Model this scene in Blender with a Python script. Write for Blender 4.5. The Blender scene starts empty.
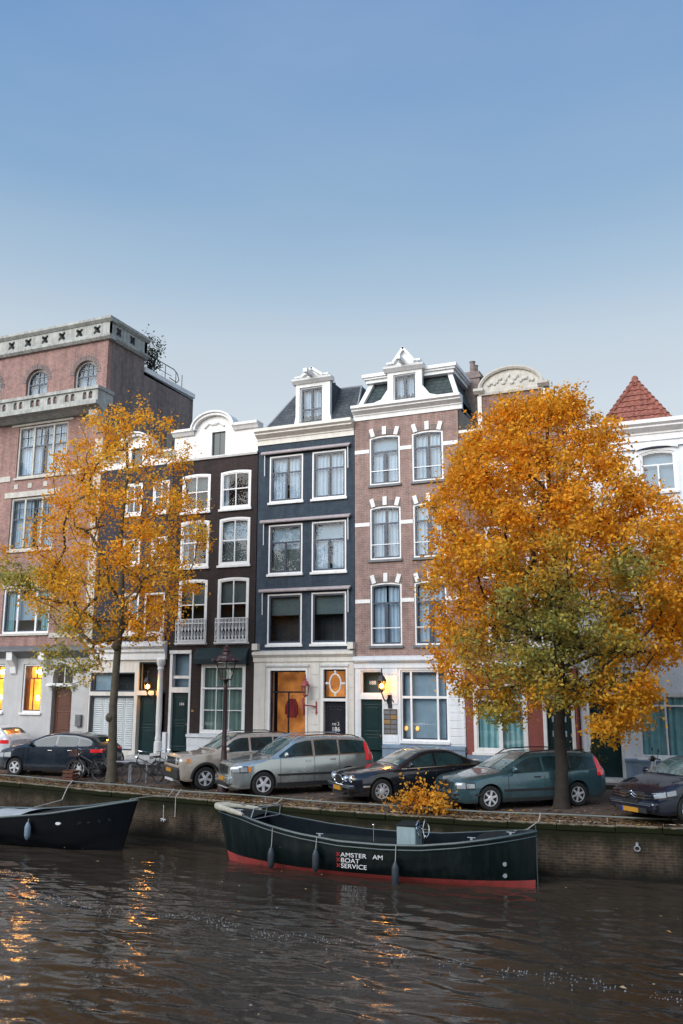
import bpy, bmesh, math, random
import numpy as np
from mathutils import Vector, Matrix
from mathutils.geometry import tessellate_polygon

random.seed(7); RNG = np.random.default_rng(7)
SC = bpy.context.scene
COL = SC.collection
PI = math.pi
R = math.radians
Y0 = 31.5            # the line of the house fronts
WATER = -1.4

# ------------------------------------------------------------------ mesh collector
class MB:
    def __init__(s): s.v = []; s.f = []
    def add(s, vs, fs):
        o = len(s.v); s.v += [tuple(p) for p in vs]; s.f += [tuple(i + o for i in f) for f in fs]; return s
    def quad(s, a, b, c, d): return s.add([a, b, c, d], [(0, 1, 2, 3)])
    def box(s, x0, x1, y0, y1, z0, z1):
        return s.add([(x0,y0,z0),(x1,y0,z0),(x1,y1,z0),(x0,y1,z0),(x0,y0,z1),(x1,y0,z1),(x1,y1,z1),(x0,y1,z1)],
                     [(0,3,2,1),(4,5,6,7),(0,1,5,4),(1,2,6,5),(2,3,7,6),(3,0,4,7)])
    def mbox(s, M, sx, sy, sz):
        vs = [M @ Vector((a*sx/2, b*sy/2, c*sz/2)) for c in (-1,1) for a, b in ((-1,-1),(1,-1),(1,1),(-1,1))]
        return s.add(vs, [(0,3,2,1),(4,5,6,7),(0,1,5,4),(1,2,6,5),(2,3,7,6),(3,0,4,7)])
    def tube(s, pts, r, n=8, cap=True, closed=False):
        pts = [Vector(p) for p in pts]; m = len(pts)
        rs = r if isinstance(r, (list, tuple, np.ndarray)) else [r]*m
        prev = None; vs = []
        for i, p in enumerate(pts):
            if closed: t = pts[(i+1) % m] - pts[i-1]
            else: t = pts[min(i+1, m-1)] - pts[max(i-1, 0)]
            if t.length < 1e-9: t = Vector((0,0,1))
            t.normalize()
            if prev is None:
                u = t.cross(Vector((0,0,1)))
                if u.length < .05: u = t.cross(Vector((1,0,0)))
            else:
                u = prev - t*prev.dot(t)
                if u.length < 1e-6: u = t.orthogonal()
            u.normalize(); prev = u; w = t.cross(u)
            for k in range(n):
                a = 2*PI*k/n
                vs.append(p + (u*math.cos(a) + w*math.sin(a))*rs[i])
        fs = []
        for i in range(m if closed else m-1):
            j = (i+1) % m
            for k in range(n): fs.append((i*n+k, i*n+(k+1) % n, j*n+(k+1) % n, j*n+k))
        if cap and not closed:
            fs.append(tuple(range(n-1, -1, -1))); fs.append(tuple((m-1)*n+k for k in range(n)))
        return s.add(vs, fs)
    def lathe(s, prof, c=(0,0,0), n=16, axis='z', a0=0.):
        vs = []; fs = []; m = len(prof)
        for r, h in prof:
            for k in range(n):
                a = 2*PI*k/n + a0; x, y = r*math.cos(a), r*math.sin(a)
                p = (x, y, h) if axis == 'z' else ((x, h, y) if axis == 'y' else (h, x, y))
                vs.append((p[0]+c[0], p[1]+c[1], p[2]+c[2]))
        for i in range(m-1):
            for k in range(n): fs.append((i*n+k, i*n+(k+1) % n, (i+1)*n+(k+1) % n, (i+1)*n+k))
        if prof[0][0] > 1e-4: fs.append(tuple(range(n)))
        if prof[-1][0] > 1e-4: fs.append(tuple((m-1)*n+k for k in range(n)))
        return s.add(vs, fs)
    def ball(s, c, rx, ry=None, rz=None, n=10, m=7):
        ry = ry or rx; rz = rz or rx; vs = []; fs = []
        for i in range(m+1):
            t = PI*i/m
            for k in range(n):
                a = 2*PI*k/n
                vs.append((c[0]+rx*math.sin(t)*math.cos(a), c[1]+ry*math.sin(t)*math.sin(a), c[2]+rz*math.cos(t)))
        for i in range(m):
            for k in range(n): fs.append((i*n+k, i*n+(k+1) % n, (i+1)*n+(k+1) % n, (i+1)*n+k))
        return s.add(vs, fs)
    def panel(s, outer, holes, y, depth, back=False):
        # a sheet in the x-z plane facing -y, with holes, its rims run back by depth
        loops = [outer] + list(holes)
        tri = tessellate_polygon([[Vector((x, z, 0)) for x, z in l] for l in loops])
        pts = [(x, y, z) for l in loops for x, z in l]
        s.add(pts, [tuple(t) for t in tri])
        if back: s.add([(x, y+depth, z) for x, _, z in pts], [tuple(t) for t in tri])
        if depth:
            for l in loops:
                n = len(l); vs = [(x, y, z) for x, z in l] + [(x, y+depth, z) for x, z in l]
                s.add(vs, [(i, (i+1) % n, n+(i+1) % n, n+i) for i in range(n)])
        return s
    def mould(s, x0, x1, prof):
        n = len(prof); vs = [(x0, y, z) for y, z in prof] + [(x1, y, z) for y, z in prof]
        return s.add(vs, [(i, (i+1) % n, n+(i+1) % n, n+i) for i in range(n)] + [tuple(range(n)), tuple(range(2*n-1, n-1, -1))])
    def build(s, name, m, parent=None, off=(0,0,0), smooth=False, angle=40, merge=True, bevel=0):
        me = bpy.data.meshes.new(name)
        o = Vector(off)
        me.from_pydata([tuple(Vector(p) - o) for p in s.v], [], s.f)
        bm = bmesh.new(); bm.from_mesh(me)
        if merge: bmesh.ops.remove_doubles(bm, verts=bm.verts, dist=1e-5)
        bmesh.ops.recalc_face_normals(bm, faces=bm.faces)
        bm.to_mesh(me); bm.free()
        if smooth:
            me.shade_smooth(); me.set_sharp_from_angle(angle=R(angle))
        me.materials.append(m)
        ob = bpy.data.objects.new(name, me); COL.objects.link(ob)
        if parent is not None: ob.parent = parent
        if bevel:
            b = ob.modifiers.new('bevel', 'BEVEL'); b.width = bevel; b.segments = 2; b.limit_method = 'ANGLE'
        return ob

def tag(o, label=None, cat=None, group=None, kind=None):
    if label: o['label'] = label
    if cat: o['category'] = cat
    if group: o['group'] = group
    if kind: o['kind'] = kind
    return o
def empty(name, loc=(0,0,0), rz=0., label=None, cat=None, group=None):
    o = bpy.data.objects.new(name, None); COL.objects.link(o); o.empty_display_size = .2
    o.location = loc; o.rotation_euler = (0, 0, rz)
    return tag(o, label, cat, group)
class Thing:
    def __init__(s, name, label, cat, loc=(0,0,0), rz=0., group=None):
        s.root = empty(name, loc, rz, label, cat, group); s.off = tuple(loc) if rz == 0 else (0,0,0)
    def part(s, name, mb, m, parent=None, **k):
        return mb.build(name, m, parent or s.root, s.off, **k)
def copy_tree(o, parent=None):
    c = o.copy(); COL.objects.link(c)
    if parent is not None: c.parent = parent; c.matrix_parent_inverse = o.matrix_parent_inverse.copy()
    for ch in list(o.children): copy_tree(ch, c)
    return c

# ------------------------------------------------------------------ materials
def nodes(name):
    m = bpy.data.materials.new(name); m.use_nodes = True; nt = m.node_tree
    return m, nt, nt.nodes['Principled BSDF'], nt.nodes.new, nt.links.new
def ramp(new, stops):
    r = new('ShaderNodeValToRGB'); e = r.color_ramp.elements
    while len(e) < len(stops): e.new(.5)
    for i, (p, c) in enumerate(stops): e[i].position = p; e[i].color = (*c, 1)
    return r
def mixc(new, link, fac, a, b, mode='MIX'):
    n = new('ShaderNodeMix'); n.data_type = 'RGBA'; n.blend_type = mode
    if isinstance(fac, (int, float)): n.inputs[0].default_value = fac
    else: link(fac, n.inputs[0])
    for i, c in ((6, a), (7, b)):
        if isinstance(c, tuple): n.inputs[i].default_value = (*c, 1)
        else: link(c, n.inputs[i])
    return n.outputs[2]
def objco(new): return new('ShaderNodeTexCoord').outputs['Object']
def noise(new, link, co, scale, detail=4, rough=.6, vscale=None):
    n = new('ShaderNodeTexNoise'); n.inputs['Scale'].default_value = scale; n.inputs['Detail'].default_value = detail; n.inputs['Roughness'].default_value = rough
    if vscale:
        mp = new('ShaderNodeMapping'); mp.inputs['Scale'].default_value = vscale; link(co, mp.inputs['Vector']); co = mp.outputs[0]
    link(co, n.inputs['Vector']); return n.outputs['Fac']
def mat(name, col, rough=.6, var=.25, scale=3., metal=0., bump=0., bscale=40., spec=.5, coat=0., stain_shade=None, emit=None, estr=0.):
    m, nt, b, new, link = nodes(name)
    b.inputs['Roughness'].default_value = rough; b.inputs['Metallic'].default_value = metal
    b.inputs['Specular IOR Level'].default_value = spec; b.inputs['Coat Weight'].default_value = coat; b.inputs['Coat Roughness'].default_value = .06
    co = objco(new)
    f = noise(new, link, co, scale, 6, .65)
    r = ramp(new, [(.3, tuple(c*(1-var) for c in col)), (.7, tuple(min(1, c*(1+var)) for c in col))]); link(f, r.inputs[0])
    out = r.outputs[0]
    if stain_shade:   # vertical streaks: run-off on most things, painted fold shade on the teal curtain
        f2 = noise(new, link, co, 1., 5, .7, (6, 6, .5)); r2 = ramp(new, [(.45, (0,0,0)), (.75, (1,1,1))]); link(f2, r2.inputs[0])
        mu = new('ShaderNodeMath'); mu.operation = 'MULTIPLY'; mu.inputs[1].default_value = stain_shade[1]; link(r2.outputs[0], mu.inputs[0])
        out = mixc(new, link, mu.outputs[0], out, stain_shade[0])
    link(out, b.inputs['Base Color'])
    if bump:
        bp = new('ShaderNodeBump'); bp.inputs['Strength'].default_value = bump; bp.inputs['Distance'].default_value = .02
        link(noise(new, link, co, bscale, 5), bp.inputs['Height']); link(bp.outputs[0], b.inputs['Normal'])
    if emit: b.inputs['Emission Color'].default_value = (*emit, 1); b.inputs['Emission Strength'].default_value = estr
    return m
def brick(name, c1, c2, mortar, weather=.35, w=.22, h=.07, ms=.011, dark=(.05,.045,.042)):
    m, nt, b, new, link = nodes(name)
    co = objco(new); sp = new('ShaderNodeSeparateXYZ'); link(co, sp.inputs[0])
    ad = new('ShaderNodeMath'); link(sp.outputs[0], ad.inputs[0]); link(sp.outputs[1], ad.inputs[1])
    cb = new('ShaderNodeCombineXYZ'); link(ad.outputs[0], cb.inputs[0]); link(sp.outputs[2], cb.inputs[1])
    t = new('ShaderNodeTexBrick'); link(cb.outputs[0], t.inputs['Vector']); t.inputs['Scale'].default_value = 1
    t.inputs['Brick Width'].default_value = w; t.inputs['Row Height'].default_value = h; t.inputs['Mortar Size'].default_value = ms
    t.inputs['Color1'].default_value = (*c1, 1); t.inputs['Color2'].default_value = (*c2, 1); t.inputs['Mortar'].default_value = (*mortar, 1)
    f = noise(new, link, co, .55, 7, .7); r = ramp(new, [(.38, (0,0,0)), (.68, (1,1,1))]); link(f, r.inputs[0])
    mu = new('ShaderNodeMath'); mu.operation = 'MULTIPLY'; mu.inputs[1].default_value = weather; link(r.outputs[0], mu.inputs[0])
    c = mixc(new, link, mu.outputs[0], t.outputs['Color'], dark)
    f2 = noise(new, link, co, 4., 4, .6); r2 = ramp(new, [(.3, (.72,.72,.74)), (.75, (1.2,1.17,1.15))]); link(f2, r2.inputs[0])
    c = mixc(new, link, 1., c, r2.outputs[0], 'MULTIPLY')
    f3 = noise(new, link, co, 1., 6, .7, (2.6,2.6,.22)); r3 = ramp(new, [(.32, (.70,.71,.73)), (.55, (1,1,1)), (.72, (1.16,1.14,1.12))]); link(f3, r3.inputs[0]); c = mixc(new, link, 1., c, r3.outputs[0], 'MULTIPLY')
    link(c, b.inputs['Base Color']); b.inputs['Roughness'].default_value = .85; b.inputs['Specular IOR Level'].default_value = .25
    bp = new('ShaderNodeBump'); bp.inputs['Strength'].default_value = .4; bp.inputs['Distance'].default_value = .01
    link(t.outputs['Fac'], bp.inputs['Height']); bp.invert = True; link(bp.outputs[0], b.inputs['Normal'])
    return m
def glass(name, tint=(.82,.88,.88), refl=.1):
    m = bpy.data.materials.new(name); m.use_nodes = True; nt = m.node_tree; nt.nodes.clear(); new = nt.nodes.new; link = nt.links.new
    out = new('ShaderNodeOutputMaterial'); mx = new('ShaderNodeMixShader'); tr = new('ShaderNodeBsdfTransparent'); gl = new('ShaderNodeBsdfGlossy')
    tr.inputs[0].default_value = (*tint, 1); gl.inputs['Roughness'].default_value = .02
    lw = new('ShaderNodeLayerWeight'); lw.inputs[0].default_value = .5; pw = new('ShaderNodeMath'); pw.operation = 'POWER'; pw.inputs[1].default_value = 4.; link(lw.outputs['Facing'], pw.inputs[0])
    ad = new('ShaderNodeMath'); ad.operation = 'MULTIPLY_ADD'; ad.inputs[1].default_value = .8; ad.inputs[2].default_value = refl; ad.use_clamp = True
    co = objco(new); bp = new('ShaderNodeBump'); bp.inputs['Strength'].default_value = .05; bp.inputs['Distance'].default_value = .02
    link(noise(new, link, co, 1.3, 2), bp.inputs['Height']); link(bp.outputs[0], gl.inputs['Normal'])
    link(pw.outputs[0], ad.inputs[0]); link(ad.outputs[0], mx.inputs[0]); link(tr.outputs[0], mx.inputs[1]); link(gl.outputs[0], mx.inputs[2]); link(mx.outputs[0], out.inputs[0])
    return m
def glow(name, col, st, col2=None):
    m, nt, b, new, link = nodes(name)
    b.inputs['Base Color'].default_value = (*col, 1); b.inputs['Roughness'].default_value = .8
    f = noise(new, link, objco(new), 2.2, 5, .6); c2 = col2 or tuple(c*.5 for c in col)
    r = ramp(new, [(.35, c2), (.65, col)]); link(f, r.inputs[0]); link(r.outputs[0], b.inputs['Emission Color']); b.inputs['Emission Strength'].default_value = st
    return m
M = {}
M['white'] = mat('white_paint', (.74,.75,.75), .5, .09, 1.5, stain_shade=((.40,.40,.38), .4))
M['cream'] = mat('cream_paint', (.66,.64,.59), .5, .07, 1.5, stain_shade=((.36,.34,.30), .5))
M['white_cool'] = mat('white_cool_paint', (.70,.74,.78), .55, .06, 1.2, stain_shade=((.42,.45,.48), .45))
M['white_sash'] = mat('white_sash_paint', (.76,.77,.77), .4, .05, 4)
M['stucco'] = mat('grey_stucco', (.47,.47,.47), .85, .1, 1.6, bump=.3, bscale=25, stain_shade=((.3,.3,.3), .35))
M['stone'] = mat('grey_green_stone', (.40,.41,.385), .85, .25, 2.5, bump=.5, bscale=14, stain_shade=((.09,.10,.095), .7))
M['ledge'] = mat('lead_ledge', (.13,.14,.15), .6, .25, 3, bump=.2)
M['sandstone'] = mat('pale_sandstone', (.52,.50,.45), .85, .18, 3, bump=.3, stain_shade=((.3,.28,.25), .4))
M['brick_red'] = brick('red_brick', (.39,.185,.15), (.32,.15,.122), (.36,.32,.30), .22)
M['brick_flank'] = brick('flank_brick', (.27,.19,.17), (.22,.16,.145), (.28,.26,.24), .5, dark=(.13,.12,.122))
M['brick_pink'] = brick('mauve_brick', (.37,.22,.18), (.30,.175,.145), (.36,.32,.3), .25)
M['brick_brown'] = brick('rust_brick', (.29,.14,.11), (.23,.11,.085), (.3,.26,.23), .3)
M['paint_brown'] = brick('aubergine_painted_brick', (.056,.040,.038), (.047,.034,.033), (.036,.027,.026), .3, dark=(.032,.028,.028))
M['paint_dark'] = brick('charcoal_painted_brick', (.06,.06,.078), (.05,.05,.066), (.036,.036,.045), .2, dark=(.036,.036,.04))
M['paint_blue'] = brick('blue_painted_brick', (.056,.081,.108), (.048,.070,.094), (.038,.055,.075), .32, dark=(.040,.058,.078))
M['red_paint'] = mat('red_painted_stucco', (.23,.062,.05), .7, .15, 3, bump=.2)
M['blue_plinth'] = mat('blue_grey_plinth', (.17,.24,.32), .7, .2, 2.5, bump=.25, stain_shade=((.09,.12,.16), .5))
M['navy_frame'] = mat('navy_sash_paint', (.022,.04,.07), .4, .1, 4)
M['door_green'] = mat('bottle_green_gloss', (.008,.028,.03), .25, .15, 4)
M['door_black'] = mat('black_gloss_door', (.011,.012,.02), .25, .15, 4)
M['door_brown'] = mat('varnished_brown_door', (.10,.035,.02), .4, .3, 6)
M['slate'] = brick('roof_slate', (.10,.115,.13), (.075,.09,.10), (.045,.05,.055), .3, .25, .16, .012)
M['slate_green'] = brick('mossy_slate', (.065,.095,.10), (.05,.075,.08), (.03,.038,.04), .3, .25, .16, .012)
M['lead'] = mat('lead_flashing', (.26,.28,.31), .5, .2, 4)
M['render'] = mat('beige_render', (.36,.31,.25), .9, .15, 1.5, bump=.2, stain_shade=((.2,.17,.14), .5))
M['tile'] = mat('red_clay_tile', (.25,.088,.062), .8, .6, 7., bump=.3)
M['black_iron'] = mat('black_iron', (.012,.012,.014), .45, .2, 8)
M['iron_red'] = mat('oxblood_iron', (.032,.013,.015), .5, .25, 8)
M['red_iron'] = mat('red_lantern_paint', (.30,.055,.06), .5, .2, 8)
M['brass'] = mat('brass', (.30,.19,.08), .5, .25, 8, metal=.6)
M['bronze'] = mat('bronze_plaque', (.10,.06,.04), .4, .3, 8, metal=.5)
M['white_iron'] = mat('white_iron', (.72,.74,.76), .45, .05, 8)
M['chalk'] = mat('white_lettering', (.75,.75,.75), .6, .05, 8)
M['letter_red'] = mat('red_lettering', (.5,.02,.03), .6, .05, 8)
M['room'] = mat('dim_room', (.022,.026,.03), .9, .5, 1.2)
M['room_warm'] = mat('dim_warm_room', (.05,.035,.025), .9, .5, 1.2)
M['curtain_white'] = mat('sky_tint_curtain', (.36,.46,.55), .9, .12, 2)  # bluish: the sky mirrored in the panes is put into the cloth colour
M['curtain_grey'] = mat('sky_tint_blind', (.22,.31,.38), .9, .15, 2)  # blue-grey tint likewise stands in for sky reflected by the glass
M['curtain_teal'] = mat('teal_curtain', (.25,.47,.49), .9, .2, 3, stain_shade=((.10,.25,.27), .75))  # darker streaks paint the shade of the folds into the cloth
M['curtain_sage'] = mat('sage_curtain', (.20,.29,.25), .9, .15, 2)
M['dim_blind'] = mat('dim_blind', (.07,.10,.105), .9, .2, 2)
M['amber_glass'] = mat('amber_screen', (.30,.10,.015), .6, .3, 3, emit=(.45,.13,.012), estr=.25)
M['lit_room'] = glow('lit_amber_room', (1.0,.42,.07), 1.6, (.42,.13,.014))
M['lit_bulb'] = glow('lamp_flame', (1.0,.60,.18), 130., (1.0,.5,.14))
M['added_glow'] = glow('added_window_glow', (1.0,.58,.15), 60., (1.0,.52,.12))  # for glows added inside the lit windows to strengthen the water's amber streak
M['candle'] = glow('candle_light', (1.0,.42,.10), 2.2)
M['lit_shop'] = glow('warm_shop_wall', (.55,.20,.045), .75, (.16,.055,.018))
M['orange_panel'] = mat('orange_panel', (.75,.28,.02), .6, .1, 3, emit=(.8,.30,.02), estr=.35)
M['red_cloth'] = mat('red_cloth', (.26,.03,.03), .9, .5, 5, emit=(.4,.03,.03), estr=.03)
M['white_bag'] = mat('pale_paper', (.6,.68,.75), .8, .1, 5)
M['glass'] = glass('window_glass', (.88,.92,.94), .035)
M['glass_lamp'] = glass('lantern_glass', (.86,.88,.86), .04)
M['glass_amber'] = glass('amber_lantern_glass', (1.0,.72,.32), .02)
M['awning'] = mat('teal_awning_cloth', (.012,.03,.035), .8, .2, 5)
M['awning_bar'] = mat('rolled_awning', (.36,.32,.33), .7, .2, 5)

# ------------------------------------------------------------------ camera, sky, sun
cam = bpy.data.cameras.new('camera'); co = bpy.data.objects.new('camera', cam); COL.objects.link(co)
cam.sensor_fit = 'AUTO'; cam.sensor_width = 36.; cam.lens = 36*860/1024; cam.clip_start = .1; cam.clip_end = 3000
co.location = (0, 0, 3.5); co.rotation_euler = (R(90) + math.atan(168/860), 0, R(22.73))
SC.camera = co

w = bpy.data.worlds.new('World'); SC.world = w; w.use_nodes = True
nt = w.node_tree; nt.nodes.clear(); new = nt.nodes.new; link = nt.links.new
SUN_EL, SUN_AZ = R(30), R(200)     # azimuth clockwise from +Y: behind the viewer, a little to the left
sky = new('ShaderNodeTexSky'); sky.sky_type = 'NISHITA'; sky.sun_disc = False; sky.sun_elevation = SUN_EL; sky.sun_rotation = SUN_AZ
sky.air_density = 1.3; sky.dust_density = 2.; sky.ozone_density = 1.5
bg = new('ShaderNodeBackground'); bg.inputs[1].default_value = .1
tc = new('ShaderNodeTexCoord'); sp = new('ShaderNodeSeparateXYZ'); link(tc.outputs['Generated'], sp.inputs[0])
# evening haze: pale near the horizon, clean blue higher up (values are for strength 0.1)
hz = ramp(new, [(0., (7.6,8.1,8.5)), (.29, (7.5,8.2,8.8)), (.37, (6.5,7.5,8.4)), (.43, (4.7,6.3,7.9)), (.52, (2.85,4.75,7.2)), (.667, (1.75,3.55,6.75)), (1., (1.7,3.4,6.5))])
link(sp.outputs[2], hz.inputs[0])
# thin veil of cloud
cn = new('ShaderNodeTexNoise'); cn.inputs['Scale'].default_value = 2.2; cn.inputs['Detail'].default_value = 6
mp = new('ShaderNodeMapping'); mp.inputs['Scale'].default_value = (1, 1, 3.5); link(tc.outputs['Generated'], mp.inputs[0]); link(mp.outputs[0], cn.inputs['Vector'])
cr = ramp(new, [(.42, (0,0,0)), (.75, (.16,.16,.16))]); link(cn.outputs['Fac'], cr.inputs[0])
c1 = mixc(new, link, .8, sky.outputs[0], hz.outputs[0])
c2 = mixc(new, link, cr.outputs[0], c1, (5.6, 6.3, 6.9))
# afterglow: the sky opposite the houses is brighter
gl_ = ramp(new, [(.0, (1.75,1.68,1.62)), (.5, (1.25,1.22,1.2)), (.62, (1,1,1))]); ma = new('ShaderNodeMath'); ma.operation = 'MULTIPLY_ADD'; ma.inputs[1].default_value = .5; ma.inputs[2].default_value = .5
link(sp.outputs[1], ma.inputs[0]); link(ma.outputs[0], gl_.inputs[0])
c3 = mixc(new, link, 1., c2, gl_.outputs[0], 'MULTIPLY')
link(c3, bg.inputs[0])
wo = new('ShaderNodeOutputWorld'); link(bg.outputs[0], wo.inputs[0])
sun = bpy.data.lights.new('sun', 'SUN'); sun.energy = 3.55; sun.angle = R(55); sun.color = (1, .975, .95)
so = bpy.data.objects.new('sun', sun); COL.objects.link(so)
d = Vector((math.sin(SUN_AZ)*math.cos(SUN_EL), math.cos(SUN_AZ)*math.cos(SUN_EL), math.sin(SUN_EL)))
so.rotation_euler = d.to_track_quat('Z', 'Y').to_euler(); so.location = (0, -20, 30)
SC.view_settings.view_transform = 'Standard'; SC.view_settings.look = 'None'; SC.view_settings.exposure = 0

# ------------------------------------------------------------------ the setting
QK = np.array([(-75,30),(-55,28.9),(-40,27.5),(-24.1,25.35),(-19.4,24.55),(-14.4,23.85),(-10,23.4),(-6,23.3),(-3,23.6),(0,24.2),(6,25.2),(20,26.6),(60,27)])
_qx = np.linspace(-75, 60, 541); _qy = np.interp(_qx, QK[:,0], QK[:,1]); _k = np.ones(13)/13
_qp = np.convolve(np.pad(_qy, 6, mode='edge'), _k, 'valid')
def yq(x): return float(np.interp(x, _qx, _qp))
xs = list(np.arange(-75, -30, 3.)) + list(np.arange(-30, 8, .5)) + list(np.arange(8, 61, 3.))

def ground_mat(name, c1, c2, w, h, leafy):
    m, nt, b, new, link = nodes(name)
    co = objco(new)
    t = new('ShaderNodeTexBrick'); link(co, t.inputs['Vector']); t.inputs['Scale'].default_value = 1; t.inputs['Brick Width'].default_value = w; t.inputs['Row Height'].default_value = h; t.inputs['Mortar Size'].default_value = .008
    t.inputs['Color1'].default_value = (*c1,1); t.inputs['Color2'].default_value = (*c2,1); t.inputs['Mortar'].default_value = (.04,.035,.03,1)
    f = noise(new, link, co, 1.1, 6, .7); r = ramp(new, [(.3, (.6,.6,.62)), (.7, (1.25,1.2,1.15))]); link(f, r.inputs[0])
    c = mixc(new, link, 1., t.outputs['Color'], r.outputs[0], 'MULTIPLY')
    if leafy:
        f2 = noise(new, link, co, 7., 8, .75); r2 = ramp(new, [(.52, (0,0,0)), (.62, (1,1,1))]); link(f2, r2.inputs[0])
        mu = new('ShaderNodeMath'); mu.operation = 'MULTIPLY'; mu.inputs[1].default_value = leafy; link(r2.outputs[0], mu.inputs[0])
        c = mixc(new, link, mu.outputs[0], c, (.17,.085,.03))
    f3 = noise(new, link, co, 1., 6, .7, (2.6,2.6,.22)); r3 = ramp(new, [(.32, (.70,.71,.73)), (.55, (1,1,1)), (.72, (1.16,1.14,1.12))]); link(f3, r3.inputs[0]); c = mixc(new, link, 1., c, r3.outputs[0], 'MULTIPLY')
    link(c, b.inputs['Base Color']); b.inputs['Roughness'].default_value = .85; b.inputs['Specular IOR Level'].default_value = .2
    bp = new('ShaderNodeBump'); bp.inputs['Strength'].default_value = .3; bp.inputs['Distance'].default_value = .01; link(t.outputs['Fac'], bp.inputs['Height']); bp.invert = True; link(bp.outputs[0], b.inputs['Normal'])
    return m
M['street'] = ground_mat('clinker_paving', (.15,.115,.10), (.12,.095,.085), .2, .07, .25)
M['verge'] = ground_mat('leafy_verge', (.16,.125,.09), (.12,.095,.07), .4, .2, .85)
M['pavement'] = ground_mat('grey_pavement', (.22,.21,.20), (.18,.175,.17), .3, .3, .1)
m, nt, b, new, link = nodes('quay_coping_stone')
co_ = objco(new); sp = new('ShaderNodeSeparateXYZ'); link(co_, sp.inputs[0])
f = noise(new, link, co_, 3., 7, .7); r = ramp(new, [(.3, (.17,.145,.11)), (.7, (.30,.265,.21))]); link(f, r.inputs[0])
f2 = noise(new, link, co_, 9., 8, .75); r2 = ramp(new, [(.48, (0,0,0)), (.60, (.8,.8,.8))]); link(f2, r2.inputs[0]); c = mixc(new, link, r2.outputs[0], r.outputs[0], (.16,.085,.035))
ma = new('ShaderNodeMath'); ma.operation = 'MULTIPLY_ADD'; ma.inputs[1].default_value = .12; link(f, ma.inputs[0]); link(sp.outputs[2], ma.inputs[2])
mr = new('ShaderNodeMapRange'); mr.inputs[1].default_value = -.045; mr.inputs[2].default_value = -.085; link(ma.outputs[0], mr.inputs[0]); c = mixc(new, link, mr.outputs[0], c, (.014,.017,.007))
link(c, b.inputs['Base Color']); b.inputs['Roughness'].default_value = .9; b.inputs['Specular IOR Level'].default_value = .1
bp = new('ShaderNodeBump'); bp.inputs['Strength'].default_value = .5; bp.inputs['Distance'].default_value = .02; link(f2, bp.inputs['Height']); link(bp.outputs[0], b.inputs['Normal'])
M['coping'] = m
M['far'] = mat('far_ground', (.10,.10,.10), .9, .3, .3)
m, nt, b, new, link = nodes('old_quay_masonry')
co_ = objco(new); sp = new('ShaderNodeSeparateXYZ'); link(co_, sp.inputs[0]); cb = new('ShaderNodeCombineXYZ'); link(sp.outputs[0], cb.inputs[0]); link(sp.outputs[2], cb.inputs[1])
t = new('ShaderNodeTexBrick'); link(cb.outputs[0], t.inputs['Vector']); t.inputs['Scale'].default_value = 1; t.inputs['Brick Width'].default_value = .22; t.inputs['Row Height'].default_value = .07; t.inputs['Mortar Size'].default_value = .01
t.inputs['Color1'].default_value = (.078,.057,.042,1); t.inputs['Color2'].default_value = (.050,.037,.028,1); t.inputs['Mortar'].default_value = (.085,.078,.068,1)
f = noise(new, link, co_, .9, 8, .72, (1,1,1.6)); r = ramp(new, [(.3, (.35,.33,.32)), (.55, (1,1,1)), (.75, (1.6,1.55,1.45))]); link(f, r.inputs[0])
c = mixc(new, link, 1., t.outputs['Color'], r.outputs[0], 'MULTIPLY')
fs = noise(new, link, co_, 1., 6, .75, (1.6,1.6,.45)); rs = ramp(new, [(.33, (.25,.25,.24)), (.5, (.95,.9,.82)), (.68, (1.55,1.45,1.25))]); link(fs, rs.inputs[0]); c = mixc(new, link, 1., c, rs.outputs[0], 'MULTIPLY')
# moss under the coping, black slime at the water line, both with ragged edges
nz = noise(new, link, co_, 2.5, 6, .7); ma = new('ShaderNodeMath'); ma.operation = 'MULTIPLY_ADD'; ma.inputs[1].default_value = .55; link(nz, ma.inputs[0]); link(sp.outputs[2], ma.inputs[2])
mo = ramp(new, [(.0, (0,0,0)), (.42, (0,0,0)), (.62, (1,1,1))]); mr = new('ShaderNodeMapRange'); mr.inputs[1].default_value = -1.4; mr.inputs[2].default_value = .45; link(ma.outputs[0], mr.inputs[0])
mo2 = ramp(new, [(.52, (0,0,0)), (.70, (.92,.92,.92))]); link(mr.outputs[0], mo2.inputs[0])
c = mixc(new, link, mo2.outputs[0], c, (.011,.013,.006))
sl = ramp(new, [(.18, (.95,.95,.95)), (.40, (0,0,0))]); link(mr.outputs[0], sl.inputs[0])
c = mixc(new, link, sl.outputs[0], c, (.010,.010,.008))
link(c, b.inputs['Base Color']); b.inputs['Roughness'].default_value = .8; b.inputs['Specular IOR Level'].default_value = .12
bp = new('ShaderNodeBump'); bp.inputs['Strength'].default_value = .6; bp.inputs['Distance'].default_value = .03; link(f, bp.inputs['Height']); link(bp.outputs[0], b.inputs['Normal'])
M['quay'] = m

g = MB()
for a, c in zip(xs, xs[1:]):
    g.quad((a, yq(a)+.85, 0), (c, yq(c)+.85, 0), (c, 60, 0), (a, 60, 0))
tag(g.build('street', M['street']), kind='structure')
g = MB()
for a, c in zip(xs, xs[1:]):
    g.quad((a, yq(a)+.44, -.1), (c, yq(c)+.44, -.1), (c, yq(c)+.85, .0), (a, yq(a)+.85, .0))
tag(g.build('verge', M['verge']), kind='structure')
g = MB(); g.box(-45, 12, 30.3, 31.6, -.05, .14)
tag(g.build('pavement', M['pavement']), kind='structure')
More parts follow.
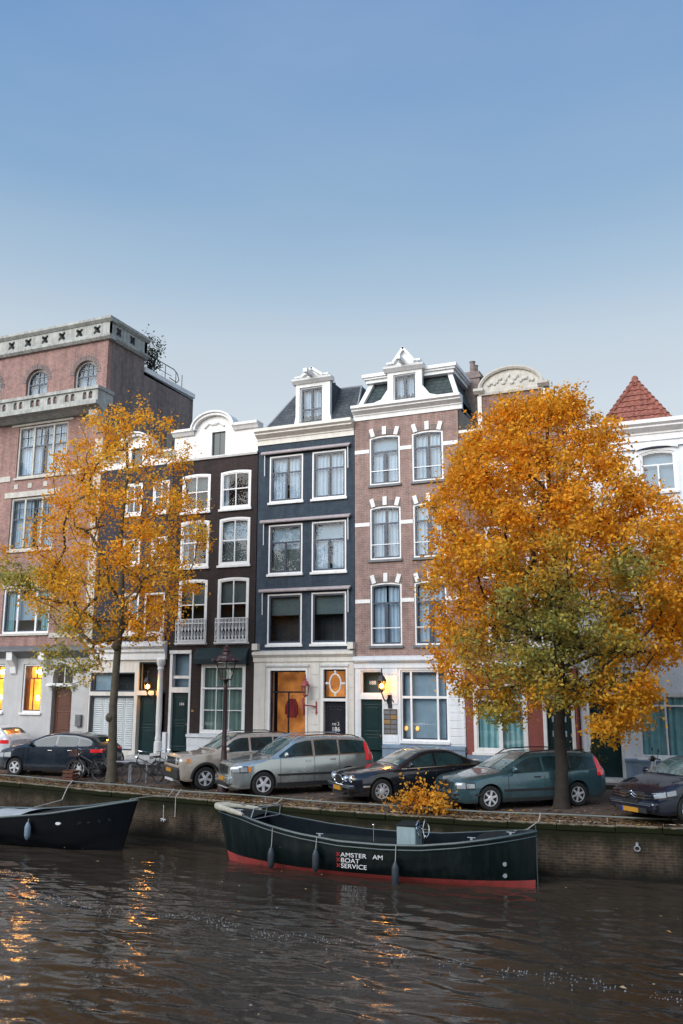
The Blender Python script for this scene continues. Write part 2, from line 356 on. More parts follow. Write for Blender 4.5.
# the ground to the horizon, as a ring round the canal and the street
g = MB(); FZ = -.06
for a in ((-1500,1500,60,1500),(-1500,1500,-1500,-3.0),(-1500,-75,-3.0,60),(60,1500,-3.0,60)):
    g.quad((a[0],a[2],FZ),(a[1],a[2],FZ),(a[1],a[3],FZ),(a[0],a[3],FZ))
g.quad((-75,-3.0,FZ),(60,-3.0,FZ),(60,-3.0,-3),(-75,-3.0,-3))
tag(g.build('ground', M['far']), kind='structure')

q = Thing('quay_wall', 'old stained brick quay wall with mossy top holding back the water', 'quay wall', (-8, 23.3, 0))
g = MB()
for a, c in zip(xs, xs[1:]):
    g.quad((a, yq(a)-.06, -3), (c, yq(c)-.06, -3), (c, yq(c)+.0, -.265), (a, yq(a)+.0, -.265))
q.part('masonry', g, M['quay'], smooth=True)
g = MB(); x = -40.
while x < 12:
    wd = random.uniform(.9, 1.5); a, c = x+.006, x+wd-.006; jz = random.uniform(-.012, .012); jy = random.uniform(-.015, .015)
    p = [(a, yq(a)-.04+jy), (c, yq(c)-.04+jy), (c, yq(c)+.46), (a, yq(a)+.46)]
    g.add([(u, v, -.27) for u, v in p] + [(u, v, -.10+jz) for u, v in p], [(0,3,2,1),(4,5,6,7),(0,1,5,4),(1,2,6,5),(2,3,7,6),(3,0,4,7)])
    x += wd
q.part('coping', g, M['coping'], bevel=.02)

# water: real swell in the mesh, fine ripple in the shader
m, nt, b, new, link = nodes('canal_water')
co_ = objco(new)
b.inputs['Roughness'].default_value = .04; b.inputs['IOR'].default_value = 1.33; b.inputs['Specular IOR Level'].default_value = .5
f0 = noise(new, link, co_, .35, 3, .5); r = ramp(new, [(.35, (.032,.024,.017)), (.65, (.046,.036,.027))]); link(f0, r.inputs[0]); link(r.outputs[0], b.inputs['Base Color'])
n1 = noise(new, link, co_, 2.6, 3, .55, (1,1.35,1)); n2 = noise(new, link, co_, 8.5, 3, .6, (1,1.25,1)); n3 = noise(new, link, co_, .5, 2, .5)
amp = ramp(new, [(.35, (.35,.35,.35)), (.62, (1,1,1))]); link(n3, amp.inputs[0])
s1 = new('ShaderNodeMath'); s1.operation = 'MULTIPLY_ADD'; s1.inputs[1].default_value = .30; link(n2, s1.inputs[0]); link(n1, s1.inputs[2])
s2 = new('ShaderNodeMath'); s2.operation = 'MULTIPLY'; link(s1.outputs[0], s2.inputs[0]); link(amp.outputs[0], s2.inputs[1])
bp = new('ShaderNodeBump'); bp.inputs['Strength'].default_value = 1.; bp.inputs['Distance'].default_value = .014; link(s2.outputs[0], bp.inputs['Height']); link(bp.outputs[0], b.inputs['Normal'])
M['water'] = m
gx = np.concatenate([np.arange(-75, -30, 1.), np.arange(-30, 8, .10), np.arange(8, 61, 1.)]); gy = np.concatenate([np.arange(-3, 10, .5), np.arange(10, 24.4, .05), np.arange(24.5, 31.6, .5)])
X, Y = np.meshgrid(gx, gy); Z = np.zeros_like(X)
for _ in range(46):
    lam = math.exp(RNG.uniform(math.log(.20), math.log(1.15))); an = RNG.normal(PI/2-.10, .36); k = 2*PI/lam
    Z += .0062*lam*np.sin(k*(X*np.cos(an)+Y*np.sin(an)) + RNG.uniform(0, 6.28))*(.55+.45*np.sin(X*RNG.uniform(.1,.7)+Y*RNG.uniform(.1,.5)+RNG.uniform(0,6.28)))
Z *= .8+.45*np.sin(X*.23+Y*.31+1)*np.sin(X*.11-Y*.47)
me = bpy.data.meshes.new('water'); nx, ny = len(gx), len(gy)
vv = np.stack([X, Y, Z+WATER], -1).reshape(-1, 3)
ii = (np.arange(ny-1)[:,None]*nx + np.arange(nx-1)[None,:]).reshape(-1); ff = np.stack([ii, ii+1, ii+1+nx, ii+nx], -1)
me.from_pydata(vv.tolist(), [], ff.tolist()); me.shade_smooth(); me.materials.append(M['water'])
o = bpy.data.objects.new('water', me); COL.objects.link(o); tag(o, kind='structure')
# ------------------------------------------------------------------ house kit
def rect(x0, x1, z0, z1): return [(x0,z0),(x1,z0),(x1,z1),(x0,z1)]
def arch(x0, x1, z0, z1, rise, n=9):
    if rise <= 0: return rect(x0, x1, z0, z1)
    w = (x1-x0)/2; cx = (x0+x1)/2
    if rise >= w*.98: pts = [(cx + w*math.cos(PI*i/(2*n)*1.), z1-w + w*math.sin(PI*i/(2*n)*1.)) for i in range(2*n+1)]
    else:
        r = (w*w+rise*rise)/(2*rise); a = math.asin(w/r); pts = [(cx + r*math.sin(a-2*a*i/n), z1-r + r*math.cos(a-2*a*i/n)) for i in range(n+1)]
    return [(x0,z0),(x1,z0)] + pts
def waves(mb, x0, x1, z0, z1, y, amp=.03, per=.16, gather=0.):
    n = max(8, int((x1-x0)/per*6)); ph = random.uniform(0, 6)
    top = [(x0+(x1-x0)*i/n, y+amp*math.sin(2*PI*(x1-x0)*i/n/per+ph)+amp*.5*math.sin(5.3*i/n+ph)) for i in range(n+1)]
    cx = (x0+x1)/2
    for a, c in zip(top, top[1:]):
        g0 = lambda p: (p[0]+(x0-p[0])*gather, p[1], z0)
        mb.quad(g0(a), g0(c), (c[0],c[1],z1), (a[0],a[1],z1))
def window(B, x0, x1, z0, z1, bars=(), cas='white_sash', sash=None, cw=.09, sw=.045, back='dark', rise=0, dep=.06, sill='white', y=Y0, name='window', label=None, ybk=None):
    y1 = y+dep
    inner = arch(x0+cw, x1-cw, z0+cw, z1-cw, rise*.85 if rise < (x1-x0)*.48 else (x1-x0)/2-cw)
    g = MB(); g.panel(arch(x0, x1, z0, z1, rise), [inner], y1, .12)
    a0, a1, b0, b1 = x0+cw, x1-cw, z0+cw, z1-cw
    s = MB()
    s.panel(inner, [arch(a0+sw, a1-sw, b0+sw, b1-sw, max(0, rise*.8) if rise < (x1-x0)*.48 else (x1-x0)/2-cw-sw)], y1+.025, .05)
    for k in bars:
        o, p, u, v, bw = k[:5]; t = g if len(k) > 5 else s
        yy = (y1+.004, y1+.09) if len(k) > 5 else (y1+.03, y1+.075)
        if o == 'v': t.box(a0+(a1-a0)*p-bw/2, a0+(a1-a0)*p+bw/2, *yy, b0+(b1-b0)*u, b0+(b1-b0)*v)
        else: t.box(a0+(a1-a0)*u, a0+(a1-a0)*v, yy[0]-.004, yy[1]-.003, b0+(b1-b0)*p-bw/2, b0+(b1-b0)*p+bw/2)
    if sash is None: g.v, s2 = g.v, s; g.add(s.v, s.f)
    w = B.part(name, g, M[cas])
    if label: w['label'] = label
    if sash: B.part('sash', s, M[sash], w)
    p = MB(); p.panel(inner, [], y1+.052, 0); B.part('pane', p, M['glass'], w)
    if sill:
        k = MB(); k.box(x0-.06, x1+.06, y-.09, y1+.01, z0-.10, z0-.002); B.part('sill', k, M[sill], w, bevel=.008)
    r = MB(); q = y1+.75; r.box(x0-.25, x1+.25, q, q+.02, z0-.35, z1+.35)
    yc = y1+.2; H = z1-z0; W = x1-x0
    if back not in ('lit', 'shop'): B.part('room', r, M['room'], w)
    def cur(x0, x1, z0, z1, m='curtain_white', amp=.03, per=.17, gather=0., nm='curtain'):
        c = MB(); waves(c, x0, x1, z0, z1, yc, amp, per, gather); B.part(nm, c, M[m], w)
    def blind(z, m='curtain_grey', zb=None):
        c = MB(); c.box(x0+.02, x1-.02, yc, yc+.01, zb if zb is not None else z0-.02, z); B.part('blind', c, M[m], w)
    if back == 'white': cur(x0-.05, x0+W*.46, z0-.05, z1); cur(x0+W*.54, x1+.05, z0-.05, z1)
    elif back == 'whitefull': cur(x0-.05, x1+.05, z0-.05, z1, amp=.02)
    elif back == 'whitetop': blind(z1, 'curtain_grey', z0+H*.6); cur(x0-.05, x0+W*.45, z0-.05, z0+H*.6, amp=.02); cur(x0+W*.56, x1+.05, z0-.05, z0+H*.6, amp=.02)
    elif back == 'greytop': blind(z1, 'curtain_grey', z0+H*.5); blind(z0+H*.5, 'dim_blind')
    elif back == 'grey': blind(z1, 'curtain_grey')
    elif back == 'dimtop': blind(z1, 'dim_blind', z0+H*.58)
    elif back == 'sage': cur(x0-.05, x0+W*.42, z0-.05, z1, 'curtain_sage'); cur(x0+W*.44, x1+.05, z0-.05, z1, 'curtain_sage', .045, .23)
    elif back == 'teal': cur(x0-.05, x0+W*.5, z0-.05, z1, 'curtain_teal', .05, .24, .06); cur(x0+W*.52, x1+.05, z0-.05, z1, 'curtain_teal', .045, .21)
    elif back == 'tealsides': cur(x0-.05, x0+W*.2, z0-.05, z1, 'curtain_teal', .04, .15); cur(x1-W*.22, x1+.05, z0-.05, z1, 'curtain_teal', .04, .15); blind(z1, 'curtain_grey', z0+H*.3)
    elif back == 'half': cur(x0-.05, x0+W*.2, z0-.05, z1); 
    elif back == 'amber': blind(z1, 'amber_glass')
    elif back == 'lit':
        B.part('lit_room', r, M['lit_room'], w); cur(x0-.05, x0+W*.24, z0-.05, z1, 'amber_glass', .03, .12); cur(x1-W*.2, x1+.05, z0-.05, z1, 'amber_glass', .03, .12)
        c = MB(); c.ball((x0+W*.55, yc+.25, z1-H*.16), W*.30, .12, H*.05); B.part('upper_added_glow', c, M['added_glow'], w, smooth=True)  # upper glow, added so the window throws a streak on the canal
        c = MB(); c.ball((x0+W*.42, yc+.25, z0+H*.30), .09, .09, .12); B.part('lower_added_glow', c, M['added_glow'], w, smooth=True)  # lower glow, added to lengthen that reflection
    elif back == 'shop': B.part('shop_back', r, M['lit_shop'], w)
    return w
def tbars(t=.62, bw=.06, vw=.09): return [('h', t, 0, 1, bw), ('v', .5, 0, t, vw)]
def cross(h=.5, bw=.05, vw=.045): return [('h', h, 0, 1, bw), ('v', .5, 0, 1, vw)]
def door(B, x0, x1, z0, z1, m, y=Y0, dep=.18, panels=2, handle=True, label=None):
    g = MB(); yy = y+dep; g.box(x0, x1, yy, yy+.06, z0, z1); W = x1-x0; H = z1-z0
    for i in range(panels):
        a = z0+.15+(H-.25)*i/panels; c = z0+(H-.25)*(i+1)/panels+.05
        g.panel(rect(x0+.1, x1-.1, a, c), [rect(x0+.14, x1-.14, a+.04, c-.04)], yy-.015, .014)
        g.box(x0+.2, x1-.2, yy-.012, yy-.001, a+.1, c-.1)
    d = B.part('door', g, M[m], bevel=.006)
    if label: d['label'] = label
    if handle:
        h = MB(); h.ball((x1-.09, yy-.05, z0+H*.45), .035); h.tube([(x1-.09, yy-.05, z0+H*.45),(x1-.09, yy, z0+H*.45)], .015, 6); B.part('handle', h, M['brass'], d, smooth=True)
    return d
def text(B, s, loc, size, m, parent=None, name='lettering', extrude=.004, align='CENTER', rot=(PI/2,0,0), space=1.):
    cu = bpy.data.curves.new(name, 'FONT'); cu.body = s; cu.size = size; cu.extrude = extrude; cu.align_x = align; cu.space_character = space
    t = bpy.data.objects.new(name+'_curve', cu); COL.objects.link(t); dg = bpy.context.evaluated_depsgraph_get(); me = bpy.data.meshes.new_from_object(t.evaluated_get(dg))
    bpy.data.objects.remove(t); me.name = name; me.materials.clear(); me.materials.append(m)
    o = bpy.data.objects.new(name, me); COL.objects.link(o); o.parent = parent or B.root
    o.location = Vector(loc)-Vector(B.off); o.rotation_euler = rot; return o
def cornice(B, x0, x1, z0, z1, out=.35, m='white', y=Y0, name='cornice', parent=None, steps=3):
    g = MB(); H = z1-z0
    prof = [(y+.1, z0), (y-.05, z0), (y-.05, z0+H*.3), (y-.09, z0+H*.34), (y-.09, z0+H*.42), (y-out*.75, z0+H*.62), (y-out*.75, z0+H*.70), (y-out, z0+H*.80), (y-out, z0+H), (y+.1, z1)]
    g.mould(x0, x1, prof); return B.part(name, g, M[m], parent)
def body(B, x0, x1, z1, m, y0=1.5, depth=11, x0b=None):
    g = MB(); g.box(x0+.03, x1-.03, Y0+y0, Y0+depth, 0, z1-.04); b = B.part('rear_wall', g, M[m])
    r = MB(); r.box(x0+.02, x1-.02, Y0+.28, Y0+depth+.02, z1-.03, z1+.02); B.part('flat_roof', r, M['lead']); return b

# ------------------------------------------------------------------ A: the big red brick corner building
A = Thing('corner_building', 'big red brick building at far left with arched windows and stone balcony', 'building', (-32, Y0, 0))
AX0, AX1 = -45.2, -25.28
gw = [(-31.2-.1, -29.75), (-29.1, -27.88)]; w1 = (-30.62,-27.8); 
holes = []; wins = []
for k in range(3):
    o = -5.05*k
    wins.append((w1[0]+o, w1[1]+o, 5.62, 7.75)); wins.append((w1[0]+.05+o, w1[1]-.1+o, 9.56, 12.14)); wins.append((w1[0]+.2+o, w1[1]+.42+o, 13.12, 15.72))
holes += [rect(*q) for q in wins]
ar = []
for k in range(6): 
    x = -27.2-2.98*k; ar.append((x, x+1.33, 17.05, 18.62)); holes.append(arch(x, x+1.33, 17.05, 18.62, 9))
g = MB(); g.panel(rect(AX0, AX1, 5.0, 19.6), holes, Y0, .3)
A.part('wall', g, M['brick_red'])
# grey rendered ground floor
gwin = [(-29.06,-27.92,2.05,4.22),(-31.3,-30.15,2.05,4.22),(-33.5,-32.35,2.05,4.22),(-36.,-34.85,2.05,4.22)]
g = MB(); g.panel(rect(AX0, AX1-.02, 0, 5.0), [rect(*q) for q in gwin] + [rect(-27.3,-26.2,.3,4.2) if False else arch(-27.32,-26.2,.3,4.22,9)], Y0-.03, .34); A.part('rendered_base', g, M['stucco'])
g = MB(); g.box(AX0+.02, AX1-.06, Y0+1.5, 34.4, .0, 19.5); A.part('core', g, M['brick_flank'])
# right flank, seen above the lower neighbours
g = MB()
pr = [(Y0+.301,0),(39.0,0),(39.0,18.75),(34.4,18.85),(34.4,19.6),(Y0+.301,19.6)]
g.add([(AX1, u, v) for u, v in pr] + [(AX1-8, u, v) for u, v in pr], [tuple(range(6)), tuple(range(11,5,-1))] + [(i,(i+1)%6,6+(i+1)%6,6+i) for i in range(1,5)])
A.part('flank_wall', g, M['brick_flank'])
g = MB(); g.box(AX1-8, AX1+.07, 34.42, 39.08, 18.87, 19.12); A.part('flank_coping', g, M['white'])
g = MB(); g.box(AX1-.01, AX1+.1, 36.6, 36.95, 12.6, 16.3); A.part('vent_shaft', g, M['render'])
# parapet frieze with pierced quatrefoils
def quatre(cx, cz, r):
    return [(cx + r*(.74+.26*math.cos(4*(2*PI*i/32)))*math.cos(2*PI*i/32+PI/4), cz + r*(.74+.26*math.cos(4*(2*PI*i/32)))*math.sin(2*PI*i/32+PI/4)) for i in range(32)]
qs = [quatre(AX1-.62-1.06*k, 20.05, .27) for k in range(18)]
g = MB(); g.panel(rect(AX0, AX1+.12, 19.72, 20.36), qs, Y0-.12, .2)
g.box(AX0, AX1+.11, Y0+.2, Y0+.25, 19.73, 20.35)
for yy, k in ((Y0-.02, 0),):
    pts = [(Y0-.119, 34.4)]
g.box(AX1+.05, AX1+.12, Y0-.118, 34.4, 19.72, 20.36)
for k in range(2):   # blind quatrefoils on the return
    c = Y0+.55+1.1*k; p = quatre(c, 20.05, .27)
    g.add([(AX1+.124, a, b) for a, b in [( c+(u-c)*1.15, 20.05+(v-20.05)*1.15) for u, v in p]] + [(AX1+.15, u, v) for u, v in p], [(i,(i+1)%32,32+(i+1)%32,32+i) for i in range(32)])
A.part('parapet', g, M['stone'])
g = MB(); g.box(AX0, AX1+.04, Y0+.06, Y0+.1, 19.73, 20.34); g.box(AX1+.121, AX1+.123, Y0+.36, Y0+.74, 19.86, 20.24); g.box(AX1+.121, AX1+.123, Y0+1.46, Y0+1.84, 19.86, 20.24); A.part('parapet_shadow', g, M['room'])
for nm, z0, z1, o in (('parapet_coping', 20.36, 20.6, .28), ('parapet_ledge', 19.5, 19.72, .24)):
    g = MB()
    g.mould(AX0, AX1+o, [(Y0+.3,z0),(Y0-o*.55,z0),(Y0-o,z0+(z1-z0)*.5),(Y0-o,z1),(Y0+.3,z1)])
    g.add([(AX1-.3,Y0+.305,z0),(AX1+o*.55,Y0+.305,z0),(AX1+o,Y0+.305,z0+(z1-z0)*.5),(AX1+o,Y0+.305,z1),(AX1-.3,Y0+.305,z1)] + [(AX1-.3,34.5,z0),(AX1+o*.55,34.5,z0),(AX1+o,34.5,z0+(z1-z0)*.5),(AX1+o,34.5,z1),(AX1-.3,34.5,z1)], [(0,1,2,3,4),(9,8,7,6,5)]+[(i,(i+1)%5,5+(i+1)%5,5+i) for i in range(5)])
    A.part(nm, g, M['stone'])
g = MB(); g.box(AX0, AX1, Y0+.3, 34.4, 19.55, 19.75); g.box(AX0, AX1, 34.38, 39, 18.7, 18.86); A.part('roof', g, M['lead'])
g = MB(); g.box(AX1-4, AX1+.12, 34.2, 34.42, 19.72, 20.36); A.part('parapet_return', g, M['stone'])
# balcony
by = Y0-.75; bx1 = AX1+.14
g = MB(); g.mould(AX0, bx1, [(Y0,15.86),(Y0-.2,15.86),(by+.1,16.06),(by-.1,16.06),(by-.1,16.24),(Y0,16.24)]); A.part('balcony_slab', g, M['stone'])
hs = []
x = bx1-.3
while x > AX0+1:
    for d_ in (0, .34): hs.append(arch(x-d_-.22, x-d_, 16.36, 16.72, 9, 4))
    x -= 1.04
g = MB(); g.panel(rect(AX0, bx1, 16.24, 16.78), hs, by, .14, back=True)
g.box(bx1-.12, bx1, by+.141, Y0+.4, 16.24, 16.78); g.mould(AX0, bx1+.07, [(by-.08,16.78),(by+.22,16.78),(by+.22,16.94),(by-.08,16.94)]); g.box(bx1-.18, bx1+.07, by+.221, Y0+.4, 16.78, 16.94)
A.part('balustrade', g, M['stone'])
g = MB(); g.mould(AX1-.42, AX1+.06, [(Y0-.061,14.9),(Y0-.2,15.1),(Y0-.6,15.6),(Y0-.62,15.85),(Y0-.061,15.85)]); A.part('balcony_corbel', g, M['stone'])
# windows
def awin(q, mid, dark=False):
    x0,x1,z0,z1 = q
    bars = [('v', .30, 0, 1, .10, 1), ('v', .72, 0, 1, .10, 1), ('h', .60, 0, 1, .07)]
    if not dark:
        bars += [('h', .80, 0, 1, .03), ('v', .15, .6, 1, .03), ('v', .44, .6, 1, .03), ('v', .58, .6, 1, .03), ('v', .86, .6, 1, .03), ('v', .51, 0, .6, .12)]
    else: bars = bars[:2]
    window(A, x0, x1, z0, z1, bars, 'sandstone' if not dark else 'white', 'navy_frame', .10, .06, mid, sill='sandstone')
for i, q in enumerate(wins): awin(q, ('tealsides','white','white')[i % 3], i % 3 == 0)
for q in ar:
    x0,x1,z0,z1 = q
    bars = [('h', .52, 0, 1, .08), ('v', .5, 0, 1, .07), ('v', .25, .52, .93, .03), ('v', .75, .52, .93, .03), ('h', .76, .04, .96, .03)]
    window(A, x0, x1, z0, z1, bars, 'sandstone', 'navy_frame', .08, .05, 'grey', rise=9, sill='stone', dep=.14)
    n = 14; c = ((x0+x1)/2, z1-(x1-x0)/2); r0, r1 = (x1-x0)/2+.02, (x1-x0)/2+.26
for q in ar:
    g = MB(); x0,x1,z0,z1 = q; cx, cz = (x0+x1)/2, z1-(x1-x0)/2
    for i in range(16):
        a, c = PI*i/16, PI*(i+1)/16-.02; r0, r1 = (x1-x0)/2, (x1-x0)/2+.25
        p = [(cx+r*math.cos(t), cz+r*math.sin(t)) for r, t in ((r0,a),(r1,a),(r1,c),(r0,c))]
        g.panel(p, [], Y0-.02, .03)
    A.part('brick_arch', g, M['brick_flank'])
# stone lintels and bands
for k in range(3):
    o = -5.05*k
    for a, c, z0, z1 in ((w1[0]-.2+o, w1[1]+.75+o, 15.73, 15.84), (w1[0]-.35+o, w1[1]+.2+o, 12.16, 12.42), (w1[0]-.2+o, w1[1]+.15+o, 7.76, 7.95)):
        g = MB(); g.box(a, c, Y0-.05, Y0+.05, z0, z1); A.part('lintel', g, M['sandstone'])
    for u in (.3, 1.15, 2.1): g = MB(); g.box(w1[0]+u-.12+o, w1[0]+u+.12+o, Y0-.03, Y0+.03, 12.58, 12.82); A.part('stone_block', g, M['sandstone'])
g = MB(); g.box(AX1-.42, AX1+.02, Y0-.06, Y0+.05, 5.06, 14.6); A.part('corner_pilaster', g, M['sandstone'])
ed = [AX0] 
for k in (2,1,0): ed += [w1[0]-5.05*k, w1[1]-5.05*k]
ed.append(AX1-.44)
for i in range(0, len(ed), 2):
    for d_, z0, z1 in ((.08, 5.4, 5.62), (.6, 13.0, 13.26)): g = MB(); g.box(ed[i]+(d_ if i else 0), ed[i+1]-.08, Y0-.045, Y0+.05, z0, z1); A.part('string_course', g, M['sandstone'])
g = MB(); g.mould(AX0, AX1+.05, [(Y0+.02,4.5),(Y0-.1,4.5),(Y0-.45,4.78),(Y0-.5,4.78),(Y0-.5,4.9),(Y0+.02,5.05)]); A.part('ledge', g, M['ledge'])
for x in (-27.75, -29.6, -31.85, -34.1, -36.6):
    g = MB(); g.mould(x-.17, x+.17, [(Y0-.032,3.75),(Y0-.12,3.8),(Y0-.16,4.1),(Y0-.42,4.4),(Y0-.44,4.76),(Y0-.032,4.76)]); A.part('bracket', g, M['white'])
for i, q in enumerate(gwin):
    window(A, *q, [('h', .72, 0, 1, .06), ('v', .34, .72, 1, .03), ('v', .67, .72, 1, .03), ('v', .5, 0, .72, .03)], 'white', 'door_brown', .08, .05, 'lit', y=Y0-.03, sill='white')
door(A, -27.26, -26.26, .3, 3.2, 'door_brown', panels=3)
g = MB(); g.box(-27.5, -26.05, Y0-.28, Y0-.031, 3.24, 3.36); g.mould(-27.42, -27.3, [(Y0-.031,2.95),(Y0-.22,3.24),(Y0-.031,3.24)]); g.mould(-26.2, -26.08, [(Y0-.031,2.95),(Y0-.22,3.24),(Y0-.031,3.24)]); A.part('door_hood', g, M['white'])
g = MB(); g.panel(arch(-27.3,-26.22,3.36,4.2,9), [], Y0+.12, 0); f = A.part('fanlight', g, M['glass']); g = MB(); g.box(-27.5,-26,Y0+.4,Y0+.42,3.2,4.4); A.part('room', g, M['room_warm'], f)
g = MB(); g.box(-27.5,-26,Y0+.14,Y0+.3,3.2,3.36); g.tube([(-26.76,Y0+.1,3.36),(-26.76,Y0+.1,4.2)], .025, 6); A.part('door_frame', g, M['white'])
g = MB(); g.box(-25.85,-25.55,Y0-.16,Y0-.031,1.5,2.0); g.box(-25.8,-25.6,Y0-.168,Y0-.16,1.85,1.9); A.part('letter_box', g, M['ledge'], bevel=.01)
g = MB(); g.box(AX0, AX1-.03, Y0-.09, Y0-.031, 0.0, .55); A.part('plinth', g, M['ledge'])
# roof railing on the lower roof
g = MB()
for yy in (35.6, 36.6, 37.6, 38.2): g.tube([(AX1-.25,yy,19.1),(AX1-.25,yy,20.0)], .02, 6)
g.tube([(AX1-.25,34.6,20.05),(AX1-.25,37.4,20.05),(AX1-.25,37.75,19.9),(AX1-.25,37.9,19.6),(AX1-.25,37.7,19.4),(AX1-.25,37.0,19.45)], .025, 6); g.tube([(AX1-.25,34.6,19.6),(AX1-.25,37.2,19.6)], .015, 6)
A.part('roof_railing', g, M['iron_red'])

# ------------------------------------------------------------------ B: dark house with the white shop front
B = Thing('canal_house', 'dark narrow house with white shopfront and column, behind the sparse tree', 'house', (-23.3, Y0, 0), group='tall canal houses in a row')
bx0, bx1 = -25.27, -21.33
bw = [(-23.93,-22.93,8.55,9.75),(-22.42,-21.5,8.5,9.75),(-23.95,-22.86,5.48,7.3),(-22.62,-21.52,5.46,7.28),(-23.93,-22.93,10.8,12.3),(-22.42,-21.5,10.8,12.3)]
g = MB(); g.panel(rect(bx0, bx1, 4.9, 13.0), [rect(*q) for q in bw], Y0, .3); B.part('wall', g, M['paint_dark'])
for i, q in enumerate(bw): window(B, *q, cross(.5) if i not in (3,) else [('h', .66, 0, 1, .04), ('h', .33, 0, 1, .03), ('v', .5, 0, 1, .03)], 'white_sash', None if i != 3 else 'door_brown', .10, .05, ('dimtop','half','greytop','amber','half','dimtop')[i], label='window with a glowing amber screen' if i == 3 else None)
# white neck gable with shoulders
def gable(Bd, x0, x1, zb, zs, cx, hw, zt, holes, m='white', y=Y0, name='gable'):
    n = 14; pts = [(x0,zb),(x1,zb),(x1,zs),(cx+hw,zs)] + [(cx+hw*math.cos(PI*i/n), zs+.05+(zt-zs-.05)*math.sin(PI*i/n)) for i in range(n+1)] + [(cx-hw,zs),(x0,zs)]
    g = MB(); g.panel(pts, holes, y-.03, .35, back=True); ga = Bd.part(name, g, M[m])
    g = MB(); arc = [(cx+(hw+.02)*math.cos(PI*i/n), zs+.08+(zt-zs-.05)*math.sin(PI*i/n)) for i in range(n+1)]
    prof = [(-.22,-.09),(.34,-.09),(.34,.10),(-.30,.10),(-.30,.03),(-.22,.0)]
    vs = []
    for i, (a, c) in enumerate(arc):
        t = PI*i/n; nx_, nz_ = math.cos(t)*(zt-zs), math.sin(t)*hw; l = math.hypot(nx_, nz_); nx_, nz_ = nx_/l, nz_/l
        vs += [(a+nx_*h, y+d_, c+nz_*h) for d_, h in prof]
    k = len(prof); g.add(vs, [(i*k+j, i*k+(j+1) % k, (i+1)*k+(j+1) % k, (i+1)*k+j) for i in range(n) for j in range(k)] + [tuple(range(k)), tuple((n)*k+j for j in range(k-1,-1,-1))])
    for a, c in ((x0-.05, cx-hw-.02), (cx+hw+.02, x1+.05)):
        g.mould(a, c, [(y+.34,zs-.12),(y-.12,zs-.12),(y-.2,zs),(y-.28,zs+.05),(y-.28,zs+.16),(y+.34,zs+.16)])
    Bd.part('gable_cornice', g, M[m]); return ga
gable(B, bx0+.02, bx1, 13.0, 13.45, -23.3, .95, 14.5, [rect(-23.6,-23.0,13.1,13.9)])
g = MB(); g.box(-23.62,-22.98,Y0+.1,Y0+.14,13.08,13.92); B.part('loft_shutter', g, M['door_green'])
body(B, bx0, bx1, 12.7, 'paint_dark')
# shop front
g = MB(); g.panel(rect(bx0, bx1-.3, 0.0, 4.36), [rect(-25.2,-22.86,3.0,3.82), rect(-25.2,-22.86,.55,2.83), rect(-22.66,-21.68,3.05,4.26), rect(-22.7,-21.66,.32,2.86)], Y0-.05, .3); B.part('shop_front', g, M['cream'])
g = MB(); g.mould(bx0+.02, bx1+.05, [(Y0+.02,4.36),(Y0-.16,4.36),(Y0-.16,4.62),(Y0-.24,4.7),(Y0-.24,4.8),(Y0-.38,4.92),(Y0-.38,5.02),(Y0+.02,5.16)])
g.lathe([(.16,5.0),(.18,5.08),(.12,5.12),(.15,5.25),(.13,5.4),(.05,5.62),(.01,5.8)], (bx1-.2, Y0-.15, 0), 10); B.part('shop_cornice', g, M['white'], smooth=True, angle=35)
g = MB(); g.lathe([(.17,.5),(.17,.95),(.12,1.0),(.145,1.08),(.12,1.2),(.115,1.3),(.13,2.0),(.115,3.0),(.105,3.9),(.15,3.97),(.12,4.05),(.19,4.2),(.19,4.36)], (bx1-.16, Y0-.12, 0), 12); B.part('column', g, M['white'], smooth=True, angle=35)
g = MB(); g.box(bx1-.38, bx1+.06, Y0-.36, Y0-.0, 0.1, .5); B.part('column_base', g, M['stucco'])
def light(Bd, nm, q, frame='navy_frame', back='room', y=Y0-.05, dz=.12, bars=()):
    g = MB(); g.panel(rect(*q), [rect(q[0]+.06, q[1]-.06, q[2]+.06, q[3]-.06)], y+.06, .06)
    for o_, p, u, v, bw_ in bars:
        if o_ == 'v': x_ = q[0]+(q[1]-q[0])*p; g.box(x_-bw_/2, x_+bw_/2, y+.065, y+.115, q[2]+(q[3]-q[2])*u, q[2]+(q[3]-q[2])*v)
        else: z_ = q[2]+(q[3]-q[2])*p; g.box(q[0]+(q[1]-q[0])*u, q[0]+(q[1]-q[0])*v, y+.063, y+.113, z_-bw_/2, z_+bw_/2)
    f = Bd.part(nm, g, M[frame]); g = MB(); g.panel(rect(q[0]+.05,q[1]-.05,q[2]+.05,q[3]-.05), [], y+.09, 0); Bd.part('pane', g, M['glass'], f)
    if back: g = MB(); g.box(q[0]-.1,q[1]+.1,y+dz+.4,y+dz+.42,q[2]-.1,q[3]+.1); Bd.part('room', g, M[back], f)
    return f
f = light(B, 'top_light', (-25.2,-22.86,3.0,3.82), bars=[('v',.5,0,1,.06)])
g = MB(); g.box(-25.1,-24.2,Y0+.2,Y0+.22,3.0,3.9); B.part('blind', g, M['curtain_grey'], f)
f = light(B, 'shop_window', (-25.2,-22.86,.55,2.83))
g = MB()
for i in range(4):
    a = -25.12+.56*i; g.box(a, a+.54, Y0+.16, Y0+.20, .6, 2.8)
    for k in range(22): g.mbox(Matrix.Translation((a+.27, Y0+.145, .78+.09*k)) @ Matrix.Rotation(R(35), 4, 'X'), .42, .07, .012)
B.part('louvred_shutter', g, M['white_sash'], f)
light(B, 'fanlight', (-22.66,-21.68,3.05,4.26), 'door_green')
door(B, -22.68,-21.68,.32,2.84,'door_green', panels=2)
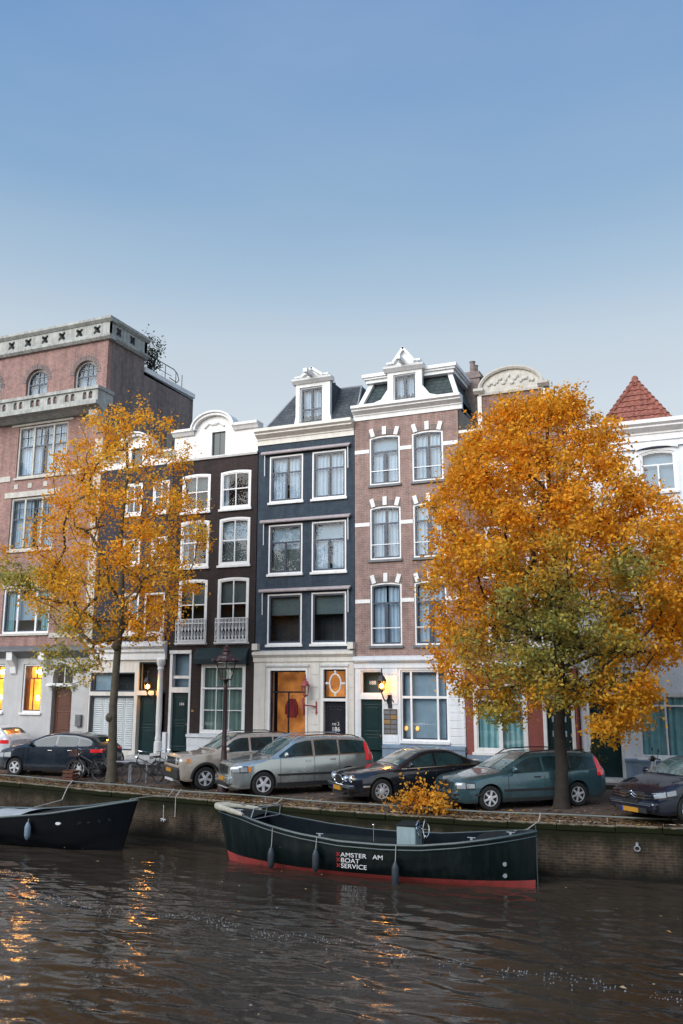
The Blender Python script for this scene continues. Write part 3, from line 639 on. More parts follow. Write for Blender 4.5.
g = MB(); g.box(-22.75,-21.55,Y0-1.0,Y0-.06,.1,.26); g.box(-22.75,-21.55,Y0-.6,Y0-.058,.262,.40); B.part('doorstep', g, M['stucco'])

# ------------------------------------------------------------------ C: aubergine house with the white clock gable
C = Thing('canal_house', 'near-black brown house with white rounded gable and juliet balcony grilles', 'house', (-19.2, Y0, 0), group='tall canal houses in a row')
cx0, cx1 = -21.31, -17.07
cols = [(-20.8,-19.37),(-18.86,-17.37)]; rows = [(10.7,12.38),(8.27,10.32),(5.05,7.74)]
hl = [rect(a,b,c,d) for a,b in cols for c,d in rows]
GD, GF, GW = (-20.98,-20.14,.6,2.98), (-20.98,-20.14,3.2,4.6), (-19.55,-17.45,1.34,4.15)
hl += [rect(-21.1,-20.05,.5,4.72), rect(*GW)]
g = MB(); g.panel(rect(cx0, cx1, .0, 13.1), hl, Y0, .3); C.part('wall', g, M['paint_brown'])
for j, (a,b) in enumerate(cols):
    for i, (c,d) in enumerate(rows):
        bars = cross(.52 if i < 2 else .6)
        w_ = window(C, a, b, c, d, bars, 'white_sash', None, .095, .045, ('dimtop','half','dimtop','half','greytop','dimtop')[i+3*j if i+3*j < 6 else 0], dep=-.02, rise=.06)
        if i == 2:   # white cast-iron grille
            g = MB(); z0, z1 = c+.02, c+.98; yy = Y0-.16
            for z in (z0+.05, z1-.2, z1-.02): g.box(a-.02, b+.02, yy, yy+.03, z, z+.035)
            n = 9
            for k in range(n+1): x = a+(b-a)*k/n; g.box(x-.012, x+.012, yy+.003, yy+.025, z0, z1)
            for k in range(n):
                x = a+(b-a)*k/n; xm = (b-a)/n
                for z in (z0+.09, z0+.43): g.tube([(x,yy+.012,z),(x+xm/2,yy+.012,z+.17),(x+xm,yy+.012,z),(x+xm/2,yy+.012,z+.33),(x,yy+.012,z+.0)], .014, 4)
                g.tube([(x+xm/2+.045*math.cos(t), yy+.012, z1-.1+.05*math.sin(t)) for t in np.linspace(0,2*PI,8,endpoint=False)], .011, 4, closed=True)
            g.box(a-.04, b+.04, yy-.02, Y0-.021, z0-.08, z0-.02)
            for x in (a, b): g.box(x-.015, x+.015, yy+.031, Y0, z1-.05, z1-.02)
            C.part('balcony_grille', g, M['white_iron'], w_)
gable(C, cx0+.02, cx1, 13.0, 14.28, -19.25, .98, 15.0, [rect(-19.36,-18.68,13.06,14.2)])
g = MB(); g.box(-19.36,-18.68,Y0+.08,Y0+.12,13.06,14.2); g.box(-19.03,-19.01,Y0+.06,Y0+.08,13.06,14.2); C.part('loft_shutter', g, M['door_green'])
g = MB(); g.ball((-19.25,Y0-.03,14.62),.34,.06,.14); g.tube([(-19.75,Y0-.05,14.42),(-19.5,Y0-.06,14.62),(-19.3,Y0-.06,14.55),(-19.0,Y0-.06,14.62),(-18.75,Y0-.05,14.42)], .05, 6); C.part('gable_ornament', g, M['white'], smooth=True)
g = MB(); g.mould(cx0+.02,cx1,[(Y0+.02,13.0),(Y0-.08,13.0),(Y0-.12,13.08),(Y0-.031,13.14)]); C.part('gable_band', g, M['white'])
body(C, cx0, cx1, 12.9, 'paint_brown')
g = MB(); # pitched roof behind the gable
g.add([(cx0+.1,Y0+.3,12.9),(cx1-.1,Y0+.3,12.9),(-19.2,Y0+.33,14.5),(cx0+.1,Y0+10,12.9),(cx1-.1,Y0+10,12.9),(-19.2,Y0+10,14.5)], [(0,1,2),(3,5,4),(0,2,5,3),(1,4,5,2)]); C.part('roof', g, M['slate'])
fr = MB(); fr.panel(rect(-21.1,-20.05,.5,4.72), [rect(GD[0],GD[1],.5,GD[3]), rect(*GF)], Y0-.03, .25)
fr.box(-21.12,-20.03,Y0-.07,Y0-.031,4.6,4.74); fr.box(GF[0]+.001,GF[1]-.001,Y0+.04,Y0+.12,3.56,3.68); f = C.part('door_frame', fr, M['white'])
g = MB(); g.panel(rect(*GF), [], Y0+.08, 0); C.part('fanlight', g, M['glass'], f); g = MB(); g.box(-21.1,-20.0,Y0+.35,Y0+.37,3.0,4.72); C.part('blind', g, M['curtain_grey'], f)
d = door(C, GD[0], GD[1], GD[2], GD[3], 'door_green', panels=2, dep=.1)
text(C, '184', (-20.52, Y0+.075, 2.45), .17, M['chalk'], d, 'house_number')
w_ = window(C, *GW, [('h', .66, 0, 1, .07, 1), ('h', .32, 0, 1, .035), ('v', .33, 0, 1, .035), ('v', .66, 0, 1, .035)], 'white_sash', None, .11, .045, 'sage', dep=-.01, sill=None)
g = MB(); g.mould(-19.8,-17.3,[(Y0-.001,4.16),(Y0-.28,4.16),(Y0-.3,4.36),(Y0-.2,4.62),(Y0-.001,4.82)]); C.part('awning', g, M['awning'])
g = MB(); g.mould(-20.1,cx1-.02,[(Y0-.001,.85),(Y0-.12,.85),(Y0-.12,1.15),(Y0-.2,1.2),(Y0-.2,1.3),(Y0-.001,1.33)]); C.part('sill_band', g, M['white_cool'])
g = MB(); g.panel(rect(-20.1,cx1-.02,.0,.85), [rect(-19.5,-18.3,.2,.78)], Y0-.1, .099); C.part('plinth', g, M['white_cool'])
g = MB(); g.box(-19.5,-18.3,Y0-.03,Y0-.002,.2,.78); C.part('cellar_hatch', g, M['navy_frame'])
g = MB(); g.box(-21.25,-20.0,Y0-1.15,Y0-.11,.1,.32); g.box(-21.25,-20.0,Y0-.7,Y0-.108,.322,.54); C.part('doorstep', g, M['stucco'])
g = MB(); g.box(-21.3,-21.12,Y0-.12,Y0-.001,.0,1.35); C.part('door_pier', g, M['white_cool'])
g = MB(); g.box(-19.98,-19.86,Y0-.03,Y0-.001,2.2,2.28); C.part('name_plate', g, M['brass'])

# ------------------------------------------------------------------ D: blue house with white ground floor
D = Thing('canal_house', 'dark blue house with white ground floor and white hoist dormer on slate roof', 'house', (-14.8, Y0, 0), group='tall canal houses in a row')
dx0, dx1 = -17.03, -12.63
cols = [(-16.48,-14.93),(-14.5,-12.99)]; rows = [(10.8,12.79),(7.78,9.84),(4.91,6.95)]
g = MB(); g.panel(rect(dx0, dx1, 4.65, 13.35), [rect(a,b,c,d) for a,b in cols for c,d in rows], Y0, .3); D.part('wall', g, M['paint_blue'])
for i, (c,d) in enumerate(rows):
    for j, (a,b) in enumerate(cols):
        bk = (('white','white'),('greytop','whitetop'),('dimtop','dimtop'))[i][j]
        window(D, a, b, c, d, tbars(.64) if i < 2 else [], 'white_sash', 'navy_frame', .058, .07, bk, dep=-.015)
    g = MB(); z = d+.12; g.tube([(cols[0][0]-.35,Y0-.16,z),(cols[1][1]+.2,Y0-.16,z)], .055, 8); g.box(cols[0][0]-.37,cols[1][1]+.22,Y0-.13,Y0-.001,z+.04,z+.1)
    aw = D.part('awning', g, M['awning_bar'], smooth=True)
    for x in (cols[0][0]-.2, cols[1][1]+.12):
        g = MB(); g.tube([(x,Y0-.12,z-.05),(x,Y0-.1,z-.95)], .02, 6); D.part('awning_arm', g, M['white_iron'], aw)
for i, (a, n_) in enumerate(((-15.7, 5), (-13.9, 3))):   # small things on the sill behind the upper panes
    pass
cornice(D, dx0-.05, dx1, 13.33, 13.99, .42, 'cream')
body(D, dx0, dx1, 13.6, 'paint_dark')
g = MB()  # mansard
b0 = [(dx0+.05,Y0+.15,13.95),(dx1-.03,Y0+.15,13.95),(dx1-.03,41,13.95),(dx0+.05,41,13.95)]; t0 = [(-16.05,33.1,16.0),(-12.92,33.1,16.0),(-12.92,39.5,16.0),(-16.05,39.5,16.0)]
g.add(b0+t0, [(0,1,5,4),(1,2,6,5),(2,3,7,6),(3,0,4,7),(4,5,6,7)]); rf = D.part('roof', g, M['slate'])
g = MB(); g.tube([t0[1],(-12.65,Y0+.13,13.97)], .045, 6); g.tube([t0[0],t0[1]], .05, 6); g.tube([t0[0],b0[0]], .045, 6); D.part('flashing', g, M['lead'], rf)
def dormer(Bd, x0, x1, z0, zc, zt, y, wx0, wx1, wz0, wz1, side, back):
    g = MB(); g.panel([(x0-.14,z0),(x1+.14,z0),(x1+.06,z0+.25),(x1,z0+.55),(x1,zc),(x0,zc),(x0,z0+.55),(x0-.06,z0+.25)], [rect(wx0,wx1,wz0,wz1)], y, .2)
    dm = Bd.part('dormer', g, M['white'])
    s = MB(); s.box(x0+.05,x0+.1,y+.2,y+2.2,z0,zc); s.box(x1-.1,x1-.05,y+.2,y+2.2,z0,zc); s.box(x0+.04,x1-.04,y+.2,y+2.2,zc-.04,zc+.06); Bd.part('cheek', s, M[side], dm)
    c = (x0+x1)/2; p = MB()
    p.mould(x0-.12,x1+.12,[(y+.2,zc),(y-.06,zc),(y-.2,zc+.12),(y-.22,zc+.2),(y+.2,zc+.2)])
    h = zt-zc-.2; hw = (x1-x0)/2; zb_ = zc+.2
    p.panel([(c-hw*.92,zb_),(c+hw*.92,zb_),(c+hw*.80,zb_+h*.16),(c+hw*.55,zb_+h*.22),(c,zb_+h*.86),(c-hw*.55,zb_+h*.22),(c-hw*.80,zb_+h*.16)], [], y-.04, .2, back=True)
    for sg in (-1, 1):
        q0, q1 = Vector((c+sg*hw*.62, y-.03, zb_+h*.18)), Vector((c, y-.03, zb_+h*.92)); d_ = q1-q0; an = math.atan2(d_.z, d_.x)
        p.mbox(Matrix.Translation((q0+q1)/2) @ Matrix.Rotation(-an, 4, 'Y'), d_.length+.06, .30, .10)
        p.mbox(Matrix.Translation((c+sg*hw*.84, y-.03, zb_+h*.19)), hw*.30, .26, .07)
    Bd.part('pediment', p, M['white'], dm)
    hb = MB(); hb.box(c-.09,c+.09,y-.80,y-.05,zc+.24,zc+.40); hb.tube([(c,y-.7,zc+.24),(c,y-.7,zc+.1)], .02, 5); Bd.part('hoist_beam', hb, M['white'], dm)
    return dm
dormer(D, -15.45,-13.85,13.98,15.95,16.62,Y0+.3,-15.27,-14.2,14.1,15.8,'slate','white')
window(D, -15.27,-14.2,14.1,15.8, cross(.42,.07,.08), 'white_sash', 'navy_frame', .05, .07, 'white', y=Y0+.34, dep=.04, sill='white', name='dormer_window')
# ground floor
SW, FD, FF = (-16.27,-14.7,.75,3.87), (-13.92,-12.99,.3,2.68), (-13.92,-12.99,2.8,3.9)
g = MB(); g.panel(rect(dx0, dx1, 0, 4.3), [rect(*SW), rect(*FD), rect(*FF)], Y0-.06, .36); 
for k in range(8):
    z = .35+.48*k
    for a, c in ((dx0+.02,-16.5),(-14.45,-14.12),(-12.86,dx1-.02)): g.box(a, c, Y0-.085, Y0-.061, z, z+.44)
gf = D.part('ground_floor', g, M['cream'])
g = MB(); g.mould(dx0-.02, dx1, [(Y0+.02,4.22),(Y0-.12,4.22),(Y0-.12,4.38),(Y0-.24,4.5),(Y0-.24,4.6),(Y0+.02,4.68)])
for x in (dx0+.1, dx1-.1): g.box(x-.12,x+.12,Y0-.26,Y0-.001,4.69,4.95)
D.part('ground_cornice', g, M['cream'])
g = MB()
for a, c, zz in ((-16.45,-14.55,3.98),(-14.05,-12.85,3.98)): g.mould(a, c, [(Y0-.061,zz),(Y0-.14,zz+.05),(Y0-.16,zz+.12),(Y0-.061,zz+.14)])
g.panel(rect(-16.36,-14.61,.66,3.96), [rect(*SW)], Y0-.1, .039); g.panel(rect(-14.01,-12.9,.28,3.97), [rect(-13.93,-12.98,.29,2.69), rect(-13.93,-12.98,2.79,3.91)], Y0-.1, .039)
D.part('architrave', g, M['white'])
f = light(D, 'shop_window', SW, 'door_black', None, Y0-.06, bars=[('h',.73,0,1,.06),('v',.5,0,.73,.05)])
g = MB(); g.box(-16.6,-14.4,Y0+1.25,Y0+1.27,.4,4.1); D.part('shop_back', g, M['lit_shop'], f)
g = MB(); g.box(-15.0,-14.72,Y0+.5,Y0+.52,.75,2.1); D.part('orange_banner', g, M['orange_panel'], f)
g = MB(); g.box(-16.3,-14.7,Y0+.06,Y0+1.2,.6,.74); D.part('window_shelf', g, M['door_brown'], f)
def coat(x, z, w_, h_, y):
    g = MB(); n = 12; ring = []
    for i, t in enumerate(np.linspace(0, 1, 7)):
        ww = w_*(.55+.45*min(1, t*2.2)) if t < .4 else w_*(.92+.14*t); zz = z - h_*t
        ring.append([(x+ww/2*math.cos(2*PI*k/n)*(1+.08*math.sin(3*k+i)), y+.11*math.sin(2*PI*k/n), zz) for k in range(n)])
    g.add([p for r_ in ring for p in r_], [(i*n+k, i*n+(k+1)%n, (i+1)*n+(k+1)%n, (i+1)*n+k) for i in range(6) for k in range(n)])
    for s_ in (-1, 1): g.tube([(x+s_*w_*.3,y,z-.02),(x+s_*w_*.55,y-.02,z-.3),(x+s_*w_*.58,y-.04,z-.62)], [.05,.07,.06], 6)
    g.tube([(x,y,z),(x,y,z+.1),(x+.05,y,z+.15)], .012, 5); return g
for x, z, lb in ((-15.72,2.75,'red coat hanging in the shop window, the wider one at left'),(-14.98,2.72,'red coat hanging beside the orange banner in the shop window')):
    tag(coat(x, z, .40 if x < -15.3 else .26, .75, Y0+.8).build('coat', M['red_cloth'], smooth=True), lb, 'coat', 'coats in the shop window')
tb = Thing('paper_bag', 'pale carrier bag standing at the foot of the shop window', 'bag', (-15.25, Y0+.3, .745))
g = MB(); g.box(-15.42,-15.08,Y0+.2,Y0+.38,.745,1.25); g.tube([(-15.33,Y0+.29,1.25),(-15.3,Y0+.29,1.38),(-15.2,Y0+.29,1.38),(-15.17,Y0+.29,1.25)], .01, 5); tb.part('bag_body', g, M['white_bag'])
d = door(D, *FD, 'door_black', y=Y0-.06, panels=1, dep=.14)
text(D, 'no 2', (-13.45, Y0+.04, 1.78), .17, M['chalk'], d, 'door_lettering'); text(D, '186', (-13.45, Y0+.04, 1.55), .24, M['chalk'], d, 'house_number')
f = light(D, 'fanlight', FF, 'door_black', None, Y0-.06)
g = MB(); g.box(-14.1,-12.85,Y0+.35,Y0+.37,2.6,4.1); D.part('hall', g, M['lit_shop'], f)
g = MB(); g.box(-13.85,-13.5,Y0+.3,Y0+.32,2.8,3.15); D.part('hall_light', g, M['orange_panel'], f)
g = MB(); cxx, czz = -13.455, 3.37
g.tube([(cxx+.24*math.cos(t), Y0-.005, czz+.36*math.sin(t)) for t in np.linspace(0,2*PI,24,endpoint=False)], .032, 6, closed=True)
for dx_, dz_, l in ((0,.36,.1),(0,-.36,.1),(.24,0,.13),(-.24,0,.13)):
    u = Vector((dx_,0,dz_)).normalized(); c_ = Vector((cxx+dx_, Y0-.005, czz+dz_)); g.tube([c_, c_+u*l], [.03,.05], 6); g.ball(tuple(c_+u*l), .05, .03, .05)
D.part('oval_tracery', g, M['white_iron'], f, smooth=True)
g = MB(); g.box(dx0+.02,dx1-.02,Y0-.12,Y0-.09,0,.3); D.part('plinth', g, M['blue_plinth'])
g = MB(); g.box(-14.1,-12.8,Y0-.6,Y0-.125,.1,.28); D.part('doorstep', g, M['blue_plinth'])
# ------------------------------------------------------------------ E: mauve brick house
E = Thing('canal_house', 'mauve brick house with keystone windows and white attic under a mansard', 'house', (-10.5, Y0, 0), group='tall canal houses in a row')
ex0, ex1 = -12.61, -8.28
cols = [(-11.97,-10.68),(-10.17,-8.9)]; rows = [(11.15,13.18),(8.14,10.28),(4.8,7.23)]
ho = [arch(a,b,c,d,.07) for a,b in cols for c,d in rows]
g = MB(); g.panel(rect(ex0, ex1, 4.36, 13.95), ho, Y0, .3); E.part('wall', g, M['brick_pink'])
for i, (c,d) in enumerate(rows):
    for j, (a,b) in enumerate(cols):
        bk = (('whitetop','white'),('white','white'),('white','whitefull'))[i][j]
        w_ = window(E, a, b, c, d, tbars(.68, .07, .14), 'white_sash', 'navy_frame', .062, .06, bk, rise=.07, dep=.02, sill='ledge')
        g = MB(); g.box(a+.06,b-.06,Y0-.02,Y0+.005,c+(d-c)*.27,c+(d-c)*.27+.035); E.part('guard_rail', g, M['white_iron'], w_)
        for k in (-1,0,1):
            g = MB(); x = (a+b)/2+k*.52; g.mbox(Matrix.Translation((x, Y0-.005, d+.2-.06*abs(k))) @ Matrix.Rotation(R(16)*k, 4, 'Y'), .17, .09, .34); E.part('keystone', g, M['white'])
        g = MB(); n = 9; cx_ = (a+b)/2
        for k in range(n):
            u0, u1 = -1+2*k/n, -1+2*(k+1)/n-.03; hw = (b-a)/2+.02; zz = lambda u, t: d-.07+.09*(1-u*u)+t
            g.panel([(cx_+u0*hw,zz(u0,0)),(cx_+u1*hw,zz(u1,0)),(cx_+u1*hw*1.08,zz(u1,.22)),(cx_+u0*hw*1.08,zz(u0,.22))], [], Y0-.012, .02)
        E.part('brick_arch', g, M['brick_flank'])
    zb = (12.5, 9.5, 6.45)[i]
    for a, c_ in ((ex0+.01, cols[0][0]-.005),(cols[0][1]+.005, cols[1][0]-.005),(cols[1][1]+.005, ex1-.01)): g = MB(); g.box(a, c_, Y0-.02, Y0+.02, zb, zb+.15); E.part('stone_band', g, M['white'])
cornice(E, ex0-.03, ex1+.2, 13.9, 14.46, .4, 'white')
body(E, ex0, ex1, 14.2, 'brick_flank')
g = MB(); g.box(ex1-.02,ex1,Y0+.3,Y0+11,0,14.0); E.part('party_wall', g, M['render'])
# attic
az0, az1, ay = 14.46, 15.55, Y0+.12
b0 = [(ex0+.2,ay,az0),(ex1-.0,ay,az0),(ex1-.0,41,az0),(ex0+.2,41,az0)]; t0 = [(ex0+.62,ay+.42,az1),(ex1-.38,ay+.42,az1),(ex1-.38,40.5,az1),(ex0+.62,40.5,az1)]
g = MB(); g.add(b0+t0, [(0,1,5,4),(1,2,6,5),(2,3,7,6),(3,0,4,7),(4,5,6,7)]); mr_ = E.part('mansard', g, M['slate_green'])
for b_, t_ in ((b0[0],t0[0]),(b0[1],t0[1]),(b0[2],t0[2])): g = MB(); g.tube([(b_[0],b_[1]-.04,b_[2]),(t_[0],t_[1]-.06,t_[2])], .13, 4); E.part('corner_post', g, M['white'], mr_)
g = MB(); o_ = .2
for k, (q0, q1) in enumerate((((t0[0][0]-o_, t0[1][0]+o_), (t0[0][1]-.3, 40.7)),)):
    (xa, xb), (ya, yb) = q0, q1
    g.box(xa, xb, ya, yb, az1, az1+.14); g.box(xa-.08, xb+.08, ya-.08, yb+.05, az1+.14, az1+.22); g.box(xa-.14, xb+.14, ya-.14, yb+.08, az1+.221, az1+.36)
E.part('attic_cornice', g, M['white'], mr_)
dormer(E, -11.16,-9.7,14.46,15.78,16.78,Y0-.02,-10.92,-9.96,14.52,15.66,'slate_green','white')
for s_, x in ((-1,-11.16),(1,-9.7)): g = MB(); g.panel([(x,14.47),(x+s_*.75,14.47),(x+s_*.62,14.6),(x+s_*.3,14.7),(x+s_*.12,14.95),(x,15.1)][::s_], [], Y0+.0, .12, back=True); E.part('scroll_wing', g, M['white'])
window(E, -10.92,-9.96,14.52,15.66,[('v',.5,0,1,.12)],'white_sash','navy_frame',.04,.07,'white',y=Y0-.0,dep=.05,sill=None,name='dormer_window')
ch = MB(); ch.box(-8.6,-7.95,34.0,34.9,12,16.0); ch.box(-8.66,-7.89,33.95,34.95,16.0,16.15); ch.box(-8.6,-7.95,34.0,34.9,16.15,16.3)
for k in range(2): ch.lathe([(.13,16.3),(.11,16.75),(.14,16.8)], (-8.28,34.2+.5*k,0), 10)
E.part('chimney', ch, M['brick_flank'])
# ground floor
FD, FF, GW = (-12.38,-11.5,.3,2.78), (-12.38,-11.5,2.96,3.86), (-10.76,-8.92,1.28,3.86)
g = MB(); g.panel(rect(ex0, ex1, 0.9, 4.1), [rect(FD[0],FD[1],.9,FD[3]) , rect(*FF), rect(*GW)], Y0-.05, .35)
g.panel(rect(ex0,FD[0],0,.9),[],Y0-.05,.3)
for k in range(10):
    z = 1.2+.28*k
    for a, c_ in ((ex0+.03,-12.45),(-11.42,-10.86),(-8.86,ex1-.03)):
        if a < -11 and a > -12 and 1.4 < z+.1 < 2.45: continue
        g.box(a, c_, Y0-.072, Y0-.051, z, z+.235)
E.part('ground_floor', g, M['white_cool'])
g = MB(); g.mould(ex0-.02, ex1+.02, [(Y0+.02,3.95),(Y0-.1,3.95),(Y0-.1,4.12),(Y0-.22,4.2),(Y0-.25,4.24),(Y0-.25,4.36),(Y0+.02,4.42)]); E.part('ground_cornice', g, M['white_cool'])
g = MB(); g.box(-11.48,ex1-.01,Y0-.14,Y0-.051,0,.98); g.mould(-11.48,ex1-.01,[(Y0-.14,.98),(Y0-.18,1.0),(Y0-.18,1.08),(Y0-.051,1.14)]); E.part('plinth', g, M['blue_plinth'])
f = light(E, 'fanlight', FF, 'white', 'dim_blind', Y0-.05); text(E, '188', (-11.92, Y0+.035, 3.33), .2, M['chalk'], f, 'house_number')
door(E, *FD, 'door_green', y=Y0-.05, panels=2, dep=.12)
g = MB(); g.box(-12.5,-11.4,Y0-.8,Y0-.15,.1,.28); E.part('doorstep', g, M['blue_plinth'])
g = MB(); g.box(-11.44,-10.9,Y0-.075,Y0-.052,1.5,2.42); pl = E.part('plaque_board', g, M['bronze'])
g = MB()
for i in range(5):
    for k in range(2):
        if (i, k) in ((2,0),(3,1)): continue
        g.box(-11.42+.265*k,-11.18+.265*k,Y0-.085,Y0-.076,1.53+.175*i,1.67+.175*i)
E.part('nameplate', g, M['ledge'], pl)
g = MB(); g.box(-11.42,-11.18,Y0-.086,Y0-.076,1.88,2.02); g.box(-11.155,-10.915,Y0-.086,Y0-.076,2.055,2.195); E.part('brass_nameplate', g, M['brass'], pl)
w_ = window(E, *GW, [('h',.62,0,1,.09,1),('v',.20,0,1,.075,1),('v',.80,0,1,.075,1)], 'white_sash', 'navy_frame', .06, .05, 'grey', y=Y0-.05, dep=.05, sill='white_cool')
for x in (-10.62,-10.18):
    g = MB(); g.ball((x, Y0+.16, 1.72), .07, .05, .085); E.part('candle_lamp', g, M['candle'], w_, smooth=True)

# ------------------------------------------------------------------ F: house behind the dense tree
Fh = Thing('canal_house', 'rust brick house with low arched white pediment and red pilasters behind the dense tree', 'house', (-6.2, Y0, 0), group='tall canal houses in a row')
fx0, fx1 = -8.26, -4.22
rows = [(9.9,11.7),(7.3,9.2),(4.7,6.6)]; cols = [(-7.4,-6.4),(-5.9,-4.9)]
holes = [rect(a,b,c,d) for a,b in cols for c,d in rows]
g = MB(); g.panel([(fx0,4.0),(fx1,4.0),(fx1,12.9),(-4.9,12.9),(-4.9,14.42),(-7.42,14.42),(-7.42,12.9),(fx0,12.9)], holes, Y0, .32); Fh.part('wall', g, M['brick_brown'])
for i, (c,d) in enumerate(rows):
    for j, (a,b) in enumerate(cols): window(Fh, a,b,c,d, cross(.5), 'white_sash', None, .1, .05, 'half')
n = 12; cxx = -6.16; hw = 1.24
g = MB(); g.panel([(cxx-hw,14.43),(cxx+hw,14.43)] + [(cxx+hw*.92*math.cos(PI*i/n), 14.5+.72*math.sin(PI*i/n)) for i in range(n+1)], [], Y0-.04, .3, back=True); pd = Fh.part('pediment', g, M['sandstone'])
g = MB(); vs = []
prof = [(-.12,-.04),(.26,-.04),(.26,.08),(-.17,.08),(-.17,.03)]
for i in range(n+1):
    t = PI*i/n; a, c = cxx+hw*.95*math.cos(t), 14.52+.74*math.sin(t); nx_, nz_ = math.cos(t)*.72, math.sin(t)*hw; l = math.hypot(nx_, nz_)
    vs += [(a+nx_/l*h, Y0+d_, c+nz_/l*h) for d_, h in prof]
g.add(vs, [(i*5+j, i*5+(j+1)%5, (i+1)*5+(j+1)%5, (i+1)*5+j) for i in range(n) for j in range(5)])
g.mould(cxx-hw-.18, cxx-hw+.2, [(Y0+.26,14.36),(Y0-.12,14.36),(Y0-.24,14.46),(Y0-.24,14.56),(Y0+.26,14.56)]); g.mould(cxx+hw-.2, cxx+hw+.18, [(Y0+.26,14.36),(Y0-.12,14.36),(Y0-.24,14.46),(Y0-.24,14.56),(Y0+.26,14.56)])
Fh.part('pediment_moulding', g, M['sandstone'], pd)
g = MB(); g.mould(cxx-hw, cxx+hw, [(Y0-.001,14.3),(Y0-.07,14.3),(Y0-.09,14.4),(Y0-.041,14.44)])
for k in range(16):
    u = (k-7.5)/8; g.ball((cxx+u*hw*.72, Y0-.06, 14.68+.18*math.sin(k*2.1)*(1-abs(u))+.16*(1-u*u)), .07+.03*math.sin(k*1.7), .04, .08)
Fh.part('relief', g, M['sandstone'], pd, smooth=True)
g = MB(); g.box(-7.46,-7.3,Y0-.05,Y0-.001,12.9,14.3); g.box(-5.02,-4.86,Y0-.05,Y0-.001,12.9,14.3); g.box(fx0+.01,-7.42,Y0-.04,Y0+.3,12.9,13.02); g.box(-4.9,fx1,Y0-.04,Y0+.3,12.9,13.02); Fh.part('quoin_strip', g, M['cream'])
body(Fh, fx0, fx1, 12.6, 'brick_flank')
GW = (-7.98,-6.03,.95,3.35); FD = (-5.36,-4.5,.2,2.85)
g = MB(); g.panel(rect(fx0,fx1,0,4.0), [rect(*GW), rect(-5.46,-4.4,.2,3.7)], Y0-.02, .3); Fh.part('ground_floor', g, M['red_paint'])
window(Fh, *GW, [('v',.5,0,1,.14,1),('h',.8,0,1,.1,1)], 'white', None, .12, .04, 'teal', y=Y0-.02, dep=-.02, sill='white')
g = MB(); g.panel(rect(-5.48,-4.38,.2,3.72), [rect(FD[0],FD[1],.2,FD[3]), rect(FD[0],FD[1],3.0,3.6)], Y0-.06, .2); Fh.part('door_frame', g, M['white'])
d = door(Fh, *FD, 'door_green', y=Y0-.02, panels=2, dep=.12)
g = MB()
for x in (-5.13,-4.75): g.box(x-.06,x+.06,Y0+.07,Y0+.084,1.55,1.75); g.box(x-.06,x+.06,Y0+.07,Y0+.084,2.05,2.25)
Fh.part('door_light', g, M['curtain_grey'], d)
light(Fh, 'fanlight', (FD[0],FD[1],3.0,3.6), 'white', 'room', Y0-.06)
g = MB(); g.box(fx0+.01,-5.5,Y0-.1,Y0-.021,0,.85); Fh.part('plinth', g, M['blue_plinth'])
g = MB(); g.tube([(-4.3,Y0-.1,.1),(-4.3,Y0-.1,12.8)], .05, 8)
for z in (1.9, 4.2, 7, 10): g.tube([(-4.3,Y0-.1,z),(-4.3,Y0-.1,z+.1)], .07, 8)
Fh.part('drain_pipe', g, M['red_paint'], smooth=True)
g = MB(); g.mould(fx0,fx1,[(Y0+.02,3.9),(Y0-.12,3.9),(Y0-.2,4.05),(Y0-.2,4.15),(Y0+.02,4.2)]); Fh.part('ground_cornice', g, M['white'])

# ------------------------------------------------------------------ G: white house with pyramid roof
G = Thing('canal_house', 'white house at far right with red tiled pyramid roof and teal curtains', 'house', (-.6, Y0, 0), group='tall canal houses in a row')
gx0, gx1 = -4.2, 4.4
cols = [(-3.1,-2.1),(-1.68,-.5),(.3,1.45),(2.2,3.35)]; rows = [(10.0,11.5),(7.3,8.75),(4.7,6.3)]
holes = [arch(a,b,c,d,.1) for a,b in cols[1:] for c,d in rows] + [arch(*cols[0],c,d,.1) for c,d in rows[1:]]
FD = (-3.9,-2.9,.14,3.0); GWs = [(-2.32,-.5,.92,3.05),(.6,2.4,.92,3.05)]
g = MB(); g.panel(rect(gx0,gx1,0,12.0), holes + [rect(FD[0]-.1,FD[1]+.1,.14,3.75)] + [rect(*q) for q in GWs], Y0, .3); G.part('wall', g, M['white_cool'])
for j, (a,b) in enumerate(cols):
    for i, (c,d) in enumerate(rows):
        if i == 0 and j == 0: continue
        window(G, a,b,c,d, tbars(.66,.05,.05), 'white_sash', None, .055, .035, 'grey' if i == 0 else 'dimtop', rise=.1, dep=.04, sill='white_cool')
        g = MB(); n_ = 8; cx_ = (a+b)/2; hw = (b-a)/2+.12
        for k in range(n_):
            u0, u1 = -1+2*k/n_, -1+2*(k+1)/n_; zz = lambda u: d+.02+.1*(1-u*u)
            g.add([(cx_+u*hw, yy, zz(u)+t) for u in (u0,u1) for t in (0,.09) for yy in (Y0-.1, Y0+.01)], [(0,4,6,2),(2,6,7,3),(0,1,5,4),(1,3,7,5)])
        G.part('hood_mould', g, M['white_cool'])
cornice(G, gx0-.02, gx1, 11.85, 12.55, .42, 'white')
g = MB(); g.tube([(gx0,Y0-.06,11.62),(-2,Y0-.05,11.55),(0,Y0-.05,11.6),(gx1,Y0-.06,11.5)], .018, 5); g.tube([(gx0,Y0-.05,7.0),(-1.2,Y0-.05,6.95),(-.4,Y0-.05,6.8),(gx1,Y0-.06,7.0)], .018, 5); G.part('facade_cable', g, M['navy_frame'])
body(G, gx0, gx1, 12.0, 'render')
g = MB(); g.panel(rect(FD[0]-.1,FD[1]+.1,.14,3.75), [rect(FD[0],FD[1],.14,3.02), rect(FD[0],FD[1],3.12,3.65)], Y0+.02, .15); G.part('door_frame', g, M['white'])
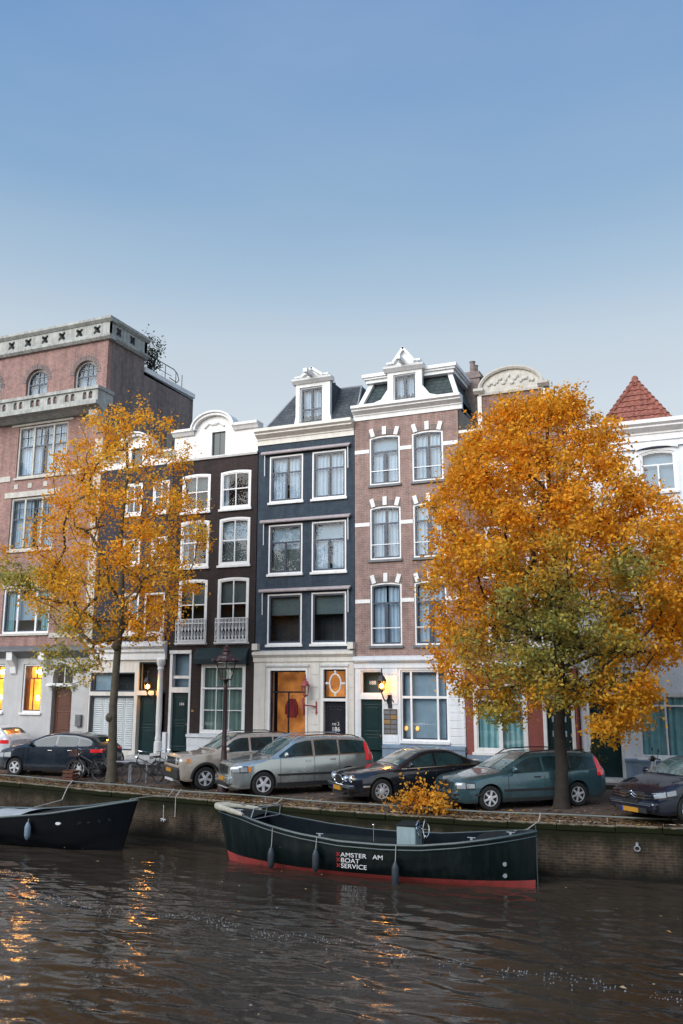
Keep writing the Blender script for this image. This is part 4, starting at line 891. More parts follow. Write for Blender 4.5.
door(G, *FD, 'door_green', panels=3, dep=.16, handle=False); light(G, 'fanlight', (FD[0],FD[1],3.12,3.65), 'white', 'room', Y0+.02)
for q in GWs: window(G, *q, [('v',.5,0,1,.06,1),('h',.84,0,1,.06,1)], 'white', None, .09, .03, 'teal', dep=.02, sill='white')
g = MB(); g.box(-2.78,gx1,Y0-.07,Y0-.001,.0,.82); g.mould(-2.8,gx1,[(Y0-.001,.78),(Y0-.1,.78),(Y0-.12,.86),(Y0-.001,.9)]); g.box(-2.78,gx1,Y0-.09,Y0-.071,.0,.4); G.part('plinth', g, M['blue_plinth'])
g = MB(); g.box(-3.95,-2.85,Y0-.45,Y0-.002,.1,.27); G.part('doorstep', g, M['stucco'])
# pantile pyramid
ap = Vector((-1.8,34.2,15.05)); hb = 1.36; zb = 12.75
base = [Vector((ap.x-hb,34.2-hb,zb)),Vector((ap.x+hb,34.2-hb,zb)),Vector((ap.x+hb,34.2+hb,zb)),Vector((ap.x-hb,34.2+hb,zb))]
g = MB()
for k in range(4):
    p, q = base[k], base[(k+1) % 4]; U = (q-p); L_ = U.length; U = U/L_; nrm = U.cross(ap-p).normalized(); nc = 9; mid = (p+q)/2; S = ap-mid; sl = S.length; S = S/sl
    if nrm.z < 0: nrm = -nrm
    for r_ in range(nc):
        h0, h1 = r_/nc, (r_+1)/nc; hwid = lambda h: L_/2*(1-h)
        nn = max(2, int(round(L_*(1-h0)/.23)))*5
        for i in range(nn):
            u0, u1 = -1+2*i/nn, -1+2*(i+1)/nn
            def pt(u, h, lift):
                x_ = u*hwid(h0) if abs(u*hwid(h0)) <= hwid(h) else math.copysign(hwid(h), u)
                return mid + U*x_ + S*(h*sl) + nrm*(lift + .035*abs(math.sin(PI*x_/.23)))
            a_, b_, c_, d_ = pt(u0,h0,.05), pt(u1,h0,.05), pt(u1,h1,.005), pt(u0,h1,.005)
            g.quad(a_, b_, c_, d_); g.quad(pt(u0,h0,0.), pt(u1,h0,0.), b_, a_)
rf = G.part('pyramid_roof', g, M['tile'], merge=False)
g = MB()
for k in range(4):
    for i in range(11):
        p0 = base[k].lerp(ap, i/11)+Vector((0,0,.06)); p1 = base[k].lerp(ap, (i+1.12)/11)+Vector((0,0,.03)); g.tube([p0, p1], [.11,.085], 8)
g.ball(tuple(ap+Vector((0,0,.08))), .13, .13, .14)
G.part('ridge_tile', g, M['tile'], rf, smooth=True)

# ------------------------------------------------------------------ wall lanterns and the street lamp
def lantern_head(mb_f, mb_g, c, r0, r1, h, n=6):
    x, y, z = c
    mb_g.lathe([(r0*.97, z),(r1*.97, z+h)], (x,y,0), n)
    for k in range(n):
        a = 2*PI*k/n; mb_f.tube([(x+r0*math.cos(a),y+r0*math.sin(a),z),(x+r1*math.cos(a),y+r1*math.sin(a),z+h)], .014, 4)
    for rr, zz in ((r0, z),(r1, z+h)): mb_f.tube([(x+rr*math.cos(2*PI*k/n),y+rr*math.sin(2*PI*k/n),zz) for k in range(n)], .02, 4, closed=True)
    mb_f.lathe([(r1*1.18, z+h),(r1*1.1, z+h+.03),(r1*.55, z+h+.17),(r1*.3, z+h+.2),(r1*.34, z+h+.27),(r1*.12, z+h+.31),(.03, z+h+.38),(.012, z+h+.46)], (x,y,0), n)
    mb_f.lathe([(.03, z-.08),(r0*.6, z-.03),(r0*1.05, z)], (x,y,0), n)
def wall_lantern(label, x, z, m, gl, lit, bracket):
    T = Thing('wall_lantern', label, 'lantern', (x, Y0-.06, z)); f = MB(); gg = MB(); y = Y0-.42
    lantern_head(f, gg, (x, y, z-.18), .10, .17, .36)
    fr = T.part('frame', f, M[m]); T.part('glazing', gg, M[gl], fr)
    br = MB()
    if bracket == 'scroll':
        t = np.linspace(0, 1, 14); br.tube([(x+.18*s_*(1), y+.3*s_+ .0, z-.28-.30*math.sin(s_*PI*.9)) for s_ in t], .025, 6)
        br.tube([(x+.22+.12*math.cos(a), y+.33, z-.62+.12*math.sin(a)) for a in np.linspace(0, 5.2, 12)], .02, 5); br.box(x+.12,x+.28,Y0-.085,Y0-.052,z-.85,z-.35)
        br.tube([(x,y,z-.2),(x,y,z-.32)], .02, 6)
    elif bracket == 'H':
        br.box(x-.11,x-.05,Y0-.5,Y0-.44,z-.75,z-.3); br.box(x+.3,x+.36,Y0-.12,Y0-.06,z-.92,z-.42); br.tube([(x-.08,Y0-.47,z-.55),(x+.33,Y0-.09,z-.62)], .03, 6); br.tube([(x-.08,Y0-.47,z-.32),(x,y,z-.2)], .025, 6)
    else:
        br.tube([(x,y,z-.2),(x,y,z-.34),(x+.1,y+.18,z-.46),(x+.14,Y0-.08,z-.36)], .022, 6); br.tube([(x+.14,Y0-.1,z-.2),(x+.14,Y0-.1,z-.8)], .03, 6); br.tube([(x+.14+.09*math.cos(a), Y0-.1, z-.6+.09*math.sin(a)) for a in np.linspace(0,6.28,9)], .015, 5)
    T.part('bracket', br, M[m])
    if lit:
        bu = MB(); bu.ball((x,y,z-.02), .06, .06, .09); T.part('flame', bu, M['lit_bulb'], smooth=True)
        li = bpy.data.lights.new('lamp_glow', 'POINT'); li.energy = lit; li.color = (1,.55,.2); li.shadow_soft_size = .08
        lo = bpy.data.objects.new('lamp_glow', li); COL.objects.link(lo); lo.parent = T.root; lo.location = Vector((x,y-.02,z+.0))-Vector(T.off)
wall_lantern('black lit lantern on a scroll bracket beside the brass plaques', -11.38, 3.3, 'black_iron', 'glass_amber', 14, 'scroll')
wall_lantern('small glowing lantern over the door with the white column', -21.92, 3.25, 'black_iron', 'glass_amber', 30, 'hook')
wall_lantern('pinkish red unlit lantern on a red bracket, between shop window and oval fanlight', -14.55, 3.1, 'red_iron', 'glass_lamp', 0, 'H')

lx, ly = -14.55, 24.95
L = Thing('street_lamp', 'dark oxblood street lamp with crowned glass lantern in front of the beige car', 'street lamp', (lx, ly, 0))
g = MB(); g.lathe([(.19,-.02),(.19,.25),(.16,.3),(.15,.75),(.17,.8),(.13,.9),(.10,1.0),(.085,1.3),(.08,1.35),(.095,1.4),(.075,1.45),(.062,2.4),(.052,3.2),(.07,3.24),(.05,3.3),(.05,3.42),(.09,3.46),(.04,3.5)], (lx,ly,0), 12)
for k in range(8):
    a = 2*PI*k/8; g.tube([(lx+.07*math.cos(a),ly+.07*math.sin(a),1.45),(lx+.055*math.cos(a),ly+.055*math.sin(a),3.2)], .01, 4)
g.tube([(lx-.36,ly,3.28),(lx+.36,ly,3.28)], .02, 6); L.part('post', g, M['iron_red'], smooth=True, angle=50)
f = MB(); gg = MB(); z = 3.52; r0, r1, h = .2, .37, .58; n = 6
gg.lathe([(r0*.97,z),(r1*.97,z+h)], (lx,ly,0), n)
for k in range(n): a = 2*PI*k/n; f.tube([(lx+r0*math.cos(a),ly+r0*math.sin(a),z),(lx+r1*math.cos(a),ly+r1*math.sin(a),z+h)], .017, 4)
for rr, zz in ((r0,z),(r1,z+h)): f.tube([(lx+rr*math.cos(2*PI*k/n),ly+rr*math.sin(2*PI*k/n),zz) for k in range(n)], .024, 5, closed=True)
for k in range(12):
    a = 2*PI*k/12; f.tube([(lx+.40*math.cos(a),ly+.40*math.sin(a),z+h),(lx+.47*math.cos(a),ly+.47*math.sin(a),z+h+.03),(lx+.45*math.cos(a),ly+.45*math.sin(a),z+h+.1)], [.03,.035,.012], 5)
f.lathe([(.42,z+h),(.42,z+h+.04),(.30,z+h+.1),(.28,z+h+.16),(.14,z+h+.22),(.12,z+h+.3),(.15,z+h+.34),(.09,z+h+.4),(.1,z+h+.46),(.04,z+h+.5),(.01,z+h+.56)], (lx,ly,0), 12); f.lathe([(.05,z-.04),(.19,z-.01),(.21,z)], (lx,ly,0), n)
fr = L.part('lantern', f, M['iron_red']); L.part('glazing', gg, M['glass_lamp'], fr)
b_ = MB(); b_.lathe([(.30,z+h-.005),(.33,z+h-.05),(.06,z+h-.01)], (lx,ly,0), 12); b_.ball((lx,ly,z+h-.12), .07,.07,.1); L.part('reflector', b_, M['white_iron'], fr, smooth=True)
# ------------------------------------------------------------------ cars
def paint(name, col, metal=.55, rough=.26):
    m, nt, b, new, link = nodes(name)
    b.inputs['Metallic'].default_value = metal; b.inputs['Coat Weight'].default_value = 1; b.inputs['Coat Roughness'].default_value = .05
    co = objco(new); f = noise(new, link, co, 1.7, 5, .65); r = ramp(new, [(.3, tuple(c*.85 for c in col)), (.7, tuple(c*1.12 for c in col))]); link(f, r.inputs[0])
    # road dust low on the flanks
    sp = new('ShaderNodeSeparateXYZ'); link(co, sp.inputs[0]); mr = new('ShaderNodeMapRange'); mr.inputs[1].default_value = .55; mr.inputs[2].default_value = .2; mr.inputs[4].default_value = .5; link(sp.outputs[2], mr.inputs[0])
    mu = new('ShaderNodeMath'); mu.operation = 'MULTIPLY'; link(mr.outputs[0], mu.inputs[0]); link(f, mu.inputs[1])
    c = mixc(new, link, mu.outputs[0], r.outputs[0], (.10,.085,.07)); link(c, b.inputs['Base Color'])
    r2 = ramp(new, [(.3, (rough*.8,)*3), (.7, (rough*1.4,)*3)]); link(f, r2.inputs[0]); link(r2.outputs[0], b.inputs['Roughness'])
    return m
M['tyre'] = mat('tyre_rubber', (.018,.018,.018), .85, .2, 10)
M['alloy'] = mat('alloy_rim', (.66,.67,.69), .35, .1, 10, metal=.25)
M['alloy_dark'] = mat('shadowed_rim', (.02,.02,.021), .6, .1, 10, metal=.2)
M['plastic'] = mat('black_plastic_trim', (.02,.021,.022), .6, .2, 6)
M['chrome'] = mat('chrome_trim', (.72,.73,.75), .12, .05, 6, metal=1)
M['car_glass'] = mat('car_glass', (.014,.036,.042), .03, .6, 2.5, spec=.5)
M['windscreen'] = mat('windscreen_glass', (.075,.13,.13), .04, .5, 2., spec=1., coat=1.)
M['headlight'] = mat('headlamp_lens', (.30,.33,.35), .08, .15, 12, spec=.8, coat=1)
M['amber_lens'] = mat('amber_lens', (.7,.22,.02), .15, .1, 8, coat=1)
M['red_lens'] = mat('red_lens', (.62,.025,.03), .15, .15, 8, coat=1, emit=(.7,.02,.03), estr=.18)
M['plate_yellow'] = mat('yellow_plate', (.46,.22,.02), .5, .12, 8)
M['plate_blue'] = mat('plate_blue_strip', (.03,.06,.3), .4, .05, 8)
M['leaf_dead'] = mat('dead_leaf', (.42,.19,.03), .8, .4, 30)

def car(name, label, ground, heading, S, group='cars parked along the canal'):
    L, W = S['L'], S['W']; hw = W/2; xf, xr, wr = S['xf'], S['xr'], S['wr']; ar = S.get('ar', wr+.06)
    h = R(heading); lx, ly_ = L/2-xf, hw*.93
    loc = (ground[0]-(lx*math.cos(h)-ly_*math.sin(h)), ground[1]-(lx*math.sin(h)+ly_*math.cos(h)), 0)
    T = Thing(name, label, 'car', loc, h, group); T.off = (0,0,0)
    fx = np.linspace(0, L, 400)
    def sm(pts, k=13):
        y = np.interp(fx, [p[0] for p in pts], [p[1] for p in pts]); y = np.convolve(np.pad(y, k//2, mode='edge'), np.ones(k)/k, 'valid'); return lambda x: float(np.interp(x, fx, y))
    zt, zb_ = sm(S['top'], S.get('ksm', 15)), sm(S['belt'], 9); zl = sm(S['low'], 5); wf = sm(S['plan'], 5)
    tum = S.get('tumble', .30)
    def edge(x):
        z = zl(x)
        for c in (xf, xr):
            if abs(x-c) < ar: z = max(z, wr + math.sqrt(ar*ar-(x-c)**2))
        return z
    def side_y(x, z):
        w_ = hw*wf(x); a, c = zl(x), min(zb_(x), zt(x)-.02); s = min(1, max(0, (z-a)/max(.05, c-a)))
        y = w_*(.945+.055*math.sin(PI*(s*.72+.14)))
        return y
    def gh(x):
        zs = min(zb_(x), zt(x)-.02); g_ = zt(x)-zs; yb = side_y(x, zs)-.02; yt = max(.2, yb-.03-g_*tum); return zs, g_, yb, yt
    def side3(x, z, o=.006):   # point on the flank or the greenhouse side
        zs, g_, yb, yt = gh(x); zr = zt(x)-min(.07, g_*.4)
        if z <= zs: return (x, side_y(x, z)+o, z)
        t = (z-zs-.012)/max(.01, zr-zs-.012); return (x, yb+(yt-yb)*min(1, max(0, t))+o, z)
    X = set(np.round(np.linspace(0, L, 70), 4))
    for c in (xf, xr): X |= set(np.round(c + ar*np.cos(np.linspace(0, PI, 19)), 4)) | {round(c-ar-.004, 4), round(c+ar+.004, 4)}
    X |= {.02, .05, L-.02, L-.05}
    X = sorted(x for x in X if 0 <= x <= L)
    rows = []
    for x in X:
        a, e = zl(x), edge(x); w_ = hw*wf(x); zs, g_, yb, yt = gh(x); e = min(e, zs-.04)
        p = [(0, a), (max(.1, w_-.34), a), (max(.1, w_-.33), e), (side_y(x, e)-.012, e)]
        for s in np.linspace(.02, 1, 7): z = e+(zs-e)*s; p.append((side_y(x, z), z))
        zr = zt(x)-min(.07, g_*.4)
        p += [(yb, zs+.012)] + [(yb+(yt-yb)*t, zs+.012+(zr-zs-.012)*t) for t in (.33, .66, 1)]
        p += [(yt-.025, zt(x)-min(.025, g_*.15)), (yt-.09, zt(x)), (yt*.55, zt(x)+.02), (0, zt(x)+.03)]
        rows.append([(x, y, z) for y, z in p])
    n = len(rows[0]); g = MB(); loc_ = lambda p: (L/2-p[0], p[1], p[2])
    for sg in (1, -1):
        o = len(g.v); g.v += [(L/2-x, y*sg, z) for r_ in rows for x, y, z in r_]
        for i in range(len(rows)-1):
            for j in range(n-1): g.f.append((o+i*n+j, o+i*n+j+1, o+(i+1)*n+j+1, o+(i+1)*n+j))
    N = len(rows)*n
    for i in (0, len(rows)-1): g.f.append(tuple([i*n+j for j in range(n)] + [N+i*n+j for j in range(n-1, -1, -1)]))
    body = T.part('body', g, S['paint'], smooth=True, angle=52)
    def patch(x0, x1, zlo, zhi, m, nm, parent=None, o=.007, nx=10, nz=3, sides=(1,), build=True, mb=None):
        g = mb or MB(); fl = (lambda v: (lambda x: v)) ; a_ = zlo if callable(zlo) else fl(zlo); b_ = zhi if callable(zhi) else fl(zhi)
        for sg in sides:
            P = []
            for i in range(nx+1):
                x = x0+(x1-x0)*i/nx; top_ = zt(x)-min(.07, gh(x)[1]*.4); u = min(a_(x), top_-.004); v = min(max(u+.002, b_(x)), top_); P.append([(L/2-q[0], q[1]*sg, q[2]) for q in (side3(x, u+(v-u)*k/nz, o) for k in range(nz+1))])
            for i in range(nx):
                for k in range(nz): g.quad(P[i][k], P[i+1][k], P[i+1][k+1], P[i][k+1])
        return T.part(nm, g, M[m] if isinstance(m, str) else m, parent or body, smooth=True) if build else g
    def toppatch(x0, x1, wid, m, nm, o=.012, nx=8):
        g = MB(); P = []
        for i in range(nx+1):
            x = x0+(x1-x0)*i/nx; zs, g_, yb, yt = gh(x); e = yt-.09; row = []
            for t in np.linspace(-1, 1, 9):
                y = t*e*wid; ay = abs(y); z = zt(x)+(.03-.01*ay/(yt*.55) if ay < yt*.55 else .02*(1-(ay-yt*.55)/max(.01, e-yt*.55)))
                row.append((L/2-x, y, z+o))
            P.append(row)
        for i in range(nx):
            for k in range(8): g.quad(P[i][k], P[i+1][k], P[i+1][k+1], P[i][k+1])
        return T.part(nm, g, M[m], body, smooth=True)
    wc = S['screen']; toppatch(wc[0], wc[1], 1.0, 'windscreen', 'windscreen')
    if 'rear' in S: toppatch(S['rear'][0], S['rear'][1], .95, 'car_glass', 'rear_window')
    lo, hi = (lambda x: zb_(x)+.035), (lambda x: zt(x)-S.get('hdr', .10))
    for a, c in S['glass']:
        for sg in (1, -1): patch(a, c, lo, hi, 'car_glass', 'side_window', nx=14, sides=(sg,))
    # trim round the glass, doors, sills
    for a in S['gaps']: patch(a, a+.014, S['low'][1][1]+.12, lambda x: zb_(x)+.0, 'plastic', 'door_seam', o=.003, nx=1, nz=6)
    for a in S['handles']:
        x_, y_, z_ = side3(a, zb_(a)-.11, .02); g = MB(); g.box(L/2-x_-.09, L/2-x_+.09, y_-.012, y_+.014, z_-.018, z_+.018); T.part('door_handle', g, M[S.get('handle_mat', 'chrome')], body, bevel=.006)
    if S.get('strip'): patch(xf+ar+.03, xr-ar-.03, S['strip']-.03, S['strip']+.03, S.get('strip_mat', 'plastic'), 'rub_strip', o=.012)
    if S.get('sill'): patch(xf+ar+.0, xr-ar-.0, lambda x: zl(x)+.015, lambda x: zl(x)+S['sill'], 'plastic', 'sill_cladding', o=.008)
    if S.get('arches'):
        g = MB()
        for c in (xf, xr):
            for k in range(24):
                t0_, t1_ = PI*k/24, PI*(k+1)/24; q = []
                for r_, t in ((ar+.0,t0_),(ar+.075,t0_),(ar+.075,t1_),(ar+.0,t1_)):
                    x = c+r_*math.cos(t); z = max(.2, wr+r_*math.sin(t)); x = min(L-.01, max(.01, x)); q.append((L/2-x, side_y(x, z)+.015, z))
                g.quad(*q)
        T.part('arch_cladding', g, M['plastic'], body)
    # mirrors
    for sg in (1, -1):
        x = S['mirror']; q = side3(x, zb_(x)+.07, 0); g = MB(); c = (L/2-q[0]+.02, sg*(q[1]+.12), q[2]+.05); g.ball(c, .07, .12, .085, 10, 6); g.box(c[0]-.03, c[0]+.03, min(sg*(q[1]-.02), c[1]), max(sg*(q[1]-.02), c[1]), q[2]-.01, q[2]+.03)
        T.part('wing_mirror', g, S['paint'] if S.get('mirror_paint', True) else M['plastic'], body, smooth=True)
    # underside
    g = MB(); g.box(-L/2+.45, L/2-.45, -hw+.36, hw-.36, zl(L/2)-.02, .5)
    for c in (xf, xr):
        for sg in (1, -1): g.lathe([(ar+.01, 0), (ar+.01, .02)], (L/2-c, sg*(hw-.34), wr), 20, 'y'); 
        g.box(L/2-c-ar, L/2-c+ar, -hw+.33, hw-.33, wr-.05, wr+ar+.02 if wr+ar+.02 < zb_(c)-.03 else zb_(c)-.04)
    T.part('underbody', g, M['plastic'])
    # wheels
    for c in (xf, xr):
        for sg in (1, -1):
            cy_ = sg*(hw*wf(c)-.115); g = MB(); ww = .10
            g.lathe([(wr*.66,-ww),(wr*.92,-ww),(wr,-ww*.65),(wr,ww*.65),(wr*.92,ww),(wr*.68,ww),(wr*.66,ww*.7)], (L/2-c, cy_, wr), 28, 'y'); wh = T.part('wheel', g, M['tyre'], smooth=True, angle=40)
            g = MB(); so = sg*ww; rr = wr*.66
            g.lathe([(rr,-.06),(rr*.98,.03),(rr*.9,.03),(rr*.88,-.02)], (0,0,0), 28, 'y')
            ns = S.get('spokes', 5); sw_ = S.get('spoke_w', .055)
            for k in range(ns):
                for dd in ((-.16, .16) if S.get('twin') else (0,)):
                    a = 2*PI*k/ns + .3 + dd; Mx = Matrix.Rotation(a, 4, 'Y') @ Matrix.Translation((rr*.52, .012, 0)) @ Matrix.Rotation(-dd*.8, 4, 'Y'); g.mbox(Mx, rr*.92, .035, sw_)
            g.lathe([(.001,.045),(.06,.045),(.075,.02)], (0,0,0), 12, 'y')
            g.v = [(L/2-c+x, cy_+sg*(ww*.55+y), wr+z) for x, y, z in g.v]; T.part('rim', g, M['alloy'], wh, smooth=True, angle=30)
            g = MB(); g.lathe([(.001,0),(rr*.95,0)], (L/2-c, cy_+sg*ww*.2, wr), 20, 'y'); T.part('brake_disc', g, M['alloy_dark'], wh)
    S['front'](T, body, dict(L=L, hw=hw, patch=patch, zt=zt, zb=zb_, wf=wf, side3=side3, side_y=side_y))
    return T
def fbox(T, parent, L, nm, m, y0, y1, z0, z1, d0, d1, bevel=.012):
    g = MB(); g.box(L/2-d1, L/2-d0, y0, y1, z0, z1); return T.part(nm, g, M[m] if isinstance(m, str) else m, parent, bevel=bevel)
def plate(T, b, L, z, d=-.03, y=0.):
    p = fbox(T, b, L, 'number_plate', 'plate_yellow', y-.26, y+.26, z-.055, z+.055, d, d+.05, 0); fbox(T, p, L, 'plate_strip', 'plate_blue', y-.258, y-.215, z-.052, z+.052, d-.003, d+.02, 0)
def roof_rails(T, b, k, x0, x1, m='plastic'):
    for sg in (1, -1):
        pts = []
        for x in np.linspace(x0, x1, 9):
            q = k['zt'](x); y = abs(k['side3'](x, q-.06, 0)[1])-.05; e = .0 if x in (x0, x1) else .055; pts.append((k['L']/2-x, sg*y, q+e))
        g = MB(); g.tube(pts, .018, 6); T.part('roof_rail', g, M[m], b, smooth=True)
def wagon_tail(T, b, k, z0, z1):
    L = k['L']; x1 = L-.02
    for sg in (1, -1):
        k['patch'](L-.34, L-.07, z0, z1, 'red_lens', 'tail_light', o=.012, sides=(sg,))
def headl(T, b, k, x0, x1, z0, z1, m='headlight', amber=True, o=.014):
    f0 = z0 if callable(z0) else (lambda x: z0); f1 = z1 if callable(z1) else (lambda x: z1)
    for sg in (1, -1):
        hl = k['patch'](x0, x1, lambda x: f0(x)-.01, lambda x: f1(x)+.012, 'plastic', 'headlight', o=.008, sides=(sg,), nx=8)
        k['patch'](x0+.01, x0+(x1-x0)*.45, lambda x: f0(x)+.012, lambda x: f1(x)-.012, m, 'lens', hl, o=o, sides=(sg,), nx=6); k['patch'](x0+(x1-x0)*.5, x1-.02, lambda x: f0(x)+.025, lambda x: f1(x)-.02, m, 'lens', hl, o=o, sides=(sg,), nx=6)
        if amber: k['patch'](x1+.005, x1+.09, lambda x: (z0(x) if callable(z0) else z0)+.03, z1, 'amber_lens', 'indicator', hl, o=o, sides=(sg,), nx=3)

# --- silver estate SUV
def f_silver(T, b, k):
    L = k['L']; fbox(T, b, L, 'grille', 'plastic', -.36, .36, .66, .90, -.03, .1); 
    fbox(T, b, L, 'grille_frame', 'chrome', -.38, .38, .895, .92, -.04, .06, .004)
    for y in (-.24,-.12,0,.12,.24): fbox(T, b, L, 'grille_bar', 'alloy_dark', y-.012, y+.012, .67, .89, -.036, .0, 0)
    g = MB(); g.mbox(Matrix.Translation((L/2+.04, 0, .78)) @ Matrix.Rotation(R(38), 4, 'X'), .012, .62, .03); T.part('grille_slash', g, M['chrome'], b)
    headl(T, b, k, .02, .48, .72, lambda x: .92-.05*x)
    fbox(T, b, L, 'bumper', S_SIL['paint'], -.72, .72, .36, .60, -.09, .2, .05); fbox(T, b, L, 'lower_grille', 'plastic', -.5, .5, .30, .42, -.1, .1); plate(T, b, L, .52, -.12)
    fbox(T, b, L, 'skid_plate', 'alloy', -.45, .45, .24, .31, -.06, .15)
    roof_rails(T, b, k, 1.9, 4.35, 'chrome'); wagon_tail(T, b, k, .95, 1.52)
    k['patch'](2.0, 4.55, lambda x: k['zb'](x)+.0, lambda x: k['zb'](x)+.03, 'chrome', 'waist_trim', o=.012)
P_SIL = paint('silver_green_paint', (.46,.50,.49), .7, .22)
S_SIL = dict(L=4.8, W=1.9, xf=.98, xr=3.86, wr=.365, paint=P_SIL, tumble=.27, ksm=11,
    top=[(0,.88),(.12,.99),(.9,1.09),(1.25,1.14),(2.05,1.63),(2.4,1.70),(3.2,1.73),(4.1,1.69),(4.54,1.63),(4.73,1.2),(4.8,1.0)], belt=[(0,.86),(1.2,1.08),(2.6,1.13),(4.8,1.17)],
    low=[(0,.30),(.2,.24),(4.5,.26),(4.8,.38)], plan=[(0,.68),(.08,.80),(.3,.93),(.7,1),(4.1,1),(4.55,.96),(4.8,.84)],
    screen=(1.3,2.02), rear=(4.53,4.7), glass=[(1.5,2.62),(2.70,3.50),(3.56,4.48)], gaps=[1.52,2.66,3.52], handles=[2.45,3.3], mirror=1.72, strip=.62, sill=.14, spokes=5, spoke_w=.085, front=f_silver)
car('silver_estate_car', 'silver green estate with tall red tail lights between beige off-roader and black saloon', (-12.85,24.45), 227, S_SIL)

# --- beige jeep-like SUV
def f_jeep(T, b, k):
    L = k['L']; fbox(T, b, L, 'grille', 'plastic', -.66, .66, .80, 1.02, -.03, .08)
    for i in range(7): fbox(T, b, L, 'grille_slot', 'chrome', -.36+.12*i-.035, -.36+.12*i+.035, .82, 1.0, -.036, .0, 0)
    for sg in (1, -1):
        g = MB(); g.lathe([(.001,.06),(.06,.058),(.10,.05),(.115,.03),(.12,-.02)], (L/2, sg*.55, .91), 16, 'x'); T.part('headlight', g, M['headlight'], b, smooth=True)
        k['patch'](.22, .34, .86, 1.0, 'amber_lens', 'indicator', o=.012, sides=(sg,), nx=3)
    fbox(T, b, L, 'bumper', 'plastic', -.78, .78, .34, .70, -.10, .2, .05); plate(T, b, L, .62, -.13); fbox(T, b, L, 'bumper_band', S_JEEP['paint'], -.7, .7, .70, .80, -.06, .15, .03)
    fbox(T, b, L, 'skid_plate', 'alloy', -.4, .4, .28, .36, -.11, .1)
    roof_rails(T, b, k, 1.75, 3.9); k['patch'](3.98, 4.15, .95, 1.2, 'red_lens', 'tail_light', o=.012, sides=(1,-1))
P_JEEP = paint('beige_car_paint', (.46,.40,.335), .25)
S_JEEP = dict(L=4.23, W=1.8, xf=.86, xr=3.43, wr=.36, ar=.44, paint=P_JEEP, tumble=.20, ksm=9,
    top=[(0,1.0),(.1,1.07),(1.1,1.15),(1.28,1.2),(1.85,1.62),(2.1,1.69),(3.2,1.70),(4.0,1.67),(4.15,1.2),(4.23,1.0)], belt=[(0,.98),(1.2,1.12),(4.23,1.16)],
    low=[(0,.36),(.2,.28),(4.0,.30),(4.23,.4)], plan=[(0,.86),(.08,.92),(.3,.98),(.6,1),(3.8,1),(4.1,.97),(4.23,.9)],
    screen=(1.32,1.86), rear=(4.02,4.14), glass=[(1.45,2.38),(2.46,3.25),(3.31,3.92)], gaps=[1.45,2.42,3.28], handles=[2.2,3.05], handle_mat='plastic', mirror=1.6, sill=.2, arches=True, spokes=5, spoke_w=.04, twin=True, front=f_jeep)
car('beige_offroad_car', 'beige boxy off-roader with black wheel arches and round lamps behind the street lamp', (-15.35,25.15), 231, S_JEEP)

# --- black saloon with four round lamps
def f_jag(T, b, k):
    L = k['L']; g = MB(); g.panel([(.30*math.cos(t), .62+.13*math.sin(t)) for t in np.linspace(0,2*PI,24,endpoint=False)], [], 0, 0)
    g.v = [(L/2+.045, x, z) for x, y, z in g.v]; T.part('grille', g, M['plastic'], b)
    g = MB(); g.tube([(L/2+.045, .31*math.cos(t), .62+.135*math.sin(t)) for t in np.linspace(0,2*PI,24,endpoint=False)], .018, 6, closed=True)
    for i in range(9): y = -.24+.06*i; hz_ = .13*math.sqrt(max(0,1-(y/.3)**2)); g.tube([(L/2+.048,y,.62-hz_),(L/2+.048,y,.62+hz_)], .008, 4)
    T.part('grille_surround', g, M['chrome'], b, smooth=True)
    for sg in (1, -1):
        for y, r_, x in ((.44,.085,.03),(.63,.105,-.05)):
            g = MB(); g.lathe([(.001,.05),(r_*.6,.045),(r_*.9,.02),(r_,-.1)], (L/2+x, sg*y, .68), 14, 'x'); hl = T.part('headlight', g, M['headlight'], b, smooth=True)
            g = MB(); g.lathe([(r_*1.12,-.1),(r_*1.14,.0),(r_*1.0,.015)], (L/2+x, sg*y, .68), 14, 'x'); T.part('bezel', g, M['chrome'], hl, smooth=True)
    fbox(T, b, L, 'bumper', S_JAG['paint'], -.78, .78, .30, .50, -.08, .25, .06); fbox(T, b, L, 'bumper_trim', 'chrome', -.76, .76, .485, .515, -.10, .2, .01); plate(T, b, L, .40, -.12); fbox(T, b, L, 'lower_grille', 'plastic', -.4, .4, .22, .30, -.08, .1)
    k['patch'](.35, .55, .46, .50, 'chrome', 'side_bumper_trim', o=.02, sides=(1,-1)); k['patch'](1.6, 4.2, lambda x: k['zb'](x)+.005, lambda x: k['zb'](x)+.028, 'chrome', 'waist_trim', o=.012)
P_JAG = paint('black_blue_paint', (.012,.017,.026), .4, .2)
S_JAG = dict(L=4.95, W=1.83, xf=.95, xr=3.72, wr=.335, paint=P_JAG, tumble=.36, ksm=21,
    top=[(0,.72),(.1,.80),(.6,.88),(1.45,.96),(2.35,1.38),(2.7,1.43),(3.3,1.42),(4.15,1.08),(4.3,1.05),(4.85,.98),(4.95,.85)], belt=[(0,.7),(1.4,.91),(3.5,.96),(4.95,.95)],
    low=[(0,.24),(.2,.2),(4.6,.22),(4.95,.34)], plan=[(0,.72),(.08,.82),(.3,.93),(.7,1),(4.1,1),(4.6,.95),(4.95,.8)],
    screen=(1.55,2.3), rear=(3.45,4.1), glass=[(1.75,2.72),(2.79,3.7)], gaps=[1.62,2.75,3.6], handles=[2.55,3.4], mirror=1.9, mirror_paint=True, sill=.08, spokes=8, spoke_w=.022, twin=True, front=f_jag)
car('black_saloon_car', 'black saloon with round headlamps and multi-spoke wheels, half hidden by the orange shrub', (-9.0,24.5), 226, S_JAG)

